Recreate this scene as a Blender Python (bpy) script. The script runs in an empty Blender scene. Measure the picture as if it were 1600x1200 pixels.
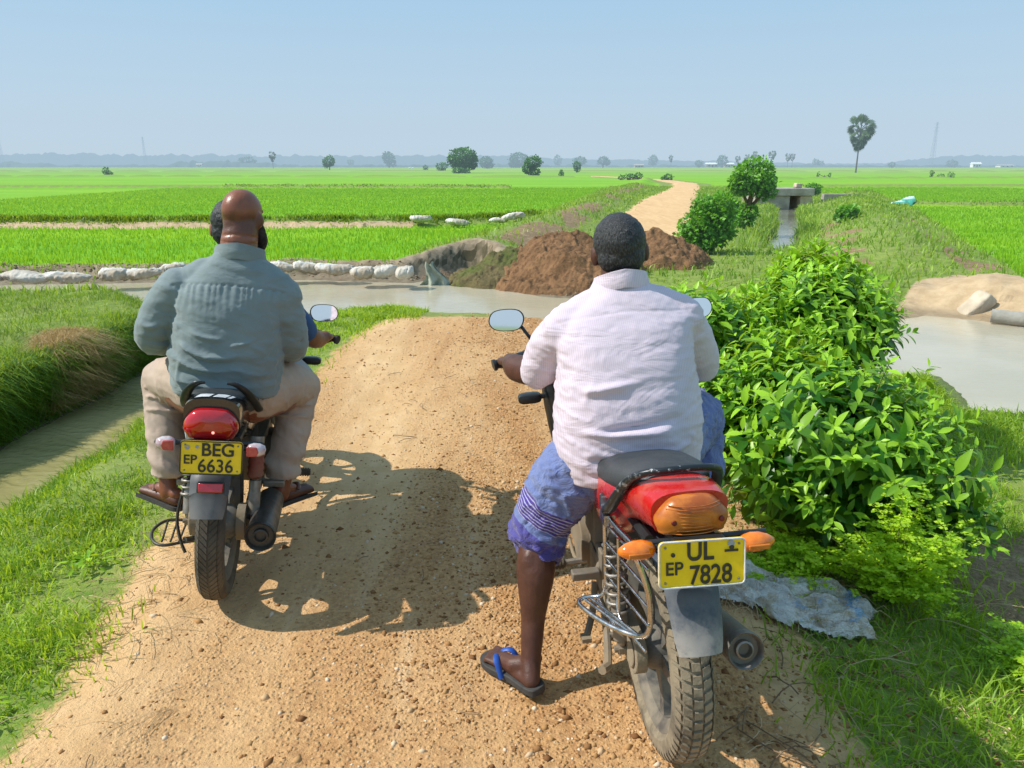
import bpy, bmesh, math, random
import numpy as np
from mathutils import Vector, Matrix, Euler
random.seed(7); RNG = np.random.default_rng(7)
SC = bpy.context.scene; COL = SC.collection
pi = math.pi
# ------------------------------------------------------------------ camera geometry
H = 1.58; FPX = 1200.0; TP = 342/FPX; PITCH = math.atan(TP); CP, SP = math.cos(PITCH), math.sin(PITCH)
def G(px, py, z=0.0):
    """photo pixel -> point of the level z (used to survey the site plan)"""
    X = (px-800)/FPX; U = -(py-600)/FPX
    r = (X, CP+U*SP, -SP+U*CP); t = (z-H)/r[2]
    return (t*r[0], t*r[1])
def GS(pts, z=0.0): return [G(a, b, z) for a, b in pts]
def zat(py, Y):
    a = PITCH+math.atan((py-600)/FPX); return H-Y*math.tan(a)
def xat(px, Y, z=0.0): return (px-800)/FPX*(Y*CP+(H-z)*SP)

# ------------------------------------------------------------------ noise
def _h(i, j, k, s):
    n = (i*374761393 + j*668265263 + k*2147483647 + s*974634777) & 0xffffffff
    n = ((n ^ (n >> 13))*1274126177) & 0xffffffff
    return ((n ^ (n >> 16)) & 0xffffff)/float(0xffffff)
def vnoise(x, y, z=0.0, s=0):
    x = np.asarray(x, dtype=float); y = np.asarray(y, dtype=float); z = np.asarray(z, dtype=float)+0*x
    xi = np.floor(x).astype(np.int64); yi = np.floor(y).astype(np.int64); zi = np.floor(z).astype(np.int64)
    fx = x-xi; fy = y-yi; fz = z-zi
    fx = fx*fx*(3-2*fx); fy = fy*fy*(3-2*fy); fz = fz*fz*(3-2*fz)
    r = 0
    for a in (0, 1):
        for b in (0, 1):
            for c in (0, 1):
                r = r+_h(xi+a, yi+b, zi+c, s)*(fx if a else 1-fx)*(fy if b else 1-fy)*(fz if c else 1-fz)
    return r*2-1
def fbm(x, y, z=0.0, s=0, o=4):
    r = 0; a = 1; t = 0
    for i in range(o):
        f = 2.03**i; r = r+a*vnoise(x*f, y*f, np.asarray(z)*f, s+i); t += a; a *= .5
    return r/t
def sst(a, b, x):
    t = np.clip((x-a)/(b-a), 0, 1); return t*t*(3-2*t)
def sdf_poly(x, y, poly):
    x = np.asarray(x, float); y = np.asarray(y, float)
    d = np.full(x.shape, 1e18); ins = np.zeros(x.shape, bool); n = len(poly)
    for i in range(n):
        ax, ay = poly[i]; bx, by = poly[(i+1) % n]; ex, ey = bx-ax, by-ay
        wx, wy = x-ax, y-ay; t = np.clip((wx*ex+wy*ey)/(ex*ex+ey*ey+1e-12), 0, 1)
        d = np.minimum(d, (wx-ex*t)**2+(wy-ey*t)**2)
        c = ((ay > y) != (by > y)) & (x < (bx-ax)*(y-ay)/((by-ay) if by != ay else 1e-12)+ax)
        ins ^= c
    d = np.sqrt(d); return np.where(ins, -d, d)
def dline(x, y, pts):
    x = np.asarray(x, float); y = np.asarray(y, float); d = np.full(x.shape, 1e18)
    for (ax, ay), (bx, by) in zip(pts[:-1], pts[1:]):
        ex, ey = bx-ax, by-ay; wx, wy = x-ax, y-ay
        t = np.clip((wx*ex+wy*ey)/(ex*ex+ey*ey+1e-12), 0, 1)
        d = np.minimum(d, (wx-ex*t)**2+(wy-ey*t)**2)
    return np.sqrt(d)

# ------------------------------------------------------------------ objects, names, labels
def link(o): COL.objects.link(o); return o
def thing(name, label, cat, loc=(0, 0, 0), rot=None, group=None, matrix=None):
    o = bpy.data.objects.new(name, None); link(o); o.empty_display_size = .1
    if matrix is not None: o.matrix_world = matrix
    else:
        o.location = loc
        if rot is not None: o.rotation_euler = rot
    o['label'] = label; o['category'] = cat
    if group: o['group'] = group
    return o
def tag(o, label, cat, group=None, kind=None):
    o['label'] = label; o['category'] = cat
    if group: o['group'] = group
    if kind: o['kind'] = kind
    return o
def structure(o): o['kind'] = 'structure'; return o

def mesh_np(name, V, F, mats, shade=None, smooth=True, midx=None):
    """V (n,3); F list of index arrays [(m,k)...] of equal k"""
    V = np.ascontiguousarray(V, dtype=np.float32)
    me = bpy.data.meshes.new(name); me.vertices.add(len(V)); me.vertices.foreach_set('co', V.ravel())
    F = [np.asarray(f, dtype=np.int32) for f in F if len(f)]
    loops = np.concatenate([f.ravel() for f in F]); tot = np.concatenate([np.full(len(f), f.shape[1], np.int32) for f in F])
    st = np.concatenate([[0], np.cumsum(tot)[:-1]]).astype(np.int32)
    me.loops.add(len(loops)); me.loops.foreach_set('vertex_index', loops)
    me.polygons.add(len(tot)); me.polygons.foreach_set('loop_start', st)
    try: me.polygons.foreach_set('loop_total', tot)
    except Exception: pass
    if smooth: me.polygons.foreach_set('use_smooth', np.ones(len(tot), bool))
    if midx is not None: me.polygons.foreach_set('material_index', midx)
    for m in mats: me.materials.append(m)
    if shade is not None:
        a = me.attributes.new('shade', 'FLOAT', 'POINT'); a.data.foreach_set('value', np.asarray(shade, np.float32))
    me.update(calc_edges=True); me.validate()
    return me

class MB:
    def __init__(s): s.v = []; s.f = []; s.m = []
    def add(s, vs, fs, mi=0):
        b = len(s.v); s.v += [tuple(map(float, v)) for v in vs]
        for f in fs: s.f.append(tuple(b+i for i in f)); s.m.append(mi)
        return s
    def box(s, c, size, rot=None, mi=0, taper=1.0):
        R = Euler(rot).to_matrix() if rot is not None else Matrix.Identity(3); c = Vector(c); vs = []
        for z in (-1, 1):
            k = taper if z > 0 else 1
            for x, y in ((-1, -1), (1, -1), (1, 1), (-1, 1)):
                vs.append(c+R @ Vector((x*size[0]/2*k, y*size[1]/2*k, z*size[2]/2)))
        return s.add(vs, [(0, 3, 2, 1), (4, 5, 6, 7), (0, 1, 5, 4), (1, 2, 6, 5), (2, 3, 7, 6), (3, 0, 4, 7)], mi)
    def loft(s, rings, caps=True, mi=0, closed=False):
        n = len(rings[0]); vs = [v for r in rings for v in r]; fs = []
        m = len(rings)
        for i in range(m if closed else m-1):
            a = i*n; b = ((i+1) % m)*n
            for j in range(n):
                k = (j+1) % n; fs.append((a+j, a+k, b+k, b+j))
        if caps and not closed: fs.append(tuple(reversed(range(n)))); fs.append(tuple((m-1)*n+j for j in range(n)))
        return s.add(vs, fs, mi)
    def tube(s, pts, r, seg=12, closed=False, caps=True, mi=0, flat=1.0, up=None):
        pts = [Vector(p) for p in pts]; n = len(pts)
        rr = r if isinstance(r, (list, tuple)) else [r]*n
        rings = []; prev = None
        for i, p in enumerate(pts):
            if closed: t = (pts[(i+1) % n]-pts[i-1])
            else: t = (pts[min(i+1, n-1)]-pts[max(i-1, 0)])
            t = t.normalized() if t.length > 1e-9 else Vector((0, 0, 1))
            if prev is None:
                u = Vector(up) if up is not None else (Vector((0, 0, 1)) if abs(t.z) < .9 else Vector((1, 0, 0)))
                u = (u-t*u.dot(t)).normalized()
            else: u = (prev-t*prev.dot(t)).normalized()
            prev = u; w = t.cross(u)
            rings.append([p+(u*math.cos(2*pi*k/seg)*flat+w*math.sin(2*pi*k/seg))*rr[i] for k in range(seg)])
        return s.loft(rings, caps, mi, closed)
    def ell(s, c, rad, rot=None, seg=16, rings=10, mi=0):
        R = Euler(rot).to_matrix() if rot is not None else Matrix.Identity(3); c = Vector(c)
        rs = []
        for i in range(1, rings):
            th = pi*i/rings
            rs.append([c+R @ Vector((rad[0]*math.sin(th)*math.cos(2*pi*k/seg), rad[1]*math.sin(th)*math.sin(2*pi*k/seg), -rad[2]*math.cos(th))) for k in range(seg)])
        b = len(s.v); s.loft(rs, False, mi)
        lo = c+R @ Vector((0, 0, -rad[2])); hi = c+R @ Vector((0, 0, rad[2]))
        e = len(s.v); n = len(rs)
        s.v += [tuple(lo), tuple(hi)]
        for k in range(seg):
            s.f.append((b+(k+1) % seg, b+k, e)); s.m.append(mi)
            s.f.append((b+(n-1)*seg+k, b+(n-1)*seg+(k+1) % seg, e+1)); s.m.append(mi)
        return s
    def limb(s, pts, rr, seg=14, mi=0):
        s.tube(pts, rr, seg, mi=mi)
        for p, r in zip(pts, rr): s.ell(p, (r, r, r), seg=seg, rings=8, mi=mi)
        return s
    def lathe(s, prof, org, axis='y', seg=40, mi=0, closed=True):
        """prof [(radius, t)] round an axis through org"""
        o = Vector(org); rings = []
        for r, t in prof:
            ring = []
            for k in range(seg):
                a = 2*pi*k/seg; c_, s_ = math.cos(a)*r, math.sin(a)*r
                ring.append(o+(Vector((t, c_, s_)) if axis == 'x' else Vector((c_, t, s_)) if axis == 'y' else Vector((c_, s_, t))))
            rings.append(ring)
        return s.loft(rings, False, mi, closed)
    def prism(s, poly, a, b, plane='xz', mi=0):
        def q(p, t): return (p[0], t, p[1]) if plane == 'xz' else ((t, p[0], p[1]) if plane == 'yz' else (p[0], p[1], t))
        return s.loft([[q(p, a) for p in poly], [q(p, b) for p in poly]], True, mi)
    def mesh(s, name, mats, smooth=30):
        me = bpy.data.meshes.new(name); me.from_pydata(s.v, [], s.f)
        for m in (mats if isinstance(mats, (list, tuple)) else [mats]): me.materials.append(m)
        if len(set(s.m)) > 1: me.polygons.foreach_set('material_index', s.m)
        bm = bmesh.new(); bm.from_mesh(me); bmesh.ops.recalc_face_normals(bm, faces=bm.faces[:]); bm.to_mesh(me); bm.free()
        if smooth:
            me.polygons.foreach_set('use_smooth', [True]*len(me.polygons))
            if smooth < 180: me.set_sharp_from_angle(angle=math.radians(smooth))
        me.update(); return me
    def build(s, name, mats, parent=None, smooth=35, bevel=0, off=None, sub=0):
        if off is not None: s.v = [(x-off[0], y-off[1], z-off[2]) for x, y, z in s.v]
        o = link(bpy.data.objects.new(name, s.mesh(name, mats, smooth)))
        if parent: o.parent = parent
        if sub:
            md = o.modifiers.new('sub', 'SUBSURF'); md.levels = sub; md.render_levels = sub
        if bevel:
            md = o.modifiers.new('bev', 'BEVEL'); md.width = bevel; md.segments = 2; md.limit_method = 'ANGLE'; md.angle_limit = math.radians(40)
        return o

def spline(pts, n=8, closed=False):
    P_ = [Vector(p) for p in pts]; out = []; m = len(P_)
    rng = range(m if closed else m-1)
    for i in rng:
        if closed: p0, p1, p2, p3 = P_[i-1], P_[i], P_[(i+1) % m], P_[(i+2) % m]
        else: p0, p1, p2, p3 = P_[max(i-1, 0)], P_[i], P_[i+1], P_[min(i+2, m-1)]
        for k in range(n):
            t = k/n; t2 = t*t; t3 = t2*t
            out.append(.5*((2*p1)+(-p0+p2)*t+(2*p0-5*p1+4*p2-p3)*t2+(-p0+3*p1-3*p2+p3)*t3))
    if not closed: out.append(P_[-1])
    return out
def interp(vals, n):
    """resample list of scalars/tuples to n values"""
    a = np.array(vals, float); t = np.linspace(0, len(vals)-1, n); i = np.minimum(t.astype(int), len(vals)-2); f = t-i
    f = f*f*(3-2*f)*.5+f*.5
    if a.ndim > 1: f = f[:, None]
    return (a[i]*(1-f)+a[i+1]*f).tolist()
def sup(cx, cy, z, a, b, n=2.3, seg=28, rot=0.0):
    out = []
    for k in range(seg):
        t = 2*pi*k/seg; c_, s_ = math.cos(t), math.sin(t)
        x = a*abs(c_)**(2/n)*(1 if c_ >= 0 else -1); y = b*abs(s_)**(2/n)*(1 if s_ >= 0 else -1)
        out.append((cx+x*math.cos(rot)-y*math.sin(rot), cy+x*math.sin(rot)+y*math.cos(rot), z))
    return out

def blob(mb, voxel, smooth=4, disp=None, name='body', mats=None, parent=None, off=None, cut=None, fac=.5):
    """fuse closed shapes into one continuous skin, smooth it, then shape folds with disp(V, N)"""
    if off is not None: mb.v = [(x-off[0], y-off[1], z-off[2]) for x, y, z in mb.v]
    o = bpy.data.objects.new('tmp', mb.mesh('tmp', mats[:1] if mats else [], 0)); link(o)
    md = o.modifiers.new('r', 'REMESH'); md.mode = 'VOXEL'; md.voxel_size = voxel; md.adaptivity = 0; md.use_smooth_shade = True
    if smooth:
        m2 = o.modifiers.new('s', 'SMOOTH'); m2.factor = fac; m2.iterations = smooth
    dg = bpy.context.evaluated_depsgraph_get(); dg.update()
    me = bpy.data.meshes.new_from_object(o.evaluated_get(dg)); me.name = name
    bpy.data.objects.remove(o)
    if disp is not None:
        n = len(me.vertices); V = np.empty(n*3, np.float32); me.vertices.foreach_get('co', V); V = V.reshape(-1, 3).astype(float)
        N = np.array([v.vector for v in me.vertex_normals], float)
        W = V+np.array(off if off is not None else (0, 0, 0)) if True else V
        d = disp(W, N)
        if d.ndim == 1: V = V+N*d[:, None]
        else: V = V+d
        me.vertices.foreach_set('co', V.astype(np.float32).ravel())
    if cut is not None:
        bm = bmesh.new(); bm.from_mesh(me)
        of = Vector(off) if off is not None else Vector((0, 0, 0))
        dele = [f for f in bm.faces if cut(f.calc_center_median()+of)]
        bmesh.ops.delete(bm, geom=dele, context='FACES'); bm.to_mesh(me); bm.free()
    me.materials.clear()
    for m in (mats or []): me.materials.append(m)
    me.polygons.foreach_set('use_smooth', [True]*len(me.polygons)); me.update()
    ob = link(bpy.data.objects.new(name, me))
    if parent: ob.parent = parent
    return ob
def fold(W, pts, w, amp):
    """bump along a polyline in space: gaussian ridge (amp>0) or crease (amp<0)"""
    pts = [np.array(p, float) for p in spline(pts, 6)]; d = np.full(len(W), 1e9)
    tt = np.zeros(len(W)); L = len(pts)-1
    for i in range(L):
        a, b = pts[i], pts[i+1]; e = b-a; t = np.clip(((W-a) @ e)/(e @ e+1e-12), 0, 1)
        dd = np.linalg.norm(W-(a+t[:, None]*e), axis=1); m = dd < d; d = np.where(m, dd, d); tt = np.where(m, (i+t)/L, tt)
    return 2.3*amp*np.exp(-(d/(w*.72))**2)*np.sin(np.clip(tt, 0.04, .96)*pi)**.5
# ------------------------------------------------------------------ materials
def nt(name):
    m = bpy.data.materials.new(name); m.use_nodes = True; t = m.node_tree; t.nodes.clear(); return m, t
class T:
    def __init__(s, t): s.t = t
    def n(s, ty, **k):
        x = s.t.nodes.new(ty)
        for a, b in k.items(): setattr(x, a, b)
        return x
    def set(s, sock, v):
        if isinstance(v, bpy.types.NodeSocket): s.t.links.new(v, sock)
        else:
            if isinstance(v, (tuple, list)) and len(v) == 3 and sock.type == 'RGBA': v = (*v, 1)
            sock.default_value = v
    def noise(s, vec, scale, detail=4, rough=.55, dist=0, dim='3D'):
        x = s.n('ShaderNodeTexNoise'); x.noise_dimensions = dim; s.set(x.inputs['Scale'], scale); s.set(x.inputs['Detail'], detail); s.set(x.inputs['Roughness'], rough); s.set(x.inputs['Distortion'], dist)
        if vec is not None: s.set(x.inputs['Vector'], vec)
        return x.outputs['Fac']
    def voro(s, vec, scale, feat='F1', out='Distance'):
        x = s.n('ShaderNodeTexVoronoi'); x.feature = feat; s.set(x.inputs['Scale'], scale)
        if vec is not None: s.set(x.inputs['Vector'], vec)
        return x.outputs[out]
    def math(s, op, a, b=0.0, c=None, clamp=False):
        x = s.n('ShaderNodeMath', operation=op, use_clamp=clamp); s.set(x.inputs[0], a); s.set(x.inputs[1], b)
        if c is not None: s.set(x.inputs[2], c)
        return x.outputs[0]
    def ss(s, v, a, b, lo=0.0, hi=1.0):
        x = s.n('ShaderNodeMapRange', interpolation_type='SMOOTHSTEP'); s.set(x.inputs['Value'], v)
        s.set(x.inputs['From Min'], a); s.set(x.inputs['From Max'], b); s.set(x.inputs['To Min'], lo); s.set(x.inputs['To Max'], hi); return x.outputs['Result']
    def mix(s, f, a, b, blend='MIX'):
        x = s.n('ShaderNodeMix', data_type='RGBA', blend_type=blend); s.set(x.inputs['Factor'], f); s.set(x.inputs['A'], a) if False else None
        s.set(x.inputs[6], a); s.set(x.inputs[7], b); return x.outputs[2]
    def pos(s): return s.n('ShaderNodeNewGeometry').outputs['Position']
    def obj(s): return s.n('ShaderNodeTexCoord').outputs['Object']
    def xyz(s, v):
        x = s.n('ShaderNodeSeparateXYZ'); s.set(x.inputs[0], v); return x.outputs
    def scale(s, v, k):
        x = s.n('ShaderNodeVectorMath', operation='MULTIPLY'); s.set(x.inputs[0], v); x.inputs[1].default_value = k; return x.outputs[0]
    def attr(s, name, out='Fac'):
        x = s.n('ShaderNodeAttribute', attribute_name=name); return x.outputs[out]
    def bump(s, h, dist=.01, strength=1.0, normal=None):
        x = s.n('ShaderNodeBump'); s.set(x.inputs['Height'], h); x.inputs['Distance'].default_value = dist; x.inputs['Strength'].default_value = strength
        if normal is not None: s.set(x.inputs['Normal'], normal)
        return x.outputs['Normal']
    def bsdf(s, col, rough=.6, metal=0, spec=.5, normal=None, **k):
        x = s.n('ShaderNodeBsdfPrincipled'); s.set(x.inputs['Base Color'], col); s.set(x.inputs['Roughness'], rough); s.set(x.inputs['Metallic'], metal); s.set(x.inputs['Specular IOR Level'], spec)
        if normal is not None: s.set(x.inputs['Normal'], normal)
        for a, b in k.items(): s.set(x.inputs[a.replace('_', ' ')], b)
        return x.outputs[0]
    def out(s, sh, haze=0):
        if haze:  # aerial haze painted in: surface fades to a glowing haze colour with distance
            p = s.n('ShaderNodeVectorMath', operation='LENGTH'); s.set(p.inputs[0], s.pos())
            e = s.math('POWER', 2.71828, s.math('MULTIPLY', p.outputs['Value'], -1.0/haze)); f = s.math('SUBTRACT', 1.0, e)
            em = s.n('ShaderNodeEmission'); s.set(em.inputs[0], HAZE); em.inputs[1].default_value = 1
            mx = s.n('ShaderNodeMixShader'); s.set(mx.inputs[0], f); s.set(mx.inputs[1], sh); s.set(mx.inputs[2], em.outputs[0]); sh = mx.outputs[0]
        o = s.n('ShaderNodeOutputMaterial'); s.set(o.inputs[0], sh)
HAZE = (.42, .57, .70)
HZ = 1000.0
def mat(name, c1, c2=None, rough=.55, metal=0, spec=.5, ns=12, bump=0, bs=60, dust=0, dz=(.25, .8), dcol=(.42, .32, .20), coat=0, haze=0, sss=0, rough2=None):
    m, t = nt(name); s = T(t); v = s.obj(); col = c1
    if c2 is not None: col = s.mix(s.ss(s.noise(v, ns, 5, .6), .32, .68), c1, c2)
    r = rough
    if rough2 is not None: r = s.ss(s.noise(v, ns*1.7, 5, .6), .3, .7, rough, rough2)
    nrm = None
    if bump: nrm = s.bump(s.noise(v, bs, 4, .6), bump, 1.0)
    if dust:
        z = s.xyz(s.pos())[2]; f = s.math('MULTIPLY', s.ss(z, dz[1], dz[0]), dust)
        f = s.math('MULTIPLY', f, s.ss(s.noise(v, 9, 6, .7), .25, .6)); col = s.mix(f, col, dcol); r = s.math('ADD', r, s.math('MULTIPLY', f, .5), clamp=True)
    k = {}
    if coat: k['Coat_Weight'] = coat; k['Coat_Roughness'] = .08
    if sss: k['Subsurface_Weight'] = sss; k['Subsurface_Radius'] = (.9, .35, .2); k['Subsurface_Scale'] = .01
    s.out(s.bsdf(col, r, metal, spec, nrm, **k), haze); return m
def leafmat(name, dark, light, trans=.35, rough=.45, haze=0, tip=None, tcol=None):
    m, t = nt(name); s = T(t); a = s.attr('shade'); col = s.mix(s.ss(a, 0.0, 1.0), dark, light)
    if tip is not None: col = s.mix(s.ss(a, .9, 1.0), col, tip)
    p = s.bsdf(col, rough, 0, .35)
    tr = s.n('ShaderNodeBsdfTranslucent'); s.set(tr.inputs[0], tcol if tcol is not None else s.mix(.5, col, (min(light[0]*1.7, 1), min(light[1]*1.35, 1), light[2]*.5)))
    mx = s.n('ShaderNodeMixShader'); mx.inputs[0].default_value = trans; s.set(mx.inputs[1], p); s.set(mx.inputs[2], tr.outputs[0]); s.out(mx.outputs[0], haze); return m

M = {}
M['tyre'] = mat('tyre_rubber', (.028, .027, .025), (.05, .046, .04), .85, ns=20, bump=.002, bs=120, dust=.6, dz=(.0, .65), dcol=(.24, .19, .12))
M['tyre_dusty'] = mat('dusty_tyre_rubber', (.05, .045, .035), (.13, .11, .08), .9, ns=14, bump=.002, bs=120, dust=.9, dz=(.1, 1.2), dcol=(.33, .27, .18))
M['rim'] = mat('dark_wheel_paint', (.03, .04, .055), (.05, .06, .07), .4, ns=10, dust=.7, dz=(.1, .75), dcol=(.33, .28, .2))
M['metal'] = mat('worn_metal', (.35, .35, .35), (.22, .21, .19), .35, .85, ns=25, rough2=.6, dust=.45, dz=(.1, .9))
M['chrome'] = mat('chrome', (.62, .62, .64), (.48, .47, .45), .16, 1.0, ns=25, rough2=.35)
M['dirty_metal'] = mat('dirty_engine_metal', (.20, .19, .17), (.10, .095, .085), .6, .45, ns=18, dust=.8, dz=(.1, .9), bump=.002)
M['black'] = mat('black_plastic', (.012, .014, .016), (.022, .025, .028), .32, ns=10, rough2=.5, dust=.12, dz=(.2, .6))
M['black_gloss'] = mat('black_paint', (.008, .009, .011), (.012, .013, .016), .16, coat=.6, ns=6, dust=.2, dz=(.2, .8))
M['flap'] = mat('dusty_mudguard_plastic', (.025, .045, .075), (.05, .065, .085), .38, ns=7, rough2=.6, dust=.9, dz=(.45, .66), dcol=(.40, .37, .33))
M['flap_grey'] = mat('grey_mudguard_plastic', (.05, .055, .065), (.09, .095, .10), .4, ns=7, rough2=.6, dust=.6, dz=(.36, .60), dcol=(.28, .26, .23))
def redmat():
    m, t = nt('red_paint'); s = T(t); v = s.obj(); col = s.mix(s.ss(s.noise(v, 5, 4, .6), .3, .7), (.58, .012, .010), (.46, .010, .010))
    chip = s.ss(s.noise(v, 60, 6, .75), .68, .71); col = s.mix(s.math('MULTIPLY', chip, .8), col, (.62, .5, .42))
    du = s.math('MULTIPLY', s.ss(s.noise(v, 11, 6, .7), .42, .75), .28); col = s.mix(du, col, (.50, .30, .20))
    s.out(s.bsdf(col, s.math('ADD', .24, s.math('MULTIPLY', du, 1.2)), 0, .5, s.bump(s.noise(v, 40, 3, .5), .0006, 1), Coat_Weight=.5, Coat_Roughness=.12)); return m
M['red'] = redmat()
M['decal'] = mat('black_decal', (.015, .008, .01), rough=.3)
M['seat'] = mat('seat_vinyl', (.032, .037, .040), (.052, .057, .060), .38, ns=9, bump=.0012, bs=350, rough2=.55)
M['amber'] = mat('amber_lens', (.85, .22, .008), (.72, .16, .006), .14, spec=.6, ns=60, coat=.6)
M['amber_dark'] = mat('faded_brown_lens', (.68, .22, .03), (.34, .08, .012), .3, spec=.5, ns=14, coat=.15)
M['redlens'] = mat('red_lens', (.55, .006, .008), (.33, .003, .005), .1, spec=.7, ns=9, coat=.8)
M['clear'] = mat('clear_lens', (.62, .60, .62), (.5, .3, .3), .1, spec=.8, ns=30, coat=.6)
M['pinkbulb'] = mat('bulb_pink', (.55, .10, .08), (.4, .05, .05), .25, ns=50)
M['gaiter'] = mat('red_rubber_gaiter', (.22, .02, .015), (.12, .015, .012), .6, ns=20, dust=.4)
M['mirror'] = mat('mirror_glass', (.86, .88, .9), rough=.03, metal=1.0)
M['white_paint'] = mat('white_sticker', (.7, .72, .74), (.5, .52, .55), .4, ns=40)
M['shoe'] = mat('brown_leather', (.085, .028, .014), (.12, .042, .022), .38, ns=14, bump=.001, bs=90, rough2=.5)
M['trouser'] = mat('beige_cotton', (.50, .385, .30), (.44, .33, .26), .85, ns=6, bump=.0012, bs=500)
M['trouser_blue'] = mat('light_blue_trousers', (.35, .42, .47), (.3, .36, .42), .85, ns=6)
M['blue_shirt'] = mat('blue_driver_shirt', (.04, .11, .26), (.03, .08, .2), .8, ns=6)
M['beard'] = mat('black_beard', (.01, .009, .009), (.03, .028, .028), .8, ns=60, bump=.004, bs=180)
M['sole'] = mat('sandal_sole', (.035, .035, .035), (.06, .055, .05), .8, ns=30)
M['strap'] = mat('blue_sandal_strap', (.02, .09, .42), (.015, .07, .33), .5, ns=30)
M['eye'] = mat('eye_white', (.7, .68, .65), rough=.2)
M['iris'] = mat('eye_iris', (.03, .015, .01), rough=.15)
M['concrete'] = mat('concrete', (.42, .40, .35), (.28, .26, .22), .9, ns=2.5, bump=.02, bs=8)
M['stone'] = mat('stone', (.62, .53, .40), (.45, .37, .27), .9, ns=5, bump=.03, bs=9)
M['sack'] = mat('white_sack_weave', (.74, .72, .67), (.42, .35, .26), .75, ns=3.2, bump=.02, bs=16, dust=.8, dz=(-.16, .06), dcol=(.33, .25, .16))
M['sack_old'] = mat('muddy_sack', (.48, .42, .34), (.60, .56, .48), .8, ns=3, bump=.01, bs=14)
M['bark'] = mat('bark', (.10, .075, .05), (.16, .12, .08), .9, ns=20, bump=.01, bs=30)
M['stem'] = mat('green_stem', (.10, .16, .03), (.16, .18, .05), .7, ns=20)
M['farbark'] = mat('palm_bark', (.07, .065, .055), (.12, .11, .09), .9, ns=2, haze=HZ*.8)

def skin(name, c1, c2, hairy=None):
    return mat(name, c1, c2, .42, spec=.45, ns=16, bump=.0012, bs=160, sss=.06, rough2=.55)
M['skin_r'] = skin('dark_brown_skin', (.075, .028, .017), (.105, .042, .026))
M['skin_l'] = skin('brown_skin', (.24, .085, .042), (.19, .065, .034))
M['skin_d'] = skin('tan_skin', (.26, .11, .055), (.20, .08, .04))
def hairmat(name, c1, c2, ns=220):
    m, t = nt(name); s = T(t); v = s.scale(s.obj(), (1, 1, .35)); n_ = s.noise(v, ns, 3, .7)
    s.out(s.bsdf(s.mix(s.ss(n_, .46, .66), c1, c2), .5, 0, .5, s.bump(s.noise(v, ns*1.2, 3, .6), .004, 1))); return m
M['hair_r'] = hairmat('greying_hair', (.010, .010, .011), (.075, .075, .08), 300)
M['hair_d'] = hairmat('black_hair', (.006, .006, .007), (.025, .025, .028))
# stubble of the shaved head: darker cap of short hair painted by noise between two heights
def headmat():
    m, t = nt('shaved_head_skin'); s = T(t); v = s.obj(); p = s.xyz(v)
    n_ = s.noise(v, 30, 4, .6); zz = s.math('ADD', p[2], s.math('MULTIPLY', n_, .015))
    band = s.math('MULTIPLY', s.ss(zz, 1.345, 1.375), s.ss(zz, 1.445, 1.415))
    fine = s.ss(s.noise(v, 700, 2, .6), .3, .65)
    base = s.mix(s.ss(s.noise(v, 14, 4, .6), .3, .7), (.27, .095, .047), (.21, .07, .036))
    col = s.mix(s.math('MULTIPLY', band, s.math('ADD', .45, s.math('MULTIPLY', fine, .35))), base, (.045, .022, .016))
    s.out(s.bsdf(col, .36, 0, .5, s.bump(s.noise(v, 160, 4, .6), .001, 1), Subsurface_Weight=.06, Subsurface_Radius=(.9, .35, .2), Subsurface_Scale=.01)); return m
M['head_l'] = headmat()
def clothmat(name, c1, c2, stripe=None, sscale=900, samp=.0, ns=5, weave=700, rough=.85):
    m, t = nt(name); s = T(t); v = s.obj(); col = s.mix(s.ss(s.noise(v, ns, 5, .6), .3, .7), c1, c2)
    if stripe is not None:
        x = s.xyz(v)[0]; w = s.math('SINE', s.math('MULTIPLY', x, sscale)); col = s.mix(s.ss(w, .1, .9, 0, samp), col, stripe)
    wr = s.noise(s.scale(v, (.7, .7, 1.7)), 7, 5, .5, 1.1)
    nrm = s.bump(wr, .018, .6); nrm = s.bump(s.noise(v, weave, 2, .5), .0008, .6, nrm)
    s.out(s.bsdf(col, rough, 0, .25, nrm, Sheen_Weight=.25)); return m
M['shirt_l'] = clothmat('grey_teal_cotton', (.175, .22, .225), (.21, .26, .265))
M['shirt_r'] = clothmat('pale_pinkish_striped_cotton', (.70, .60, .68), (.65, .56, .64), stripe=(.52, .42, .52), sscale=1100, samp=.55)
def sarongmat():
    m, t = nt('blue_violet_sarong'); s = T(t); v = s.obj(); p = s.xyz(v)
    d = s.math('ADD', s.math('MULTIPLY', p[0], -.62), s.math('ADD', s.math('MULTIPLY', p[2], -.75), s.math('MULTIPLY', s.noise(v, 7, 3, .5), .05)))
    col = s.mix(s.ss(s.noise(v, 5, 4, .6), .35, .65), (.13, .17, .40), (.17, .22, .45))
    band = s.math('MULTIPLY', s.ss(d, -.262, -.255), s.ss(d, -.185, -.192))
    st = s.math('SINE', s.math('MULTIPLY', d, 620.0)); stc = s.mix(s.ss(st, .2, .8), (.06, .03, .26), (.40, .40, .60))
    col = s.mix(band, col, stc)
    edge = s.ss(d, -.168, -.165); col = s.mix(edge, col, (.08, .07, .30))
    wr = s.noise(s.scale(v, (1, 1, 1.5)), 12, 7, .6, 1.2)
    s.out(s.bsdf(col, .8, 0, .3, s.bump(wr, .035, .8), Sheen_Weight=.3)); return m
M['sarong'] = sarongmat()
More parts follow.
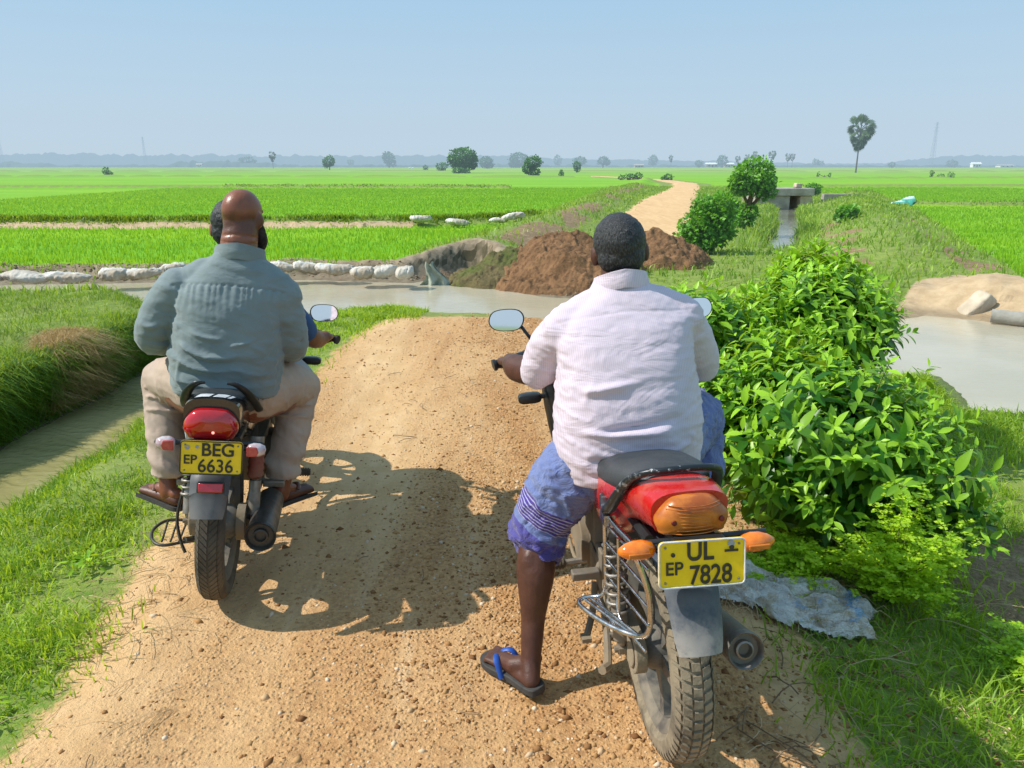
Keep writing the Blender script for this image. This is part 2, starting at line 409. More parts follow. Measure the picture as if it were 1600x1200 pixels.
def railmat():
    m, t = nt('chipped_black_paint'); s = T(t); v = s.obj()
    n_ = s.noise(v, 38, 6, .72); nz = s.xyz(s.n('ShaderNodeNewGeometry').outputs['Normal'])
    f = s.math('MULTIPLY', s.ss(n_, .56, .6), s.ss(s.noise(v, 5, 2, .5), .42, .6)); col = s.mix(f, (.012, .016, .02), (.62, .66, .7))
    s.out(s.bsdf(col, .35, 0, .5)); return m
M['rail'] = railmat()
def platemat():
    m, t = nt('yellow_plate_paint'); s = T(t); v = s.obj(); n_ = s.noise(v, 30, 6, .7)
    col = s.mix(s.ss(n_, .3, .7), (.98, .68, .012), (.90, .60, .01)); col = s.mix(s.ss(s.noise(v, 55, 6, .75), .66, .72), col, (.35, .2, .04))
    s.out(s.bsdf(col, .38, 0, .5, s.bump(n_, .001, .5))); return m
M['plate'] = platemat()
M['plate_ink'] = mat('plate_black_ink', (.02, .02, .02), (.05, .04, .02), .5, ns=120)
M['grey_ink'] = mat('grey_seal', (.35, .36, .38), rough=.5)
# ------------------------------------------------------------------ the site plan (surveyed in metres, +Y away from the camera)
WZ = -0.32
POND = GS([(-420, 456), (40, 444), (260, 440), (480, 436), (560, 439), (640, 441), (700, 431), (735, 424), (772, 440), (800, 454), (860, 463), (960, 470), (1060, 478), (1180, 486),
           (1290, 492), (1400, 497), (1440, 491), (1500, 496), (1600, 508), (1800, 530), (1900, 640), (1700, 660), (1600, 652), (1500, 645), (1478, 612), (1452, 590), (1380, 588), (1300, 580), (1230, 545), (1130, 515), (960, 512),
           (860, 512), (780, 502), (600, 497), (590, 482), (520, 500), (330, 520), (240, 476), (100, 472), (-10, 462), (-300, 480), (-500, 480)], WZ)
CH = [(-3.5, -6), (-3.42, 2), (-3.34, 4.5), (-3.25, 5.9), (-3.2, 7.2), (-3.2, 9.2), (-3.2, 10.5)]
CANAL = GS([(1214, 400), (1222, 380), (1233, 358), (1230, 338), (1229, 322)], WZ)
ROADN = [(-.20, -6), (-.20, 2), (-.25, 5), (-.2, 7.2), (.1, 9.0)]
ROADF = GS([(985, 402), (1010, 365), (1030, 330), (1046, 310), (1072, 293), (1070, 286), (1030, 280.5), (970, 277), (930, 275)], 0)
BAGS1 = GS([(-400, 428), (0, 425), (120, 424), (250, 421), (450, 414), (560, 413), (640, 419), (700, 415)], -.05)
BUND2 = GS([(-400, 350), (0, 350), (330, 350), (560, 349), (700, 347), (830, 346)], -.05)
VERGE = GS([(715, 405), (770, 385), (840, 362), (900, 335), (960, 308), (1000, 288), (1010, 281)], 0)
RBANK = GS([(1450, 432), (1405, 395), (1372, 358), (1345, 325), (1330, 312), (1385, 305)], 0)
BUND3 = GS([(1335, 315), (1400, 318), (1500, 320), (1800, 321)], -.05)
SAND = GS([(1398, 492), (1405, 470), (1440, 446), (1500, 436), (1560, 439), (1660, 452), (1900, 480), (1900, 530), (1600, 505), (1500, 495), (1440, 490)], -.1)
FARB = [GS([(-600, 292), (300, 291.5), (620, 292), (800, 292.5)], 0), GS([(-600, 275.2), (150, 275), (560, 275.3), (900, 276)], 0), GS([(1250, 291), (1600, 290), (2100, 291)], 0), GS([(1180, 278.5), (1600, 277.5), (2200, 278)], 0), GS([(-600, 268), (400, 267.6), (1000, 267.5), (2100, 268)], 0)]

def terrain(x, y):
    """height and ground cover masks: grass (default), dirt, rice, mud, sand, brown bank"""
    x = np.asarray(x, float); y = np.asarray(y, float)
    near = np.exp(-np.hypot(x, y)/60.0)
    n1 = fbm(x*.5, y*.5, 0, 3, 4); n2 = fbm(x*2.3, y*2.3, 0, 9, 4); n3 = fbm(x*11, y*11, 0, 5, 3)
    z = -.06+.05*n1*near+.02*n2*near
    wob = .18*fbm(x*.9, y*.9, 0, 21, 3)+.06*n2
    # fields
    dB1 = dline(x, y, BAGS1); dB2 = dline(x, y, BUND2); dV = dline(x, y, VERGE); dR = dline(x, y, ROADF); dRB = dline(x, y, RBANK); dC = dline(x, y, CANAL); dB3 = dline(x, y, BUND3)
    # interpolate line positions
    def yl(L_, xx):
        xs = [p[0] for p in L_]; ys = [p[1] for p in L_]; return np.interp(xx, xs, ys)
    def xl(L_, yy):
        xs = [p[0] for p in L_]; ys = [p[1] for p in L_]; o = np.argsort(ys); return np.interp(yy, np.array(ys)[o], np.array(xs)[o])
    xv = xl(VERGE, y); xrb = xl(RBANK[:5], y)
    left = (y > yl(BAGS1, x)+.35+.3*wob) & (x < xv-.9-.02*y+wob)
    b2 = np.abs(y-yl(BUND2, x)); left &= ~((b2 < .5+.1*n2) & (x < BUND2[-1][0]))
    ybr = 15.0
    right = (x > xrb+1.2+.03*y+wob) & (y > 11.6+.4*wob) & (sdf_poly(x, y, SAND) > .15+.3*wob)
    b3 = np.abs(y-yl(BUND3, x)); right &= ~((b3 < .7+.2*wob) & (x > BUND3[0][0]))
    far = (y > 62) & (dR > 2.2) & (dC > 2.5)
    rice = (left | right | far).astype(float)
    for L_ in FARB:
        d = np.abs(y-yl(L_, x)); inx = (x > L_[0][0]) & (x < L_[-1][0]); w = .35+y*.006
        z = z+np.where(inx, (.12+.0012*y)*np.exp(-(d/w)**2), 0); rice = np.where(inx & (d < w), rice*0, rice)
    z = z-.08*rice*(y > 20)
    # banks along the fields
    z = z+.13*np.exp(-(np.maximum(dB1-.15, 0)/.22)**2)*(x < 0)
    z = z+.16*np.exp(-(dB2/.28)**2)+.30*np.exp(-(dV/.9)**2)*sst(12.0, 14, y)+.14*np.exp(-(dB3/.6)**2)
    z = z+.34*np.exp(-(dRB/1.0)**2)*sst(11.0, 15, y)
    # roads
    hwn = np.interp(y, [0, 2, 3.2, 9], [1.18, 1.22, 1.36, 1.36]); rn = sst(.28, -.28, dline(x, y, ROADN)-hwn-.28*wob)*sst(9.1, 7.7, y)
    rf = sst(1.35+.9*wob+.25*n3, .75+.9*wob+.25*n3, dR-.004*y*(y < 45))*(y > 12.6)
    z = z*(1-np.maximum(rn, rf))+np.maximum(rn, rf)*(.012*n2*near+.004*n3*near+.0)
    rutn = np.exp(-((x+.95)/.28)**2)+np.exp(-((x-.35)/.3)**2)
    z = z-.012*rn*rutn
    dirt = np.maximum(rn, rf)
    # right verge falls away behind the bush
    fall = sst(1.3, 2.4, x)*sst(9, 4.5, y)*(y < 9)
    z = z-.16*fall
    bare = sst(.25, .0, np.hypot((x-2.75)/1.0, (y-2.75)/.9)-.75+.4*wob)
    # channel and its high left bank
    cx = xl(CH, y)
    dch = x-cx-.12*wob-.05*n2-.10*fbm(x*1.6, y*1.6, 0, 61, 2)
    inch = (y < 10.4)
    lb = sst(-.22, -.52, dch)**.8*inch
    top = .13+.06*n1+.05*n2; hb = np.where(y < 9.6, top, top-.25*sst(9.6, 10.3, y))
    z = np.where(inch, z*(1-lb)+lb*(hb*sst(-3.6, -1.2, dch)+(-.03+.05*n2)*(1-sst(-3.6, -1.2, dch))), z)
    rb = sst(1.15, .2, dch)*(dch > -.3)*inch
    z = z-rb*.42
    wch = sst(-.26, -.16, dch)*sst(.30, .16, dch)*inch
    z = np.where(inch, z*(1-wch)+wch*(-.62), z)
    # ponds, canal
    dp = sdf_poly(x, y, POND)+.16*wob+.05*n3*.6
    sw = np.where(y > 11.8, .5, .9); z = np.where(dp < sw, np.where(dp > 0, z*sst(0, 1, dp/sw)+(WZ+.02)*(1-sst(0, 1, dp/sw)), WZ+.02-.35*sst(0, -.7, dp)), z)
    dc = dC+.3*wob; cw = .08+.007*y
    cz = sst(cw+1.0, cw, dc)*(y > 9.5); z = z*(1-cz)+cz*(WZ+.1-.25*sst(cw, cw*.5, dc))
    cc = sst(cw+.22, cw-.02, dc)*(y > 9.5); z = z*(1-cc)+np.minimum(z, WZ-.14)*cc
    water = ((dp < 0) | (wch > .5) | ((dc < cw) & (y > 9.5)))
    wet = sst(.35, 0.02, dp)*(dp > -2)
    mud = sst(.9, .3, dp+.5*wob)*((y > 9.4) & (x < 1.2)).astype(float)
    dB1e = yl(BAGS1, x)-y
    mud = np.maximum(mud, ((dB1e > -.15) & (dB1e < 2.4) & (y > 10.2) & (x < .3))*sst(1.2, .4, dp))
    z = z+mud*(.03*n2+.02*n3)*(~water)
    sd = sdf_poly(x, y, SAND); sand = sst(.2, -.05, sd+.4*wob)
    z = z+sand*(.13*sst(0, -1.0, sd)*(1+.6*n1)+.05*n2+.02*n3)*sst(0, .7, dp)
    sandb2 = sst(.10, .38, yl(BUND2, x)-y)*sst(.85, .55, b2)*(x < G(640, 350)[0])*sst(-.5, .25, fbm(x*.6, y*.2, 0, 41, 3)+.35)
    sand = np.maximum(sand, sandb2)
    brown = np.exp(-((dR-1.9-.02*y)/.65)**2)*(x < xl(ROADF[:5], y))*((y > 15) & (y < 62))*sst(-.2, .25, fbm(x*1.1, y*.5, 0, 51, 3)+.1)
    brown = np.maximum(brown, sst(.6, .15, np.abs(dRB-1.0+wob))*sst(.0, .25, fbm(x*1.5, y*1.5, 0, 52, 3))*((y > 11) & (y < 24)))
    brown = np.maximum(brown, bare)
    ry = y-6.05; root = sst(1.0, .6, np.hypot((x+3.52+.75*ry)/.42, ry/.62)+.5*wob)
    brown = np.maximum(brown, root); z = z+.02*root
    steep = ((dch < -.15) & (dch > -.45) & inch & (y < 9.6))
    z = z+np.where(dB2 < .5, .02*n3, 0)
    return z, dict(rice=rice, dirt=dirt, mud=mud*(1-dirt), sand=sand, brown=brown, wet=wet, water=water, bank=lb*(y < 9.8)*(y < 10), steep=steep, dch=dch, dp=dp, dRB=dRB, dV=dV, dR=dR, dC=dC, root=root)

def polar_grid():
    th = np.concatenate([np.arange(-180, -52, 4.0), np.arange(-52, 52.01, .2), np.arange(56, 180, 4.0)])
    r = [.35]
    while r[-1] < 5200: r.append(r[-1]*(1.0068 if r[-1] < 90 else 1.02)+.004)
    r = np.array(r); T_, R_ = np.meshgrid(np.radians(th), r, indexing='ij')
    x = R_*np.sin(T_); y = R_*np.cos(T_)
    return x, y
X_, Y_ = polar_grid(); nt_, nr_ = X_.shape
Z_, MK = terrain(X_.ravel(), Y_.ravel())
V_ = np.stack([X_.ravel(), Y_.ravel(), Z_], 1)
ii, jj = np.meshgrid(np.arange(nt_), np.arange(nr_-1), indexing='ij'); i2 = (ii+1) % nt_
F_ = np.stack([ii*nr_+jj, ii*nr_+jj+1, i2*nr_+jj+1, i2*nr_+jj], -1).reshape(-1, 4)
cen = len(V_); V_ = np.vstack([V_, [[0, 0, 0]]])
tri = np.stack([np.arange(nt_)*nr_, ((np.arange(nt_)+1) % nt_)*nr_, np.full(nt_, cen)], 1)

def groundmat():
    m, t = nt('ground_cover'); s = T(t); p = s.pos()
    A = s.n('ShaderNodeAttribute', attribute_name='mA'); a = s.n('ShaderNodeSeparateColor'); s.set(a.inputs[0], A.outputs['Color'])
    B = s.n('ShaderNodeAttribute', attribute_name='mB'); b = s.n('ShaderNodeSeparateColor'); s.set(b.inputs[0], B.outputs['Color'])
    dirt, rice, mud = a.outputs; sand, brown, wet = b.outputs
    big = s.noise(p, .8, 5, .6); mid = s.noise(p, 6, 6, .65); fine = s.noise(p, 45, 5, .7); vf = s.noise(p, 160, 3, .7)
    pxyz = s.xyz(p)
    # turf
    turf = s.mix(s.ss(mid, .3, .7), (.12, .23, .025), (.27, .36, .06)); turf = s.mix(s.ss(fine, .35, .7, 0, .6), turf, (.27, .26, .09))
    turf = s.mix(s.ss(big, .5, .75, 0, .5), turf, (.30, .27, .12))
    # rice, seen from the side it reads as long soft streaks
    st = s.noise(s.scale(p, (.05, .35, 1)), 1.0, 6, .6); st2 = s.noise(s.scale(p, (.9, 3.5, 1)), 1.0, 6, .65)
    rc = s.mix(s.ss(st, .35, .66), (.17, .42, .004), (.27, .49, .006)); rc = s.mix(s.ss(st2, .3, .75, 0, .4), rc, (.12, .33, .004))
    farm = s.ss(pxyz[1], 90, 240); rc = s.mix(farm, rc, s.mix(s.ss(s.noise(s.scale(p, (.004, .03, 1)), 1, 4, .6), .35, .65), (.20, .38, .035), (.32, .46, .07)))
    # dirt road: pale sandy tracks and a stony orange crown
    rut = s.noise(s.scale(p, (1.6, .35, 1)), 1.0, 5, .6)
    d1 = s.mix(s.ss(mid, .3, .7), (.66, .41, .19), (.80, .55, .29)); d2 = s.mix(s.ss(fine, .35, .65), (.38, .175, .062), (.62, .34, .135))
    stony = s.math('ADD', s.math('MULTIPLY', s.ss(s.math('ABSOLUTE', s.math('ADD', pxyz[0], -.08)), 1.0, .25), .42), s.ss(s.math('ADD', rut, s.math('MULTIPLY', mid, .3)), .5, .8, 0, .65), clamp=True)
    stony = s.math('MULTIPLY', stony, s.ss(pxyz[1], 12, 9, .35, 1))
    dc = s.mix(stony, d1, d2); stk = s.noise(s.scale(p, (7, .5, 1)), 1.0, 5, .6); dc = s.mix(s.ss(stk, .52, .72, 0, .35), dc, (.36, .19, .08)); dc = s.mix(s.ss(stk, .46, .28, 0, .35), dc, (.84, .62, .38))
    sp = s.voro(p, 60, out='Distance'); spc = s.voro(p, 60, out='Color')
    dc = s.mix(s.math('MULTIPLY', s.ss(sp, .42, .2), s.math('MULTIPLY', stony, s.ss(s.xyz(spc)[0], .4, .6, 0, .8))), dc, s.mix(s.xyz(spc)[1], (.26, .12, .045), (.66, .48, .28)))
    mc = s.mix(s.ss(mid, .3, .7), (.23, .17, .105), (.42, .33, .22)); sc = s.mix(s.ss(mid, .3, .7), (.62, .46, .28), (.50, .35, .20)); bc = s.mix(s.ss(fine, .3, .7), (.36, .24, .13), (.18, .12, .06))
    bc = s.mix(s.ss(mid, .5, .75), bc, (.50, .36, .21))
    def edge(mask, amt=.9): return s.ss(s.math('ADD', mask, s.math('MULTIPLY', s.math('SUBTRACT', s.math('ADD', s.math('MULTIPLY', mid, .6), s.math('MULTIPLY', fine, .4)), .5), amt)), .38, .62)
    c = s.mix(rice, turf, rc); c = s.mix(edge(brown), c, bc); c = s.mix(edge(mud, 1.2), c, mc); c = s.mix(edge(sand, .8), c, sc); c = s.mix(edge(dirt, 1.1), c, dc)
    c = s.mix(s.math('MULTIPLY', wet, .65), c, s.mix(.6, c, (.06, .05, .03)))
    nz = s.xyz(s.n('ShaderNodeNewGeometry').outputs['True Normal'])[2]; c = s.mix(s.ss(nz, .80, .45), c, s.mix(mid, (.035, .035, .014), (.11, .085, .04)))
    h = s.math('ADD', s.math('MULTIPLY', mid, .5), s.math('ADD', s.math('MULTIPLY', fine, .35), s.math('MULTIPLY', vf, .25)))
    h = s.math('ADD', h, s.math('MULTIPLY', s.ss(sp, .5, .1), s.math('MULTIPLY', stony, .35)))
    nrm = s.bump(h, .028, .8)
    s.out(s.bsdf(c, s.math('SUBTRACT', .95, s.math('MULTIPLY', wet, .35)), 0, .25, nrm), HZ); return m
gm = mesh_np('ground', V_, [F_, tri], [groundmat()])
def colattr(me, name, r, g, b):
    a = me.attributes.new(name, 'FLOAT_COLOR', 'POINT'); z0 = np.zeros(1)
    arr = np.stack([np.append(r, 1), np.append(g, 0), np.append(b, 0), np.ones(len(r)+1)], 1).astype(np.float32); a.data.foreach_set('color', arr.ravel())
colattr(gm, 'mA', MK['dirt'], MK['rice'], MK['mud']); colattr(gm, 'mB', MK['sand'], MK['brown'], MK['wet'])
ground = structure(link(bpy.data.objects.new('ground', gm)))

def watermat(name, c1, c2, rip=(1, 1, 1), rs=9, amp=.004, rough=.06):
    m, t = nt(name); s = T(t); p = s.pos(); col = s.mix(s.ss(s.noise(p, .7, 4, .6), .3, .7), c1, c2)
    w = s.noise(s.scale(p, rip), rs, 5, .62, .6)
    s.out(s.bsdf(col, rough, 0, .5, s.bump(w, amp, 1), IOR=1.33), HZ); return m
def sheet(name, poly, z, m):
    return structure(MB().add([(x, y, z) for x, y in poly], [tuple(range(len(poly)))]).build(name, m, smooth=0))
sheet('pond_water', [(-40, 8.2), (-2.4, 8.2), (-1.4, 8.2), (1, 8.0), (2.2, 5), (40, 5), (40, 15.0), (-40, 15.0)], WZ, watermat('silty_pond_water', (.53, .47, .35), (.45, .40, .28), (1, 2.8, 1), 6, .0035, .05))
def chmat():
    m, t = nt('bank_tinted_channel_water'); s = T(t); p = s.pos(); q = s.xyz(p)
    col = s.mix(s.ss(s.noise(p, 1.2, 4, .6), .3, .7), (.28, .25, .10), (.38, .33, .15))  # olive tint of the reflected bank put into the water colour
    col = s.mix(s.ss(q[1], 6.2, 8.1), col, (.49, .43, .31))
    w = s.math('SINE', s.math('ADD', s.math('MULTIPLY', q[1], 60.0), s.math('ADD', s.math('MULTIPLY', q[0], 22.0), s.math('MULTIPLY', s.noise(p, 3, 4, .6), 26.0))))
    w = s.math('MULTIPLY', w, s.ss(s.noise(p, 1.3, 2, .5), .35, .6)); s.out(s.bsdf(col, .08, 0, .5, s.bump(s.math('ADD', s.math('MULTIPLY', w, .5), s.noise(p, 14, 4, .6)), .006, .8), IOR=1.33)); return m
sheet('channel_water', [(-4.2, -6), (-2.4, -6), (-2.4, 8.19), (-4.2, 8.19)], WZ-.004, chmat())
sheet('canal_water', [(3, 15.01), (12, 15.01), (28, 60), (10, 60)], WZ-.002, watermat('canal_water_surface', (.30, .29, .22), (.2, .2, .12), (1, 2, 1), 4, .004))

# ------------------------------------------------------------------ grass
def blades(name, x, y, h, w, lean, col, mats, droop=.25, z=None, dirn=None, shade=None, label=None):
    n = len(x); zz = terrain(x, y)[0]-.012 if z is None else z
    a = RNG.uniform(0, 2*pi, n); ln = np.abs(RNG.normal(lean, lean*.5, n))
    dx, dy = np.cos(a)*ln, np.sin(a)*ln
    if dirn is not None: dx = dx+dirn[0]; dy = dy+dirn[1]
    b = RNG.uniform(0, 2*pi, n); wx, wy = np.cos(b)*w/2, np.sin(b)*w/2
    P0 = np.stack([x, y, zz], 1); hh = h
    mid = P0+np.stack([dx*hh*.35, dy*hh*.35, hh*.58], 1); tip = P0+np.stack([dx*hh, dy*hh, hh*(1-droop*np.minimum(ln, 1.5))], 1)
    W = np.stack([wx, wy, 0*wx], 1)
    V = np.stack([P0-W, P0+W, mid-W*.8, mid+W*.8, tip], 1).reshape(-1, 3)
    k = np.arange(n)*5
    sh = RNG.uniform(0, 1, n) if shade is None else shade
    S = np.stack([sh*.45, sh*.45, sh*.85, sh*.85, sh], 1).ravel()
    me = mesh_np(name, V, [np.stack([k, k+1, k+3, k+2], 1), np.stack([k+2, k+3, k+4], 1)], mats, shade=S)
    o = link(bpy.data.objects.new(name, me)); o['kind'] = 'stuff'
    if label: o['label'] = label; o['category'] = 'grass'
    return o
def pts_in(n, x0, x1, y0, y1, keep, clump=0.0, cs=3.0, power=1.0):
    x = RNG.uniform(x0, x1, n); u = RNG.uniform(0, 1, n)
    y = y0+(y1-y0)*u**power
    m = (np.abs(x) < .82*(y*CP+.5)+.6); x = x[m]; y = y[m]
    z, k = terrain(x, y); pr = keep(x, y, k)*(~k['water'])
    if clump: pr = pr*np.clip(.5+clump*fbm(x*cs, y*cs, 0, 77, 3)*2, 0.02, 1)
    m = RNG.uniform(0, 1, len(x)) < pr
    return x[m], y[m], z[m]-.01
GV = leafmat('verge_grass_blades', (.08, .22, .012), (.46, .66, .06), .45, tip=(.55, .50, .20))
GD = leafmat('bank_grass_blades', (.03, .12, .012), (.36, .55, .05), .4, tip=(.5, .42, .18))
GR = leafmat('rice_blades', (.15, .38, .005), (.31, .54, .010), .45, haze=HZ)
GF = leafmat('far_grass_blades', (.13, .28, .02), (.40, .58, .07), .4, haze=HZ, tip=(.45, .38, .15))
GS_ = leafmat('dry_straw_blades', (.30, .20, .09), (.66, .52, .28), .3)
# verge between the track and the channel
x, y, z = pts_in(190000, -3.25, -1.0, 1.1, 10.2, lambda x, y, k: (1-k['dirt'])**1.5*(1-k['mud'])*(1-k['brown'])*(k['dp'] > .03), .45, 2.2, 1.25)
nn = fbm(x*3, y*3, 0, 12, 3); h = np.clip(.055+.05*nn+RNG.normal(0, .015, len(x)), .018, .2)*(.8+.05*y)
h = h*np.where(x < -2.6, 1.35, 1); sh = np.clip(.5+.5*fbm(x*1.5, y*1.5, 0, 13, 3)+RNG.normal(0, .2, len(x)), 0, 1)
sh = np.where((x > -1.9) & (RNG.uniform(0, 1, len(x)) < .22), 1.0, np.minimum(sh, .93))
blades('verge_grass', x, y, h, np.full(len(x), .0048)+.0006*y, .75, None, [GV], z=z, shade=sh, label='bright green grass growing between the track and the narrow channel')
# high bank left of the channel
x, y, z = pts_in(230000, -11, -3.62, 3.2, 11.2, lambda x, y, k: (1-k['brown']*.93)*(1-k['mud'])*(k['dp'] > .02)*np.where(k['dch'] > -.9, 1, .45), .3, 2.0, .9)
h = np.clip(.08+.05*fbm(x*2, y*2, 0, 14, 3)+RNG.normal(0, .02, len(x)), .03, .22); edge = np.clip((x+4.0)/.5, 0, 1)
sh = np.clip(.5+.5*fbm(x*1.2, y*1.2, 0, 15, 3)+RNG.normal(0, .2, len(x)), 0, .93)*(1-.35*edge)
blades('bank_grass', x, y, h, np.full(len(x), .006), .95, None, [GD], z=z, shade=sh, dirn=(edge*.45, -edge*.1), label='darker grass covering the high bank left of the narrow channel')
# drooping growth on the cut face of that bank
ys_ = np.linspace(3.2, 9.8, 500); us_ = np.linspace(.05, -.75, 120); YY, UU = np.meshgrid(ys_, us_, indexing='ij'); XX = np.interp(YY, [p[1] for p in CH], [p[0] for p in CH])+UU
ZZ = np.maximum.accumulate(terrain(XX.ravel(), YY.ravel())[0].reshape(XX.shape), axis=1)
n = 62000; yi = RNG.integers(0, 500, n); zt_ = WZ+.01+(.42+.02)*RNG.uniform(0, 1, n)**1.0
xi = np.array([np.searchsorted(ZZ[i], zz) for i, zz in zip(yi, zt_)]); ok = (xi < 119) & (xi > 0); yi, zt_, xi = yi[ok], zt_[ok], xi[ok]; n = len(xi)
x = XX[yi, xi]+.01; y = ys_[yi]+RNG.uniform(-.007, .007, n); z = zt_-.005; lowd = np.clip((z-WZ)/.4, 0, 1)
mk = fbm(x*3, y*3, z*4, 71, 3)+RNG.normal(0, .3, n) > -.30+.25*(1-lowd); x, y, z, lowd = x[mk], y[mk], z[mk], lowd[mk]; n = len(x)
blades('bank_face_grass', x, y, RNG.uniform(.05, .17, n)*(.6+.5*lowd), np.full(n, .008), .7, None, [GD], z=z, shade=np.clip(RNG.uniform(0, .8, n)**1.4*(.35+.65*lowd), 0, 1), dirn=(.55, 0), droop=.95, label='dark weeds hanging over the channel from its high bank')  # blades darken towards the water: shade under the overhang painted into their tone
# right verge, under and round the bushes
x, y, z = pts_in(300000, .55, 7.5, 1.0, 9.5, lambda x, y, k: (1-k['dirt'])**1.3*(1-k['brown']*.9)*(k['dp'] > .04)*(1-k['sand']), .45, 2.0, 1.3)
h = np.clip(.07+.05*fbm(x*2.5, y*2.5, 0, 16, 3)+RNG.normal(0, .02, len(x)), .02, .24)
sh = np.clip(.5+.45*fbm(x*1.5, y*1.5, 0, 17, 3)+RNG.normal(0, .2, len(x)), 0, 1)
blades('roadside_grass', x, y, h, np.full(len(x), .0055)+.0006*y, .8, None, [GV], z=z, shade=sh, label='long grass on the right verge around the leafy bushes')
# banks and verges of the middle distance
x, y, z = pts_in(260000, -22, 24, 9.5, 62, lambda x, y, k: (1-k['dirt'])**2*(1-k['rice'])*(1-k['mud'])**2*(1-k['sand'])*(1-k['brown']*.85)*(k['dp'] > .05), .3, .8, 1.35)
h = np.clip(.12+.06*fbm(x*1.2, y*1.2, 0, 18, 3)+RNG.normal(0, .03, len(x)), .04, .3)+np.where(dline(x, y, CANAL) < .75+.004*y, .16*(1+fbm(x, y, 0, 91, 3)), 0)*(y < 34)
sh = np.clip(.5+.5*fbm(x*.7, y*.7, 0, 19, 3)+RNG.normal(0, .2, len(x)), 0, 1)
blades('bank_turf', x, y, h, .008+.0011*y, .6, None, [GF], z=z, shade=sh, label='rough grass on the banks and bunds of the middle distance')
# rice
x, y, z = pts_in(600000, -26, 38, 11.5, 62, lambda x, y, k: k['rice'], .06, .6, 1.9)
h = .095+.02*fbm(x*.5, y*.5, 0, 22, 3)+RNG.normal(0, .012, len(x)); sh = np.clip(.68+.28*fbm(x*.25, y*.8, 0, 23, 4)+RNG.normal(0, .07, len(x)), 0, 1)
blades('rice_crop', x, y, h, .006+.0009*y, .28, None, [GR], z=z, shade=sh, droop=.1, label='young bright green rice standing in the flooded paddies')

# loose stones on the track
oct_v = np.array([(1, 0, 0), (-1, 0, 0), (0, 1, 0), (0, -1, 0), (0, 0, 1), (0, 0, -1)], float)
oct_f = np.array([(0, 2, 4), (2, 1, 4), (1, 3, 4), (3, 0, 4), (2, 0, 5), (1, 2, 5), (3, 1, 5), (0, 3, 5)])
def pebbles(name, x, y, z, r, m, label, cat='gravel'):
    n = len(x); V = oct_v[None]*(RNG.uniform(.6, 1.25, (n, 6, 1)))*(r[:, None, None])*np.array([1, 1, .65])
    a = RNG.uniform(0, 2*pi, n); c_, s_ = np.cos(a)[:, None], np.sin(a)[:, None]
    V = np.stack([V[..., 0]*c_-V[..., 1]*s_*.75, V[..., 0]*s_+V[..., 1]*c_*.75, V[..., 2]], -1)+np.stack([x, y, z], 1)[:, None]
    F = (oct_f[None]+(np.arange(n)*6)[:, None, None]).reshape(-1, 3)
    o = link(bpy.data.objects.new(name, mesh_np(name, V.reshape(-1, 3), [F], [m], shade=np.repeat(RNG.uniform(0, 1, n), 6), smooth=False))); o['kind'] = 'stuff'; o['label'] = label; o['category'] = cat
def pebmat():
    m, t = nt('track_stones'); s = T(t); a = s.attr('shade'); r = s.n('ShaderNodeValToRGB'); s.set(r.inputs[0], a); e = r.color_ramp.elements
    e[0].color = (.20, .09, .035, 1); e[1].color = (.72, .60, .45, 1); e.new(.45).color = (.42, .23, .09, 1); e.new(.85).color = (.54, .34, .16, 1)
    s.out(s.bsdf(r.outputs[0], .9, 0, .2)); return m
n = 90000; y = 1.0+8*RNG.uniform(0, 1, n)**1.3; x = RNG.uniform(-1.5, 1.2, n); z, k = terrain(x, y)
pr = k['dirt']*np.clip(.10+.9*np.exp(-((x-.05)/.5)**2)*np.clip(.55+1.3*fbm(x*1.3, y*.7, 0, 31, 3), 0, 1), 0, 1); mk = RNG.uniform(0, 1, n) < pr
x, y, z = x[mk], y[mk], z[mk]; r = np.clip(RNG.lognormal(-5.15, .5, len(x)), .002, .022)
PEB = pebmat(); pebbles('gravel', x, y, z, r, PEB, 'small orange and tan stones strewn along the dirt track')
n = 2500; y = RNG.uniform(1, 3.6, n); x = RNG.uniform(.6, 1.6, n); z, k = terrain(x, y); pebbles('verge_stones', x, y, z, np.clip(RNG.lognormal(-4.9, .4, n), .003, .02), PEB, 'stones and clods on the shaded verge beside the red motorcycle')
n = 14000; x = RNG.uniform(-14, 1, n); y = RNG.uniform(9.6, 13.4, n); z, k = terrain(x, y); mk = (RNG.uniform(0, 1, n) < k['mud']) & (~k['water']); x, y, z = x[mk], y[mk], z[mk]
pebbles('mud_clods', x, y, z, np.clip(RNG.lognormal(-3.9, .5, len(x)), .008, .07), mat('mud_clod', (.24, .17, .10), (.36, .27, .17), .95, ns=4, bump=.01), 'dark clods of mud along the far shore of the pond', 'mud')

# straws and twigs
def straws(name, specs, m, label, cat):
    mb = MB()
    for (x0, x1, y0, y1, n, ln, r, lift) in specs:
        for _ in range(n):
            x, y = random.uniform(x0, x1), random.uniform(y0, y1); a = random.uniform(0, 2*pi); L = ln*random.uniform(.5, 1.5); pts = []
            z0 = float(terrain([x], [y])[0][0]); b = a+random.uniform(-.8, .8)
            for k in range(5):
                q = k/4; pts.append((x+math.cos(a+(b-a)*q)*L*q, y+math.sin(a+(b-a)*q)*L*q, z0+r+lift*math.sin(q*pi)*random.uniform(.4, 1)+.004))
            mb.tube(pts, r*random.uniform(.6, 1.2), 4, caps=False)
    o = mb.build(name, m, smooth=180); o['kind'] = 'stuff'; o['label'] = label; o['category'] = cat
    return o
STRAW = mat('dry_straw', (.62, .48, .27), (.42, .29, .14), .8, ns=9)
TWIG = mat('dry_twig', (.16, .09, .05), (.26, .17, .09), .9, ns=30)
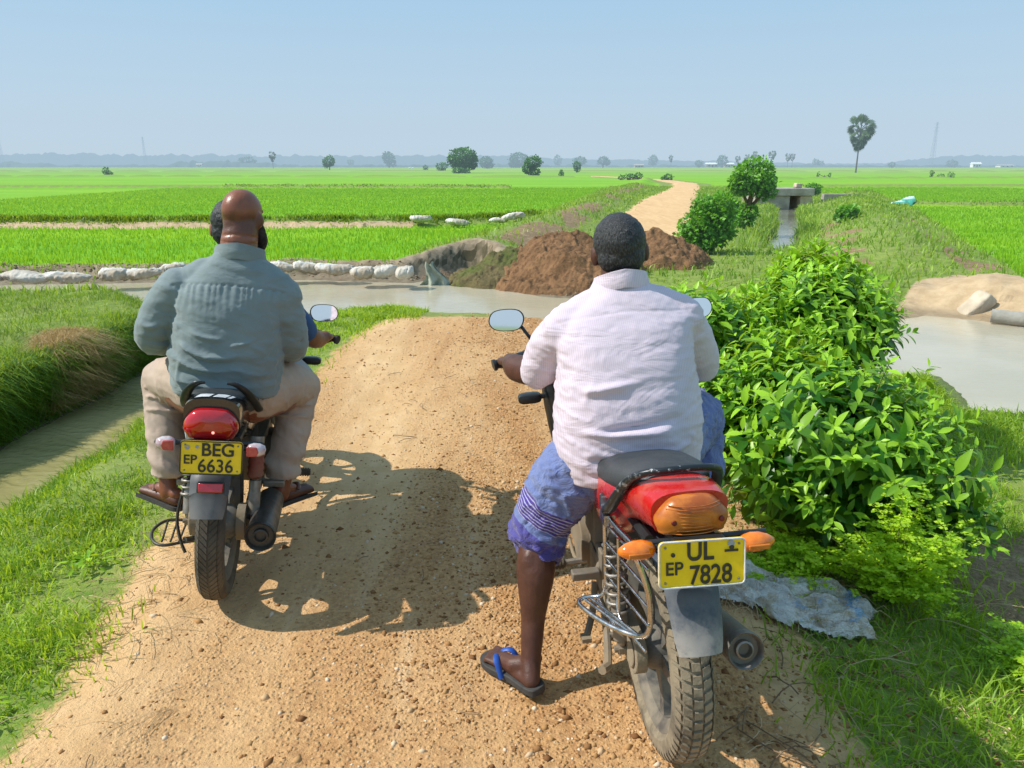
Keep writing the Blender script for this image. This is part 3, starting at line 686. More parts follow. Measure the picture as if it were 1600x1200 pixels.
straws('dry_straw', [(-1.7, -1.0, 1.4, 3.6, 130, .11, .0013, .012), (-1.65, -1.2, 2.2, 3.0, 60, .12, .0015, .02), (.7, 1.7, 1.5, 3.4, 260, .12, .0014, .02), (.72, 1.30, 2.45, 3.0, 300, .12, .0016, .05), (1.0, 2.3, 1.6, 2.8, 60, .22, .0018, .03)], STRAW, 'pale dry straw lying at the edges of the track', 'straw')
straws('twigs', [(-1.2, .5, 1.3, 5, 18, .09, .0015, .006), (-.9, .0, 4.2, 6.2, 14, .12, .002, .015), (.65, 1.3, 1.4, 2.3, 40, .16, .0026, .03)], TWIG, 'thin dark twigs scattered over the dirt track', 'twigs')

# dark ragged grass along the bund between the two left fields
n = 16000; x = RNG.uniform(-22, BUND2[-1][0]+.3, n); xs_ = [p[0] for p in BUND2]; y = np.interp(x, xs_, [p[1] for p in BUND2])+RNG.normal(.0, .16, n)
mk = RNG.uniform(0, 1, n) < np.clip(.75+1.0*fbm(x*.8, y*0, 0, 95, 3), .15, 1); x, y = x[mk], y[mk]
blades('bund_grass', x, y, RNG.uniform(.06, .20, len(x)), np.full(len(x), .025), .6, None, [GD], shade=RNG.uniform(0, .9, len(x)), label='dark ragged grass on the bund between the two left paddies')
# dead roots hanging on the cut bank
n = 11000; th = RNG.uniform(0, 2*pi, n); rr = RNG.uniform(0, 1, n)**.6
y = 6.05+.60*rr*np.sin(th); x = -3.46-.72*(y-6.05)+.38*rr*np.cos(th)
z = terrain(x, y)[0]
edge_x = np.interp(y, ys_, np.array([XX[i, np.searchsorted(ZZ[i], -.02).clip(0, 119)] for i in range(500)])); over = x > edge_x; iy = np.searchsorted(ys_, y).clip(0, 499); lev = -.02-(x-edge_x)*1.0
fx = np.array([XX[i, np.searchsorted(ZZ[i], l).clip(0, 119)] for i, l in zip(iy, lev)]); x = np.where(over, fx+.02, x); z = np.where(over, np.maximum(lev, WZ+.03), z); kp = ~(over & (lev < WZ+.04)); x, y, z = x[kp], y[kp], z[kp]; n = len(x)
blades('dead_roots', x, y, RNG.uniform(.05, .16, n), np.full(n, .0045), 1.3, None, [GS_], z=z+.01, shade=RNG.uniform(0, .9, n)**1.6, dirn=(.6, -.2), droop=.6, label='patch of dry brown roots on the cut bank beside the channel').__setitem__('category', 'roots')
# ------------------------------------------------------------------ motorcycles (built in the bike's own frame: +Y ahead, rear tyre touches the ground at the origin)
def frame(loc, yaw, lean): return Matrix.Translation((loc[0], loc[1], 0)) @ Matrix.Rotation(math.radians(yaw), 4, 'Z') @ Matrix.Rotation(math.radians(lean), 4, 'Y')
RB = frame(G(1034, 1146), 6.3, -3.0); RB0 = frame(G(1056, 1182), 3, -5.5); LB = frame(G(345, 922), 11, 6)
WB = 1.26
def wheel(parent, cy, R, wt, knobby, spokes=6):
    """wheel > tyre, rim"""
    w = bpy.data.objects.new('wheel', None); link(w); w.parent = parent
    tm = M['tyre_dusty'] if knobby else M['tyre']
    hw = wt/2; Rr = R-.078; mb = MB(); prof = []
    for k in range(17):
        a = -1.0+2.0*k/16; prof.append((Rr+(R-.006-Rr)*(1-abs(a)**2.6*.62)-.0*a if abs(a) < .92 else Rr+.02, hw*math.sin(a*pi/2)*1.0 if abs(a) < .92 else hw*a*.82))
    prof = [(Rr-.004, -hw*.62)]+[(Rr+(R-.006-Rr)*(math.cos(math.asin(max(-1, min(1, a)))*1.0)**.75), hw*math.sin(a*pi/2)**1 if True else 0) for a in [-.985, -.93, -.85, -.74, -.6, -.45, -.3, -.15, 0, .15, .3, .45, .6, .74, .85, .93, .985]]+[(Rr-.004, hw*.62)]
    mb.lathe(prof, (0, cy, R), 'x', 96)
    # tread blocks standing on the carcass
    nb = 62 if knobby else 74
    def surf(a, t, lift):
        s_ = math.sin(t*pi/2); r = Rr+(R-.006-Rr)*(math.cos(math.asin(t))**.75)+lift; return (hw*s_*(1+.02), cy+r*math.sin(a), R-r*math.cos(a))
    cols = [(-.80, -.60), (-.50, -.20), (-.13, .13), (.20, .50), (.60, .80)] if knobby else [(-.78, -.44), (-.40, -.04), (.04, .40), (.44, .78)]
    for i in range(nb):
        a0 = 2*pi*i/nb; da = 2*pi/nb
        for j, (t0, t1) in enumerate(cols):
            sh = (.5 if j % 2 else 0)*da if knobby else 0; g = .30 if knobby else .10
            sk = 0 if knobby else (1.15 if t0 < 0 else -1.15)*da*(1 if j in (1, 2) else .8)
            if knobby: sk = .25*da*(1 if j < 2 else -1 if j > 2 else 0)
            aa = a0+sh; e = da*(1-g); vs = []
            lf = .0075 if knobby else .0035
            for lift in (-.004, lf):
                for (u, t) in ((0, t0), (1, t0), (1, t1), (0, t1)):
                    k = sk*((t-t0)/(t1-t0)); c_ = .06*e if lift > 0 else 0
                    vs.append(surf(aa+u*e+k+(c_ if u == 0 else -c_), t, lift*(.8 if abs(t) > .7 else 1)))
            mb.add(vs, [(0, 1, 2, 3), (4, 7, 6, 5), (0, 4, 5, 1), (1, 5, 6, 2), (2, 6, 7, 3), (3, 7, 4, 0)])
    mb.build('tyre', tm, w, smooth=40)
    rb = MB(); rb.lathe([(Rr-.006, -.036), (Rr+.004, -.038), (Rr+.004, -.034), (Rr-.014, -.028), (Rr-.020, 0), (Rr-.014, .028), (Rr+.004, .034), (Rr+.004, .038), (Rr-.006, .036), (Rr-.030, .02), (Rr-.032, -.02)], (0, cy, R), 'x', 64)
    rb.lathe([(.012, -.06), (.05, -.06), (.062, -.04), (.066, -.02), (.066, .02), (.062, .04), (.05, .06), (.012, .06)], (0, cy, R), 'x', 32)
    for k in range(spokes):
        a = 2*pi*k/spokes+.3; d = Vector((0, math.sin(a), math.cos(a))); q = Vector((0, math.cos(a), -math.sin(a))); o = Vector((0, cy, R)); vs = []
        for r, hw_, th in ((.05, .026, .020), (Rr*.6, .015, .013), (Rr-.022, .022, .018)):
            for sx, sq in ((-1, -1), (1, -1), (1, 1), (-1, 1)): vs.append(o+d*r+q*hw_*sq+Vector((th*sx, 0, 0)))
        rb.loft([vs[0:4], vs[4:8], vs[8:12]])
    rb.build('rim', M['rim'], w, smooth=40)
    return w
def superring(y, z, w, h, n=2.6, seg=24, wt=None, xo=0):
    """cross-section in the xz plane; wt = width factor of the lower half"""
    out = []
    for k in range(seg):
        t = 2*pi*k/seg; c_, s_ = math.cos(t), math.sin(t); q = 1 if (wt is None or s_ > 0) else wt
        out.append((xo+w*q*abs(c_)**(2/n)*(1 if c_ >= 0 else -1), y, z+h*abs(s_)**(2/n)*(1 if s_ >= 0 else -1)))
    return out
def text_mesh(mb, body, cx, cz, h, y, sx=1.0, mi=0, thick=.0012, weight=.0):
    cu = bpy.data.curves.new('t', 'FONT'); cu.body = body; cu.size = 1; cu.extrude = .02; cu.align_x = 'CENTER'; cu.offset = weight
    o = bpy.data.objects.new('t', cu); link(o); dg = bpy.context.evaluated_depsgraph_get(); dg.update(); me = bpy.data.meshes.new_from_object(o.evaluated_get(dg))
    vs = [v.co.copy() for v in me.vertices]; x0 = min(v.x for v in vs); x1 = max(v.x for v in vs); y0 = min(v.y for v in vs); y1 = max(v.y for v in vs); k = h/(y1-y0)
    vs = [(cx+(v.x-(x0+x1)/2)*k*sx, y-(thick if v.z > 0 else -thick), cz+(v.y-(y0+y1)/2)*k) for v in vs]
    mb.add(vs, [tuple(p.vertices) for p in me.polygons], mi); bpy.data.objects.remove(o); bpy.data.curves.remove(cu)
def rrect(w, h, r, n=6):
    out = []
    for cx, cz, a0 in ((w/2-r, h/2-r, 0), (-w/2+r, h/2-r, 90), (-w/2+r, -h/2+r, 180), (w/2-r, -h/2+r, 270)):
        for k in range(n+1):
            a = math.radians(a0+90*k/n); out.append((cx+r*math.cos(a), cz+r*math.sin(a)))
    return out
def smooth_poly(pts, n=6): return [(p.x, p.y) for p in spline([(a, b, 0) for a, b in pts], n, True)]

def number_plate(root, c, w, h, rows, rx, ry, kind):
    o = bpy.data.objects.new('number_plate', MB().prism([(x, z) for x, z in rrect(w, h, .012)], 0, .003).mesh('number_plate', M['plate'])); link(o); o.parent = root
    o.location = c; o.rotation_euler = (rx, ry, 0)
    rim = MB(); rim.tube([(x, -.0015, z) for x, z in rrect(w-.004, h-.004, .011)], .0022, 6, closed=True); rim.build('border', M['plate_ink'] if kind == 'L' else M['white_paint'], o)
    t = MB()
    for (body, cx, cz, hh, sx, wgt) in rows: text_mesh(t, body, cx, cz, hh, -.0016, sx, weight=wgt)
    if kind == 'R':
        t.prism([(.052, .024), (.083, .024), (.083, .029), (.052, .029)], -.003, 0); t.lathe([(0, -.0032), (.0055, -.003), (.0055, 0), (0, 0)], (.068, 0, .034), 'y', 16, closed=False); t.lathe([(0, -.0032), (.005, -.003), (.005, 0), (0, 0)], (-.068, 0, .024), 'y', 16, closed=False)
    t.build('characters', M['plate_ink'], o, smooth=0)
    sl = MB()
    if kind == 'R': sl.lathe([(0, -.0028), (.008, -.0026), (.008, 0), (0, 0)], (.067, 0, .043), 'y', 20, closed=False)
    else:
        sl.lathe([(0, -.0028), (.0055, -.0026), (.0055, 0), (0, 0)], (-.045, 0, .036), 'y', 20, closed=False)
        sl.lathe([(.004, -.0028), (.0085, -.0026), (.0085, 0), (.004, 0)], (-.075, 0, .034), 'y', 6)
    for sx, sz in ((-1, 1), (1, 1), (-1, -1), (1, -1)): MB().ell((sx*(w/2-.016), -.001, sz*(h/2-.014)), (.0032, .002, .0032), seg=10, rings=6).build('rivet', M['metal'], o)
    sl.build('seal', M['grey_ink'], o)
    return o
def blinker(root, c, side, kind):
    """side -1 left, +1 right: indicator (> lens)"""
    body = MB(); L = .085 if kind == 'R' else .062; x0 = c[0]
    pr = [(.006, 0), (.019, .008), (.025, .03), (.0245, .05), (.018, .07), (.008, L), (0.0, L+.002)] if kind == 'R' else [(.008, 0), (.021, .006), (.026, .022), (.024, .042), (.016, L-.004), (0, L)]
    rings = [[(x0+side*t, c[1]+r*1.05*math.cos(a)*(1 if math.cos(a) > 0 else .9), c[2]+r*.92*math.sin(a)) for a in [2*pi*k/20 for k in range(20)]] for r, t in pr]
    body.loft(rings); lens_m = M['amber'] if kind == 'R' else M['clear']
    o = body.build('indicator', lens_m, root, smooth=60)
    st = MB().tube([(x0-side*.06, c[1]+.02, c[2]+.004), (x0+side*.008, c[1], c[2])], .008, 10); st.build('stalk', M['black'], o)
    if kind == 'R':
        b = MB(); b.box((x0+side*.042, c[1]-.0235, c[2]-.002), (.05, .006, .012)); b.build('bulb', M['amber_dark'], o, bevel=.002)
    else:
        b = MB(); b.prism([(x0+side*(t), c[2]+dz) for t, dz in ((.002, -.017), (.034, -.016), (.04, 0), (.034, .017), (.002, .018))], c[1]-.027, c[1]-.018); b.build('bulb', M['pinkbulb'], o, bevel=.003)
    return o
def mirror(root, c, stem0, w=.128, h=.078, side=-1, tilt=(0, 0, 0)):
    q = Euler(tilt).to_matrix(); out = []
    shp = smooth_poly([(-.5*side*-1*w if False else -.50*w, -.02*h), (-.36*w, .40*h), (.02*w, .5*h), (.38*w, .40*h), (.5*w, .02*h), (.34*w, -.44*h), (-.06*w, -.5*h), (-.38*w, -.38*h)], 5)
    def tr(x, y, z): v = q @ Vector((x*(-side), y, z)); return (c[0]+v.x, c[1]+v.y, c[2]+v.z)
    hs = MB(); hs.loft([[tr(x*.55, .038, z*.55) for x, z in shp], [tr(x*.92, .022, z*.92) for x, z in shp], [tr(x*1.03, 0, z*1.03) for x, z in shp], [tr(x*1.03, -.004, z*1.03) for x, z in shp], [tr(x*.95, -.004, z*.95) for x, z in shp]])
    o = hs.build('mirror', M['black'], root, smooth=50)
    g = MB(); g.add([tr(x*.96, -.0052, z*.96) for x, z in shp], [tuple(range(len(shp)))]); g.build('glass', M['mirror'], o, smooth=0)
    st = MB(); st.tube(spline([stem0, ((stem0[0]*2+c[0])/3, stem0[1]-.005, stem0[2]+.06), tr(.40*w*1, .012, -.36*h)], 6), .0062, 8); st.build('stem', M['black'], o)
    return o

def motorcycle(kind, root):
    Rr = kind == 'R'; dz = -.050 if Rr else -.080          # the laden bike sits lower on its springs
    R = .30 if Rr else .292
    paint = M['red'] if Rr else M['black_gloss']
    wheel(root, 0, R, .100 if Rr else .095, Rr)
    wheel(root, WB, R, .082, False)
    # --- rear mudguard: a curved flap
    def flap(path, name, m, w0=.055, lip=.022):
        mb = MB(); rings = []
        for i, (y, z, w) in enumerate(path):
            y1, z1 = path[min(i+1, len(path)-1)][:2]; y0, z0 = path[max(i-1, 0)][:2]; t = Vector((0, y1-y0, z1-z0)).normalized(); nrm = Vector((0, -t.z, t.y))   # outward
            if nrm.dot(Vector((0, y, z-R))) < 0: nrm = -nrm
            ring = []
            for k in range(13):
                a = -1+2*k/12; d = -lip*abs(a)**3; ring.append(Vector((w*a, y, z))+nrm*d)
            for k in range(12, -1, -1):
                a = -1+2*k/12; d = -lip*abs(a)**3-.004; ring.append(Vector((w*a*.97, y, z))+nrm*d)
            rings.append(ring)
        return mb.loft(rings).build(name, m, root, smooth=50)
    pth = [(.22, .60, .058), (.10, .66, .060), (-.05, .685, .062), (-.16, .68, .064), (-.235, .66, .066), (-.268, .62, .065), (-.292, .58, .062), (-.312, .54, .058), (-.325, .512, .052)]
    pth = [(p.x, p.y, p.z) for p in spline(pth, 3)]
    pth = [(y, z+dz+.02*(z < .6), w*.98) for y, z, w in pth] if not Rr else [(y, z-.022, w) for y, z, w in pth]
    fl = flap(pth, 'rear_mudguard', M['flap'] if Rr else M['flap_grey'])
    if not Rr:
        rf = MB(); rf.box((.012, -.302, .555), (.078, .012, .030), (-.35, 0, 0)); rf.build('reflector', M['redlens'], root, bevel=.003)
        rr_ = MB(); rr_.box((.012, -.297, .555), (.088, .010, .038), (-.35, 0, 0)); rr_.build('reflector_housing', M['black'], root, bevel=.003)
    # front mudguard
    fp = [(WB+(R+.035)*math.sin(a), R+(R+.035)*math.cos(a), .052) for a in [math.radians(x) for x in range(-95, 50, 12)]]
    mb = MB(); rings = []
    for y, z, w in fp:
        nrm = Vector((0, y-WB, z-R)).normalized(); rings.append([Vector((w*(-1+2*k/10), y, z))-nrm*.02*abs(-1+2*k/10)**3 for k in range(11)]+[Vector((w*.96*(1-2*k/10), y, z))-nrm*(.004+.02*abs(1-2*k/10)**3) for k in range(11)])
    mb.loft(rings).build('front_mudguard', paint, root, smooth=50)
    # --- tail cowl and side panels, one lofted shell
    if Rr:
        secs = [(.50, .665, .085, .085, .9), (.38, .680, .120, .140, .92), (.25, .708, .130, .138, .92), (.12, .752, .130, .112, .86), (.0, .80, .115, .075, .82), (-.10, .833, .108, .066, .92), (-.17, .848, .102, .060, .95), (-.215, .853, .094, .054, .95)]
    else:
        secs = [(.50, .66, .085, .085, .9), (.38, .685, .10, .10, .8), (.25, .71, .11, .10, .75), (.12, .75, .112, .09, .75), (.0, .80, .105, .074, .85), (-.10, .838, .098, .068, .95), (-.17, .852, .094, .064, 1.0), (-.21, .856, .090, .060, 1.0)]
    sp_ = spline([(a, b, c) for a, b, c, d, e in secs], 4); sp2 = spline([(d, e, 0) for a, b, c, d, e in secs], 4)
    mb = MB(); mb.loft([superring(p.x, p.y+dz, p.z, q.x, 3.0, 28, q.y) for p, q in zip(sp_, sp2)])
    cowl = mb.build('tail_cowl', paint, root, smooth=55)
    # side panel flares + decals
    if Rr:
        for sx in (-1, 1):
            d = MB()
            for (a, b) in (((.44, .735), (.13, .745)), ((.42, .685), (.16, .72))):
                pts = []
                n = 10; up = []; lo = []
                for k in range(n+1):
                    t = k/n; y = a[0]+(b[0]-a[0])*t; z = a[1]+(b[1]-a[1])*t+.02*math.sin(t*pi*.8); th = .019*math.sin(min(t*1.15+.12, 1)*pi)**.7
                    up.append((y, z+th)); lo.append((y, z-th*.5))
                # drape on the shell: sample x from the section widths
                def xs(y, z):
                    best = min(range(len(sp_)), key=lambda i: abs(sp_[i].x-y)); w = sp_[best].z; zc = sp_[best].y+dz; h = sp2[best].x; q = sp2[best].y if z < zc else 1
                    u = min(abs(z-zc)/h, .97); return sx*(w*q*(1-u**3.0)**(1/3.0)+.0022)
                vs = [(xs(y, z), y, z+0) for y, z in up]+[(xs(y, z), y, z) for y, z in lo]
                d.add(vs, [(k, k+1, n+2+k, n+1+k) for k in range(n)])
            d.build('decal', M['decal'], root, smooth=180)
    else:
        d = MB()
        for x0, x1 in ((-.058, -.012), (.0, .04), (.046, .056)):
            n = 6; ring = []
            for yy in (-.195, -.155):
                ring.append([(x0+(x1-x0)*k/n+(.012 if yy > -.17 else 0), yy, .0) for k in range(n+1)])
            def top(x, y):
                best = min(range(len(sp_)), key=lambda i: abs(sp_[i].x-y)); w = sp_[best].z; zc = sp_[best].y+dz; h = sp2[best].x; return zc+h*(1-min(abs(x)/w, .98)**3)**(1/3)+.002
            vs = [(x, y, top(x, y)) for r_ in ring for x, y, _ in r_]
            d.add(vs, [(k, k+1, n+2+k, n+1+k) for k in range(n)])
        d.build('decal', M['white_paint'], root, smooth=180)
    # --- tail light
    zl = .853+dz-(0 if Rr else .022)
    if Rr: out = [(-.088, -.006), (-.078, .014), (-.052, .040), (-.025, .047), (.025, .047), (.052, .040), (.078, .014), (.088, -.006), (.080, -.030), (.062, -.043), (-.062, -.043), (-.080, -.030)]
    else: out = [(-.088, -.010), (-.080, .018), (-.058, .044), (-.03, .053), (.03, .053), (.058, .044), (.080, .018), (.088, -.010), (.078, -.036), (.055, -.052), (-.055, -.052), (-.078, -.036)]
    sh = smooth_poly(out, 4)
    tl = MB(); tl.loft([[(x*1.05, -.19, zl+z*1.06) for x, z in sh], [(x*1.05, -.212, zl+z*1.06) for x, z in sh]])
    t = tl.build('tail_light', M['red'] if Rr else M['black'], root, smooth=50)
    ln = MB(); ln.loft([[(x*k, y, zl+z*k) for x, z in sh] for k, y in ((1.0, -.208), (1.0, -.226), (.93, -.240), (.75, -.250), (.45, -.256), (.15, -.258))])
    ln.build('lens', M['amber_dark'] if Rr else M['redlens'], t, smooth=60)
    if Rr:
        rbs = MB()
        for k in range(9):
            z = -.034+.0085*k; wx = .074-.35*max(z, 0)**1.0-.15*max(-z-.02, 0)
            rbs.tube(spline([(-wx, -.241+.004, zl+z), (-wx*.5, -.2545, zl+z), (0, -.2585, zl+z), (wx*.5, -.2545, zl+z), (wx, -.241+.004, zl+z)], 4), .0016, 6)
        rbs.build('lens_ribs', M['amber_dark'], t, smooth=180)
        lr = MB()
        lr.box((.0, -.245, zl-.052), (.075, .03, .016)); lr.build('reflector', M['redlens'], root, bevel=.004)
        for sx in (-.05, .062):
            b = MB(); b.lathe([(0, -.258), (.006, -.257), (.007, -.25), (0, -.245)], (sx, 0, zl-.004), 'y', 14, closed=False); b.build('screw', M['gaiter'], t)
    else:
        b = MB(); b.ell((.012, -.259, zl-.018), (.005, .003, .005)); 
        glow = bpy.data.materials.new('brake_glint'); glow.use_nodes = True; gb = glow.node_tree.nodes['Principled BSDF']; gb.inputs['Base Color'].default_value = (1, .6, .5, 1); gb.inputs['Emission Color'].default_value = (1, .35, .25, 1); gb.inputs['Emission Strength'].default_value = 1.2
        b.build('bulb', glow, t)  # glowing bead set on the lens as its bright glint
    # plate bracket, plate
    zp = .718 if Rr else .660
    br = MB(); br.box((0, -.278, zp+.0), (.12, .03, .10), (-.1, 0, 0)); br.tube([(-.17, -.25, zp+.035), (.17, -.25, zp+.035)], .009, 8); br.box((0, -.225, zp+.025), (.10, .09, .04)); br.build('plate_bracket', M['black'], root, bevel=.004)
    if Rr: number_plate(root, (0, -.302, zp), .203, .111, [('UL', -.004, .0305, .046, .84, .018), ('7828', .020, -.026, .046, .80, .012), ('EP', -.064, -.008, .030, .98, .010)], math.radians(-8), math.radians(2.0), 'R')
    else: number_plate(root, (.014, -.300, zp), .196, .113, [('BEG', .020, .028, .044, .98, .018), ('6636', .014, -.026, .045, .90, .010), ('EP', -.064, -.006, .030, 1.0, .012)], math.radians(-8), math.radians(.5), 'L')
    blinker(root, (-.098 if Rr else -.103, -.265, zp+.028 if Rr else zp+.035), -1, kind); blinker(root, (.098 if Rr else .120, -.265, zp+.02), 1, kind)
    # --- seat
    sz = -.040 if Rr else -.076
    ss = [(.66, .745, .075, .028), (.60, .765, .10, .04), (.50, .75, .125, .045), (.40, .752, .135, .046), (.30, .770, .134, .05), (.22, .786, .132, .052), (.10, .816, .130, .054), (.0, .842, .120, .050), (-.06, .858, .104, .042), (-.10, .866, .078, .030)]
    s3 = spline([(a, b, c) for a, b, c, d in ss], 4); s4 = spline([(d, 0, 0) for a, b, c, d in ss], 4)
    MB().loft([superring(p.x, p.y+sz*(1 if p.x < .3 else .6), p.z, q.x, 2.6, 24) for p, q in zip(s3, s4)]).build('seat', M['seat'], root, smooth=70)
    # --- grab rail
    if Rr:
        pts = [(-.128, .135, .738), (-.138, .06, .742), (-.138, .02, .752), (-.128, -.02, .80), (-.112, -.07, .862), (-.085, -.115, .90), (-.03, -.14, .915), (.04, -.14, .915), (.092, -.115, .90), (.120, -.07, .868), (.140, -.01, .81), (.150, .04, .762), (.148, .08, .745)]
        rr = [.010, .016, .018, .017, .014, .012, .0105, .0105, .012, .014, .016, .016, .012]
        pts = [(x, y, z-.034) for x, y, z in pts]; a = spline(pts, 5); r = interp(rr, len(a)); MB().tube(a, r, 12, flat=.8).build('grab_rail', M['rail'], root, smooth=60)
    else:
        for sx in (-1, 1):
            pts = [(sx*.115, .10, .70), (sx*.125, .02, .735), (sx*.118, -.04, .775), (sx*.098, -.09, .825), (sx*.066, -.125, .862), (sx*.036, -.13, .868)]
            a = spline(pts, 5); r = interp([.011, .016, .017, .016, .012, .006], len(a)); MB().tube(a, r, 12, flat=.6).build('grab_rail', M['black'], root, smooth=60)
    # --- frame, swingarm, shocks
    fr = MB()
    for sx in (-1, 1):
        fr.tube(spline([(sx*.07, -.12, .74+dz), (sx*.075, .2, .66), (sx*.07, .45, .62), (sx*.06, .62, .70)], 5), .013, 8)
        fr.tube(spline([(sx*.06, .45, .62), (sx*.07, .42, .42), (sx*.06, .50, .28)], 5), .014, 8)
        fr.tube([(sx*.09, -.01, R), (sx*.085, .25, .315), (sx*.07, .46, .36)], .018, 8)
    fr.tube([(0, .62, .72), (0, .95, .92)], .02, 8); fr.tube(spline([(0, .95, .88), (0, .90, .55), (0, .82, .30)], 4), .016, 8)
    fr.build('frame', M['black'], root)
    for sx in (-1, 1):
        sb = Vector((sx*.115, .0, R+.03)); st_ = Vector((sx*.115, .085, .655+dz*.8)); d = st_-sb
        sk = MB(); sk.tube([sb, sb+d*.45], .022, 14); sk.tube([sb+d*.4, st_], .011, 10); sk.tube([st_-d*.04, st_+d*.04], .026, 14); sk.ell(sb, (.014, .02, .02))
        so_ = sk.build('shock_absorber', M['dirty_metal'] if Rr else M['metal'], root)
        if Rr or sx < 0:
            co = [sb+d*(.22+.70*k/90)+Vector((math.cos(k*2*pi*8/90)*.029, math.sin(k*2*pi*8/90)*.029, 0)) for k in range(91)]
            MB().tube(co, .0052, 7).build('spring', M['metal'], so_, smooth=180)
        else:
            ga = MB(); ga.lathe([(.031 if k % 2 else .026, .012*k) for k in range(11)], (0, 0, 0), 'z', 18); ga.v = [tuple(sb+d*(.5+z/.12*.42)+Vector((x, y, 0))) for x, y, z in ga.v]; ga.build('gaiter', M['gaiter'], so_, smooth=180)
    # chain case left
    cc = MB(); oc = []
    for k in range(13): a = pi/2+pi*k/12; oc.append((-.045+.052*math.cos(a), .315+.056*math.sin(a)))
    for k in range(13): a = -pi/2+pi*k/12; oc.append((.47+.062*math.cos(a), .345+.062*math.sin(a)))
    cc.prism(oc, -.098, -.066, 'yz'); cc.prism([(y*.93+.01, (z-.32)*.8+.32) for y, z in oc], -.104, -.098, 'yz')
    cc.build('chain_case', M['tyre_dusty'] if Rr else M['dirty_metal'], root, bevel=.006)
    ax = MB(); ax.tube([(-.135, 0, R), (.135, 0, R)], .010, 10); ax.tube([(-.125, 0, R), (-.105, 0, R)], .018, 6); ax.tube([(.105, 0, R), (.125, 0, R)], .018, 6); ax.tube([(.06, 0, R), (.09, 0, R)], .07, 24); ax.build('axle', M['dirty_metal'], root)
    # exhaust, right
    ex = MB()
    ey = -.215 if Rr else -.17; ezz = .412 if Rr else .315; xx = .140 if Rr else .155
    axp = spline([(.12, .95, .50), (.13, .99, .34), (.12, .86, .22), (.13, .60, .21), (xx-.01, .36, .245), (xx, .28, .275)], 6)
    ex.tube(axp, .017, 12); d0 = Vector((xx, .28, .275)); d1 = Vector((xx+.005, ey, ezz)); q = (d1-d0)
    rad = .046 if Rr else .052
    ex.tube([d0, d0+q*.06, d0+q*.12, d0+q*.94, d1-q*.02], [.02, .034, rad, rad, rad*.98], 28)
    e = ex.build('exhaust', M['dirty_metal'] if Rr else M['black'], root, smooth=50)
    qn = q.normalized(); cap = MB(); nrm = qn; tt = Matrix.Translation(d1) @ q.to_track_quat('Y', 'Z').to_matrix().to_4x4()
    prof = [(rad*.98, -.02), (rad*1.05, -.012), (rad*1.07, .004), (rad*1.0, .012), (rad*.90, .006), (rad*.82, -.02), (rad*.55, -.03), (rad*.50, .004), (rad*.40, .006), (rad*.34, -.01), (rad*.30, -.09)]
    cap.lathe(prof, (0, 0, 0), 'y', 32, closed=False); cap.v = [tuple(tt @ Vector(v)) for v in cap.v]; cap.build('exhaust_tip', M['metal'] if Rr else M['black'], e, smooth=40)
    bo = MB(); bo.lathe([(rad*.8, -.022), (0, -.022)], (0, 0, 0), 'y', 32, closed=False); bo.lathe([(rad*.32, -.012), (0, -.012)], (0, 0, 0), 'y', 20, closed=False); bo.v = [tuple(tt @ Vector(v)) for v in bo.v]; bo.build('exhaust_bore', mat('soot', (.03, .018, .01), (.10, .05, .025), .9, ns=30), e)
    # engine
    en = MB(); en.box((0, .60, .36), (.20, .26, .20)); en.tube([(-.13, .56, .35), (.13, .56, .35)], .085, 24); en.tube([(-.125, .68, .36), (.125, .68, .36)], .075, 24)
    for k in range(7): en.box((0, .74+.022*k*.45, .47+.024*k), (.17, .16, .009), (-.35, 0, 0))
    en.box((0, .77, .55), (.11, .11, .2), (-.35, 0, 0)); en.tube([(-.05, .55, .47), (-.05, .50, .54), (-.03, .44, .56)], .026, 12); en.box((-.09, .42, .52), (.05, .14, .16)); en.build('engine', M['dirty_metal'], root, bevel=.006)
    # foot pegs, levers, stand
    for sx in (-1, 1):
        pg = MB(); pg.tube([(sx*.11, .50, .30), (sx*.19, .50, .295)], .012, 8); o = pg.build('footrest', M['metal'], root)
        rb_ = MB()
        for k in range(10): rb_.tube([(sx*(.19+.0105*k), .50, .295), (sx*(.197+.0105*k), .50, .295)], .019 if k % 1 == 0 else .016, 14)
        rb_.tube([(sx*.185, .50, .295), (sx*.298, .50, .295)], .015, 12); rb_.build('rubber', M['tyre'], o)
        py, pz = (.24, .40) if Rr else (.25, .345)
        pg = MB(); pg.tube([(sx*.08, py+.1, pz+.02), (sx*.13, py, pz)], .011, 8); pg.box((sx*.165, py, pz), (.085, .034, .026)); pg.box((sx*.11, py+.03, pz+.02), (.014, .07, .09)); pg.build('pillion_footrest', M['dirty_metal'] if Rr else M['metal'], root, bevel=.005)
    lv = MB(); lv.tube(spline([(-.12, .52, .27), (-.13, .62, .25), (-.13, .72, .27)], 4), .007, 8); lv.tube([(-.13, .72, .27), (-.17, .72, .27)], .009, 8); lv.tube(spline([(-.10, .42, .26), (-.12, .36, .20), (-.16, .27, .165)], 4), .011, 8); lv.box((-.165, .26, .163), (.03, .035, .014)); lv.build('side_stand', M['dirty_metal'], root)
    cs = MB(); cs.tube(spline([(-.08, .42, .25), (-.10, .25, .17), (-.125, .13, .15)], 4), .012, 8); cs.tube(spline([(.08, .42, .25), (.10, .25, .17), (.125, .13, .15)], 4), .012, 8); cs.tube([(-.1, .25, .17), (.1, .25, .17)], .01, 8); cs.tube([(-.125, .13, .15), (-.15, .10, .16)], .014, 8); cs.build('centre_stand', M['dirty_metal'] if Rr else M['black'], root)
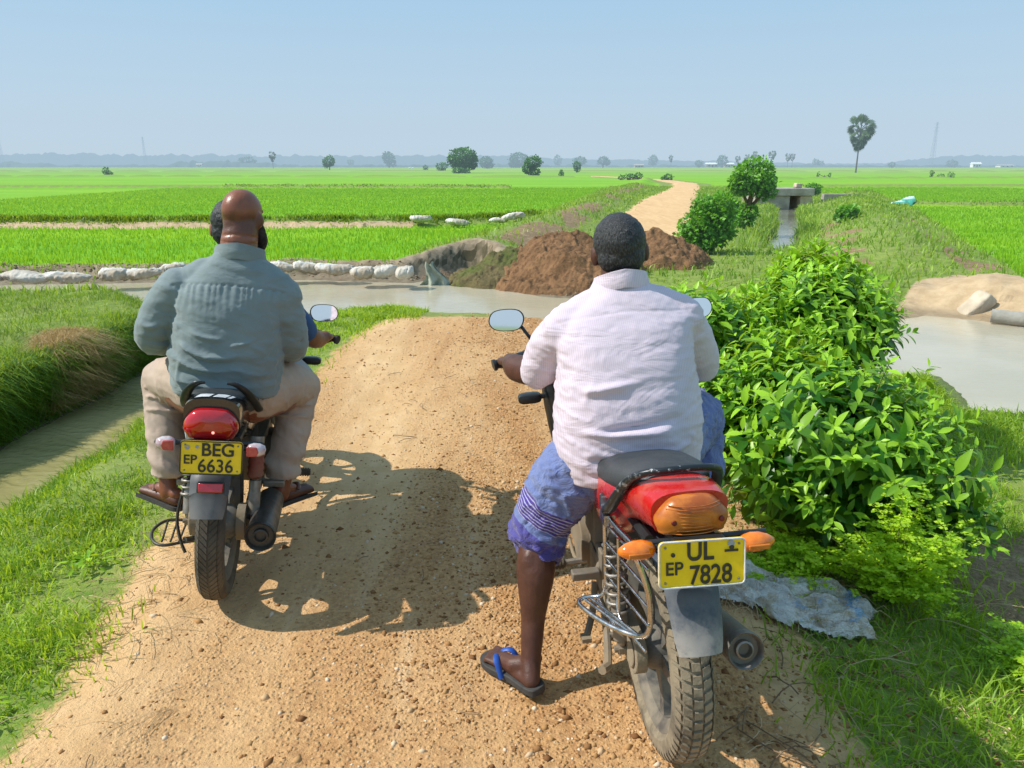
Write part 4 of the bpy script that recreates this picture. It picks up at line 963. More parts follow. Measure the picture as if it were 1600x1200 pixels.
    # sari guard, left
    if Rr:
        g = MB(); a = spline([(-.135, -.20, .715), (-.122, -.218, .68), (-.102, -.215, .61), (-.090, -.195, .54), (-.088, -.18, .475), (-.100, -.15, .437), (-.14, -.09, .42), (-.18, -.02, .412), (-.212, .055, .408), (-.214, .085, .41), (-.19, .09, .415), (-.155, .075, .425), (-.142, .065, .46), (-.142, .06, .55), (-.142, .06, .66)], 5)
        r = interp([.0075]*8+[.0065]*7, len(a)); g.tube(a, r, 10)
        for z in (.655, .60, .55, .50): g.tube([(-.142, .06, z), (-.094, -.195, z-.004)], .0042, 8)
        g.tube([(-.130, -.04, .66), (-.130, -.04, .42)], .0042, 8)
        for q0, q1 in (((-.20, .09, .412), (-.118, -.12, .428)), ((-.185, .088, .416), (-.104, -.145, .436)), ((-.165, .082, .42), (-.15, -.07, .419))): g.tube([q0, q1], .0045, 8)
        g.tube(spline([(-.125, -.01, .47), (-.13, -.05, .43), (-.10, -.19, .42)], 4), .0045, 8)
        g.tube([(-.135, .05, .68), (-.13, -.05, .69), (-.12, -.20, .71)], .008, 8); g.box((-.135, .055, .675), (.03, .05, .03))
        g.build('sari_guard', M['chrome'], root, smooth=60)
    else:
        g = MB(); a = spline([(-.12, .02, .46), (-.15, .03, .36), (-.16, .02, .28), (-.14, -.02, .22), (-.12, -.04, .18)], 5); g.tube(a, .012, 8, flat=.5)
        g.tube(spline([(-.13, .0, .205), (-.20, -.03, .205), (-.245, .01, .205), (-.26, .09, .21), (-.22, .15, .22), (-.13, .15, .22)], 5), .006, 8)
        for k in range(3): g.tube([(-.15-.03*k, -.0, .205), (-.15-.035*k, .15, .22)], .004, 8)
        g.build('sari_guard', M['black'], root, smooth=60)
    front0 = set(o.name for o in root.children)
    # --- tank, fairing, front end
    tk = [(.62, .76, .07, .05), (.66, .80, .115, .085), (.74, .83, .135, .105), (.84, .85, .14, .11), (.92, .85, .12, .10), (.98, .84, .07, .07)]
    MB().loft([superring(y, z-.02, w, h, 2.3, 28) for y, z, w, h in [(p.x, p.y, p.z, q.x) for p, q in zip(spline([(a, b, c) for a, b, c, d in tk], 4), spline([(d, 0, 0) for a, b, c, d in tk], 4))]]).build('fuel_tank', paint, root, smooth=60)
    by = .0 if Rr else -.15; bz = .0 if Rr else -.085           # bars of the other machine are lower and nearer
    ff = MB()
    for sx in (-1, 1): ff.tube([(sx*.085, 1.0, .93), (sx*.085, WB-.03, R+.02)], .018, 12); ff.tube([(sx*.085, 1.12, .62), (sx*.085, WB-.03, R-.02)], .025, 12)
    ff.box((0, 1.0, .92), (.22, .06, .03), (.45, 0, 0)); ff.box((0, 1.04, .78), (.22, .06, .035), (.45, 0, 0)); ff.tube([(-.12, WB, R), (.12, WB, R)], .01, 8)
    ff.build('fork', M['dirty_metal'], root, bevel=.004)
    hb = MB(); bar = [(-.372, .955, .925), (-.25, .985, .945), (-.15, 1.0, .965), (-.08, 1.01, .945), (0, 1.01, .94), (.08, 1.01, .945), (.15, 1.0, .965), (.25, .985, .945), (.372, .955, .925)]
    bar = [(x, y+by*abs(x)/.372*(1 if x > 0 or not True else 1), z+bz) for x, y, z in bar]
    hb.tube(spline(bar, 5), .011, 12); o = hb.build('handlebar', M['black'], root)
    for sx in (-1, 1):
        gp = MB(); e0 = Vector((sx*.385, .952+by, .924+bz)); e1 = Vector((sx*.262, .983+by*.72, .943+bz)); gp.tube([e0, e0+(e1-e0)*.08, e1], [.019, .0165, .0165], 14); gp.tube([e0+(e0-e1)*.02, e0+(e1-e0)*.06], .0215, 14); gp.build('grip', M['tyre'] if not Rr else M['black'], o)
        l = MB(); l.tube(spline([e1+Vector((0, .02, 0)), e1+Vector((sx*.02, .055, -.005)), e0+Vector((sx*-.03, .06, -.012))], 5), .0055, 8); l.build('lever', M['metal'], o)
    mirror(root, (-.322 if Rr else -.30, 1.0+by, 1.075+bz), (-.215, .99+by*.6, .955+bz), side=-1, tilt=(-.12, 0, -.18))
    mirror(root, (.372 if Rr else .318, 1.0+by, 1.045+bz if Rr else 1.038+bz), (.215, .99+by*.6, .955+bz), side=1, tilt=(-.12, 0, .22))
    # headlamp fairing with wings
    fa = MB(); fs = [(.98, .86, .10, .10), (1.03, .86, .135, .145), (1.09, .855, .145, .15), (1.16, .845, .13, .125), (1.21, .83, .09, .08)]
    fa.loft([superring(y, z+bz, w, h, 2.5, 24, .85) for y, z, w, h in fs]); fa.build('headlamp_fairing', M['black_gloss'], root, smooth=60)
    for sx in (-1, 1):
        wg = MB(); wg.loft([[(sx*x, y, z+bz) for x, y, z in ((.09+.02*t, .93, .94-.38*t), (.165-.01*t, .97, .93-.36*t), (.205-.03*t*t, 1.03, .90-.36*t), (.215-.03*t*t, 1.08, .88-.34*t), (.16, 1.09, .88-.33*t), (.10, 1.04, .90-.34*t))] for t in (0, .25, .5, .75, 1.0)])
        wg.build('fairing_wing', M['black'], root, smooth=50)
        bl = MB(); bc = Vector((sx*.262, 1.055, .755+bz)); bl.loft([superring(0, 0, .045, r, 3.2, 18) for r in (.001,)]*1 and [[(bc.x+px, bc.y+yy, bc.z+pz) for px, _, pz in superring(0, 0, .046*k, .019*k, 3.2, 18)] for yy, k in ((-.026, .7), (-.022, .95), (.0, 1), (.018, .95), (.024, .7))]); bi = bl.build('indicator', M['black'], root, smooth=50)
        MB().tube([(sx*.22, 1.055, .756+bz), (sx*.16, 1.06, .76+bz)], .011, 8).build('stalk', M['black'], bi)
        MB().loft([[(bc.x+px, bc.y+yy, bc.z+pz) for px, _, pz in superring(0, 0, .043*k, .017*k, 3.2, 18)] for yy, k in ((.02, .95), (.034, .8), (.038, .4))]).build('lens', M['amber'], bi, smooth=50)
    hl = MB(); hl.lathe([(.0, .012), (.05, .008), (.075, 0), (.08, -.02)], (0, 1.215, .80+bz), 'y', 28, closed=False); hl.build('headlight', M['clear'], root)
    if Rr:                                   # bars and front end turned a little to the right
        for o in root.children:
            if o.name not in front0 and not o.name.startswith('fuel_tank'): o.matrix_local = RB.inverted() @ RB0
    return root
bikeR = thing('motorcycle', 'red motorcycle with number plate EP UL 7828 and chipped grab rail', 'motorcycle', matrix=RB)
motorcycle('R', bikeR)
bikeL = thing('motorcycle', 'black motorcycle with red tail light and plate EP BEG 6636, carrying two men', 'motorcycle', matrix=LB)
motorcycle('L', bikeL)
# ------------------------------------------------------------------ people (each built in the frame of the machine that carries them)
def hand(mb, w, f, n, s, curl=(.9, 1.2, .9), k=1.0, thumb=.55):
    """palm + four fingers of different length + thumb. w wrist, f towards the knuckles, n palm side, s thumb side"""
    w, f, n, s = Vector(w), Vector(f).normalized(), Vector(n).normalized(), Vector(s).normalized()
    for i in range(5):
        a = -.028+.014*i; mb.limb([w+s*a*.7*k-n*.0, w+f*.045*k+s*a*.95*k, w+f*(.086-abs(i-2.6)*.003)*k+s*a*k], [.0155*k, .0155*k, .0115*k], 8)
    for i, (a, L, sp) in enumerate(((.028, .066, .06), (.0095, .074, .0), (-.0095, .069, -.05), (-.027, .054, -.12))):
        p = w+f*.086*k+s*a*k; d = (f+s*sp).normalized(); pts = [p]; ang = 0
        for j, (fr, cu) in enumerate(zip((.44, .31, .25), curl)):
            ang += cu; dd = d*math.cos(ang)+n*math.sin(ang); p = p+dd*L*fr*k; pts.append(p)
        mb.limb(pts, [.0102*k, .0095*k, .0086*k, .0074*k], 8)
    b = w+f*.022*k+s*.026*k; t1 = b+(f*.55+s*.75+n*.35).normalized()*.042*k; t2 = t1+(f*.75+s*.15+n*thumb).normalized()*.032*k; t3 = t2+(f*.6-s*.1+n*(thumb+.35)).normalized()*.024*k
    mb.limb([b, t1, t2, t3], [.0165*k, .0125*k, .011*k, .009*k], 8)
def head_shape(mb, c, w, R=None, jaw=1.0, nose=1.0, ears=True):
    """c centre, w head width. face looks along +Y of the head frame R"""
    c = Vector(c); R = R or Matrix.Identity(3); k = w/.158
    e = R.to_euler()
    def q(x, y, z): return c+R @ Vector((x*k, y*k, z*k))
    mb.ell(q(0, -.012, .028), (.079*k, .098*k, .092*k), e, 24, 16); mb.ell(q(0, .022, -.015), (.070*k, .078*k, .085*k), e, 20, 12)
    mb.ell(q(0, .040, -.068), (.052*k*jaw, .056*k, .045*k), e, 20, 12); mb.ell(q(0, -.030, -.030), (.066*k, .070*k, .070*k), e, 20, 12)
    mb.limb([q(0, .094, .012), q(0, .106, -.012), q(0, .108, -.028)], [.010*k, .013*k, .015*k*nose], 10)
    for sx in (-1, 1):
        mb.ell(q(sx*.013, .102, -.032), (.010*k, .010*k, .008*k), e, 10, 8); mb.ell(q(sx*.040, .070, -.012), (.020*k, .020*k, .018*k), e, 12, 8)
        mb.limb([q(sx*.014, .092, .030), q(sx*.045, .080, .032)], [.009*k, .008*k], 8)
        if ears:
            mb.ell(q(sx*.084, -.008, -.008), (.0115*k, .020*k, .033*k), (R @ Matrix.Rotation(sx*-.35, 3, 'Z')).to_euler(), 14, 10)
            mb.ell(q(sx*.078, .002, -.030), (.008*k, .010*k, .012*k), e, 10, 8)
    mb.limb([q(-.022, .088, -.060), q(0, .097, -.058), q(.022, .088, -.060)], [.006*k, .009*k, .006*k], 8); mb.limb([q(-.018, .088, -.070), q(0, .094, -.071), q(.018, .088, -.070)], [.006*k, .009*k, .006*k], 8)
    return q
def eyes(parent, q, off, k):
    for sx in (-1, 1):
        c = q(sx*.031, .079, .004); MB().ell(c, (.0125*k, .0125*k, .0115*k)).build('eye', M['eye'], parent, off=off)
        MB().ell(c+(q(0, 1, 0)-q(0, 0, 0)).normalized()*.0075*k, (.006, .006, .006)).build('iris', M['iris'], parent, off=off)
def loft_rings(mb, rows, n=2.4, seg=32, sub=3):
    """rows (z, a, b, cx, cy[, rot]) bottom to top"""
    A = spline([(r[0], r[1], r[2]) for r in rows], sub); B = spline([(r[3], r[4], (r[5] if len(r) > 5 else 0)) for r in rows], sub)
    return mb.loft([sup(b.x, b.y, a.x, max(a.y, .01), max(a.z, .01), n, seg, b.z) for a, b in zip(A, B)])
def oval(mb, pts, rads, ratio=1.0, seg=18):
    """tapered tube through joints with round ends"""
    P_ = spline(pts, 5); r = interp(rads, len(P_)); mb.tube(P_, r, seg); mb.ell(P_[0], (r[0],)*3, seg=14, rings=8); mb.ell(P_[-1], (r[-1],)*3, seg=14, rings=8)
def crease(W, s, sc=(7, 7, 15), p=7): n_ = fbm(W[:, 0]*sc[0]+W[:, 2]*3, W[:, 1]*sc[1], W[:, 2]*sc[2]+W[:, 0]*2.5, s, 3); return (1-np.minimum(np.abs(n_)*1.6, 1))**p
def wrinkle(W, s, amp, sc=(9, 9, 22)): return .8*amp*fbm(W[:, 0]*sc[0], W[:, 1]*sc[1], W[:, 2]*sc[2], s, 3)

# ================= rider of the red machine
def rider_right():
    off = (0.02, .45, 0.0)
    root = thing('person', 'man in pale pinkish shirt and blue sarong sitting on the red motorcycle', 'person', matrix=RB0 @ Matrix.Translation((off[0], off[1], -.010)))
    inv = RB0.inverted()
    def L_(x, y, z): v = inv @ Vector((x, y, z+.010)); return (v.x, v.y, v.z)
    hc = Vector((.027, .575, 1.343)); R = Matrix.Rotation(math.radians(-3), 3, 'X') @ Matrix.Rotation(math.radians(-4), 3, 'Z')
    b = MB(); q = head_shape(b, hc, .146, R)
    oval(b, [(.015, .515, 1.19), (.022, .55, 1.28), hc+Vector((0, -.03, -.03))], [.060, .060, .058])
    loft_rings(b, [(.74, .16, .13, 0, .42), (.80, .18, .145, 0, .42), (.95, .18, .15, .0, .45), (1.08, .165, .12, .005, .49), (1.14, .13, .085, .01, .505), (1.21, .07, .06, .012, .52)])
    # arms
    shL, elL, wrL = (-.175, .50, 1.165), (-.250, .655, .978), (-.325, .870, .962); shR, elR, wrR = (.195, .50, 1.165), (.288, .665, .935), (.345, .870, .950)
    oval(b, [(-.135, .50, 1.105), (-.20, .565, 1.055), elL, (-.305, .77, .962), wrL], [.048, .050, .046, .047, .031]); oval(b, [(.155, .50, 1.105), (.225, .565, 1.05), elR, (.325, .77, .935), wrR], [.048, .050, .046, .047, .031])
    hand(b, wrL, (-.10, .9, -.12), (.0, .1, -1), (1, .1, 0), (.35, 1.45, 1.1)); hand(b, wrR, (-.0, .9, -.16), (0, .1, -1), (-1, .1, 0), (.35, 1.45, 1.1))
    # left leg down to the ground
    ank = Vector(L_(.058, 2.075, .085)); kn = Vector(L_(.082, 2.225, .475)); hipL = Vector((-.10, .44, .80))
    oval(b, [hipL+Vector((0, 0, -.03)), (hipL+kn)/2, kn], [.105, .09, .066]); m1 = kn.lerp(ank, .30)+Vector((-.002, -.020, 0)); m2 = kn.lerp(ank, .70)
    oval(b, [kn, m1, m2, ank], [.056, .062, .038, .031]); b.ell(m1+Vector((-.012, -.012, 0)), (.042, .040, .085), seg=16, rings=10); b.ell(m1+Vector((.014, -.014, -.012)), (.040, .038, .075), seg=16, rings=10); b.ell(ank+Vector((-.026, .004, .002)), (.013, .013, .014)); b.ell(ank+Vector((.026, .006, .004)), (.013, .013, .014))
    hl = Vector(L_(.058, 2.035, .045)); ball = Vector(L_(-.045, 2.155, .042))
    fd = (ball-hl).normalized()
    b.limb([ank, hl+Vector((0, 0, .0)), ], [.033, .029], 12); b.limb([ank-Vector((0, 0, .01)), hl.lerp(ball, .5)+Vector((0, 0, .015)), ball], [.032, .030, .024], 12); b.limb([hl, hl.lerp(ball, .5), ball], [.027, .024, .022], 12)
    sd_ = fd.cross(Vector((0, 0, 1))).normalized()
    for i, (a, l) in enumerate(((-.030, .050), (-.012, .050), (.004, .045), (.018, .038), (.031, .030))):
        a *= -1; b.limb([ball+sd_*a*.7-fd*.03, ball+sd_*a+fd*.02, ball+sd_*a*1.1+fd*l-Vector((0, 0, .008))], [.013, .0105, .0085 if i else .011], 8)
    # right leg to the peg
    kr = Vector((.30, .80, .66)); ar = Vector((.215, .50, .37)); oval(b, [(.10, .44, .80), (.22, .64, .745), kr], [.115, .10, .07]); oval(b, [kr, (.27, .66, .54), ar], [.062, .058, .034]); b.limb([ar, (.22, .46, .335)], [.036, .03], 10); b.limb([ar, (.225, .60, .325), (.228, .67, .315)], [.034, .026, .02], 10)
    for i in range(5): b.limb([(.20+.013*i, .665, .318), (.198+.0145*i, .715-.006*i, .312)], [.0115, .009], 8)
    body = blob(b, .0052, 4, lambda W, N: -.0035*(np.exp(-((W[:, 2]-1.292-.01*np.cos(W[:, 0]*20))/.004)**2)+.7*np.exp(-((W[:, 2]-1.272)/.0035)**2))*(N[:, 1] < -.2)+.0006*fbm(W[:, 0]*60, W[:, 1]*60, W[:, 2]*60, 7, 3), 'body', [M['skin_r']], root, off)
    eyes(root, q, off, 1.0)
    # hair cap, short and greying
    hb = MB(); e = R.to_euler(); qq = q
    hb.ell(qq(0, -.016, .032), (.0785, .096, .087), e, 28, 18); hb.ell(qq(0, -.046, -.014), (.0705, .061, .058), e, 24, 14)
    def hd(W, N):
        return .0022*fbm(W[:, 0]*90, W[:, 1]*90, W[:, 2]*90, 3, 2)+.002*fbm(W[:, 0]*25, W[:, 1]*25, W[:, 2]*25, 4, 2)
    Ri = R.inverted()
    def cutf(v): p = Ri @ (Vector(v)-hc); return p.y > .060+.25*(p.z-.02) and p.z < .085 or (p.z < -.052) or (p.y > .006 and p.z < .010) or (abs(p.x) > .060 and p.z < .018 and p.y > -.030)
    blob(hb, .004, 3, hd, 'hair', [M['hair_r']], root, off, cutf)
    # shirt
    s = MB()
    loft_rings(s, [(.705, .198, .158, -.005, .425), (.735, .210, .166, -.006, .425), (.78, .218, .170, -.006, .43), (.85, .222, .178, -.004, .44), (.93, .214, .176, 0, .452), (1.00, .206, .170, .004, .468), (1.07, .204, .158, .006, .484), (1.13, .204, .138, .008, .498), (1.175, .180, .112, .010, .508), (1.21, .140, .095, .012, .516), (1.235, .100, .083, .014, .524), (1.26, .080, .074, .016, .532), (1.275, .076, .072, .018, .536)], 2.5, 40)
    for sx, c in ((-1, .012), (1, .012)): oval(s, [(c+sx*.05, .520, 1.205), (c+sx*.12, .512, 1.178), (c+sx*.180, .505, 1.130)], [.052, .058, .068])
    for sh_, el_, sx in ((shL, elL, -1), (shR, elR, 1)):
        sh_ = Vector(sh_)+Vector((-.02*sx, 0, -.035)); el_ = Vector(el_); d = (el_-sh_)
        oval(s, [sh_, sh_+d*.38+Vector((sx*.004, 0, .012)), sh_+d*.70+Vector((sx*.006, -.010, .002)), sh_+d*.92+Vector((sx*.004, -.012, -.006))], [.070, .074, .068, .060])
    def disp(W, N):
        zone = np.exp(-((W[:, 2]-.80)/.09)**2)+np.exp(-((np.abs(W[:, 0]-.01)-.20)/.04)**2)*(W[:, 2] > .9)
        d = zone*.0055*fbm(W[:, 0]*12+W[:, 2]*9, W[:, 1]*10, W[:, 2]*34+W[:, 0]*4, 88, 3)+(.22+.55*np.minimum(zone, 1))*(.0075*crease(W, 301, (5, 5, 13))-.006*crease(W, 302, (6, 6, 12), 8))+wrinkle(W, 3, .004)+wrinkle(W, 8, .0022, (22, 22, 40))
        bk = (N[:, 1] < .3).astype(float); F = lambda p, w, a: fold(W, p, w, a)*bk
        d = d+F([(-.20, .33, 1.045), (-.13, .31, 1.09), (-.03, .31, 1.075)], .014, .010)+F([(-.18, .33, .99), (-.08, .30, 1.00), (.04, .29, 1.02)], .016, .008)
        d = d+F([(-.215, .30, .905), (-.10, .27, .885), (.05, .265, .895), (.17, .29, .91)], .012, -.009)+F([(-.21, .30, .885), (-.05, .27, .872), (.1, .27, .868)], .014, .007)
        d = d+F([(-.20, .29, .80), (-.06, .26, .79), (.08, .26, .775), (.20, .30, .80)], .012, -.008)+F([(-.05, .26, .81), (.08, .26, .805), (.18, .3, .83)], .013, .007)
        d = d+F([(.20, .40, 1.16), (.205, .36, 1.09), (.20, .33, 1.00)], .013, -.012)+F([(.165, .38, 1.18), (.18, .345, 1.10), (.18, .32, 1.03)], .014, .006)+F([(-.185, .40, 1.15), (-.20, .37, 1.08), (-.20, .36, 1.02)], .013, -.010)
        d = d+F([(-.16, .29, .75), (-.02, .26, .735), (.12, .28, .75)], .012, -.006)+F([(-.1, .32, 1.13), (-.12, .31, 1.02), (-.15, .31, .96)], .015, .005)+F([(.1, .3, .93), (.13, .3, .86), (.17, .3, .83)], .012, .005)
        yk = np.exp(-((W[:, 2]-1.172-.02*np.cos(W[:, 0]*9))/.0035)**2)*bk*(np.abs(W[:, 0]) < .2); d = d-.0025*yk
        return d
    def cut(v): return (v.z < .712+.018*math.sin(v.x*9+1)+.02*(v.x > .1)*0) or (v.z > 1.27)
    sh = blob(s, .0062, 9, disp, 'shirt', [M['shirt_r']], root, off, cut)
    md = sh.modifiers.new('t', 'SOLIDIFY'); md.thickness = .0025; md.offset = -1
    # collar: folded band round the neck
    co = MB(); n = 36
    for (r0, r1, z0, z1) in ():
        pass
    rings = []
    for (k, z) in ((1.02, 1.232), (1.05, 1.243), (.99, 1.268), (.955, 1.284), (.91, 1.284), (.91, 1.265), (.93, 1.243)):
        rings.append([(.018+.083*k*math.cos(2*pi*i/n), .535+.080*k*math.sin(2*pi*i/n)+(z-1.27)*.15, z-.022*math.sin(2*pi*i/n)-.008*abs(math.cos(2*pi*i/n))) for i in range(n)])
    co.loft(rings, False).build('collar', M['shirt_r'], sh, smooth=60, off=off)
    # sarong: over both thighs, bunched above the left knee
    g = MB(); knp = kn+Vector((0, 0, .0))
    loft_rings(g, [(.68, .165, .15, 0, .46), (.74, .185, .165, 0, .45), (.80, .19, .16, 0, .44), (.86, .185, .15, 0, .44)], 2.4, 30)
    hL = Vector((-.085, .42, .775)); oval(g, [hL, hL.lerp(knp, .4)+Vector((-.0, 0.01, .03)), hL.lerp(knp, .8)+Vector((-.004, .0, .016)), knp+(knp-hL).normalized()*.025+Vector((0, 0, .002))], [.122, .116, .096, .080])
    oval(g, [knp+Vector((0, -.01, .02)), knp+Vector((.0, -.014, -.04)), knp+Vector((.002, -.018, -.075))], [.086, .082, .070])
    oval(g, [(.085, .42, .775), (.22, .64, .76), (.31, .82, .68)], [.125, .118, .092]); oval(g, [(.31, .82, .68), (.285, .72, .58), (.262, .64, .52)], [.09, .085, .075])
    def disp2(W, N):
        d = .012*crease(W, 321, (12, 12, 12), 5)-.008*crease(W, 322, (9, 9, 9), 6)+wrinkle(W, 5, .007, (14, 14, 20))+wrinkle(W, 6, .003, (34, 34, 50))
        a = hL.lerp(knp, .35); F = lambda p, w, m: fold(W, p, w, m)
        for k in range(5):
            t = .30+.16*k; c = hL.lerp(knp, t); d = d+F([c+Vector((-.12, -.06, .06)), c+Vector((-.06, -.12, -.01)), c+Vector((.03, -.10, -.075))], .010, .007 if k % 2 else -.007)
        for dz_ in (.0, -.03, -.058): d = d+F([knp+Vector((-.10, .0, .05+dz_)), knp+Vector((-.05, -.10, .015+dz_)), knp+Vector((.07, -.06, -.01+dz_))], .009, .009)
        return d
    def cut2(v): return (v-knp).length < .13 and v.z < knp.z-.088+.02*math.sin(v.x*60) or (v.x > .2 and v.z < .49)
    sg = blob(g, .0062, 4, disp2, 'sarong', [M['sarong']], root, off, cut2)
    md = sg.modifiers.new('t', 'SOLIDIFY'); md.thickness = .003; md.offset = -1
    # flip-flops
    def flop(h, bl, z):
        d = (bl-h).normalized(); sd2 = d.cross(Vector((0, 0, 1))).normalized(); a = h-d*.038; bb = bl+d*.072; L = (bb-a).length; out = []
        ws = [(0, .018), (.06, .031), (.2, .035), (.42, .033), (.62, .042), (.8, .046), (.93, .036), (1.0, .015)]
        out = [a+d*L*t+sd2*w_ for t, w_ in ws]+[a+d*L*t-sd2*w_ for t, w_ in reversed(ws)]
        mb = MB(); sm = spline(out, 4, True); mb.loft([[(p.x, p.y, z+dz_) for p in sm] for dz_ in (0.0, .006, .018, .024)])
        o = mb.build('flip_flop', M['sole'], root, smooth=50, bevel=.003, off=off)
        st = MB(); m = a+d*L*.60; f = a+d*L*.80+sd2*.002
        for sx in (-1, 1): st.tube(spline([m-d*.03+sd2*.044*sx+Vector((0, 0, z+.016-m.z)), m+sd2*.034*sx+Vector((0, 0, .026)), f-d*.025+sd2*.012*sx+Vector((0, 0, .022)), f+Vector((0, 0, z+.02-f.z))], 5), [.009]*4+[.010]*4+[.008]*4+[.005]*4, 10, flat=.4)
        st.build('strap', M['strap'], o, off=off)
    zf = Vector(L_(.03, 2.08, 0)).z+.012
    flop(hl, ball, zf)
    flop(Vector((.222, .45, .3)), Vector((.228, .66, .30)), .288)
    return root
rider_right()

# ================= pillion passenger on the black machine
DX = -.018
def legs_trousers(root, off, hips, knees, hems, m, name='trousers', rads=None, cutz=None, seat=None, waistz=.80):
    g = MB()
    if seat: loft_rings(g, seat, 2.4, 30)
    for h_, k_, a_ in zip(hips, knees, hems):
        h_, k_, a_ = Vector(h_), Vector(k_), Vector(a_)
        oval(g, [h_, h_.lerp(k_, .5)+Vector((0, 0, .012)), k_+Vector((0, -.01, .0))], [.120, .106, .082]); oval(g, [k_, k_.lerp(a_, .45)+Vector((0, -.010, 0)), a_], [.082, .074, .070])
    def d2(W, N):
        d = .005*crease(W, 331, (6, 6, 5), 7)-.003*crease(W, 332, (7, 7, 6), 8)+wrinkle(W, 9, .006, (10, 10, 14))+wrinkle(W, 10, .0022, (26, 26, 40))
        for h_, k_, a_ in zip(hips, knees, hems):
            h_, k_, a_ = Vector(h_), Vector(k_), Vector(a_); sx = 1 if k_.x > 0 else -1
            for t in (.55, .72, .88): c = h_.lerp(k_, t); d = d+fold(W, [c+Vector((0, -.10, .06)), c+Vector((0, -.115, -.02)), c+Vector((0, -.06, -.10))], .011, .007)
            for t in (.06, .16, .3): c = k_.lerp(a_, t); d = d+fold(W, [c+Vector((-.09*sx, -.02, -.01)), c+Vector((-.02*sx, -.095, .012)), c+Vector((.07*sx, -.06, -.0))], .009, .006)
            c = a_; d = d+.004*np.sin(W[:, 2]*70+W[:, 0]*30)*np.exp(-((W[:, 2]-a_.z-.05)/.06)**2)
        return d
    def cu(v): return any((v-Vector(a_)).length < .14 and v.z < a_[2]-.005+.3*(v.x-a_[0])*0 for a_ in hems)
    o = blob(g, .0065, 4, d2, name, [m], root, off, cu); md = o.modifiers.new('t', 'SOLIDIFY'); md.thickness = .003; md.offset = -1
    return o
def loafer(root, off, heel, toe, m, z0):
    h, t_ = Vector(heel), Vector(toe); d = (t_-h); d.z = 0; L = d.length; d.normalize(); s_ = d.cross(Vector((0, 0, 1))); rings = []
    prof = [(-.03, .018, .020, .02), (-.015, .028, .055, 0), (.03, .031, .062, 0), (.10, .032, .046, 0), (.16, .036, .045, 0), (.21, .040, .038, 0), (L-.01, .034, .028, .0), (L+.014, .020, .018, .003)]
    for u, w_, hh, lo in prof:
        rings.append([h+d*u+s_*w_*math.cos(2*pi*k/20)*1.0+Vector((0, 0, z0-h.z+lo+hh*(.5+.5*math.sin(2*pi*k/20)))) for k in range(20)])
    mb = MB(); mb.loft(rings); o = mb.build('shoe', m, root, smooth=60, off=off, sub=1)
    so_ = MB(); ws = [(-.03, .016), (0, .030), (.08, .032), (.15, .037), (.21, .041), (L, .032), (L+.016, .014)]; out = [h+d*u+s_*w_ for u, w_ in ws]+[h+d*u-s_*w_ for u, w_ in reversed(ws)]
    so_.loft([[(p.x, p.y, z0+dz_) for p in spline(out, 3, True)] for dz_ in (-.010, .008)]); so_.build('sole', M['sole'], o, smooth=40, off=off)
    v = MB(); v.tube(spline([h+d*.10+s_*.030+Vector((0, 0, z0-h.z+.048)), h+d*.125+Vector((0, 0, z0-h.z+.062)), h+d*.10-s_*.030+Vector((0, 0, z0-h.z+.048))], 5), .009, 8, flat=.4); v.build('saddle_strap', m, o, off=off)
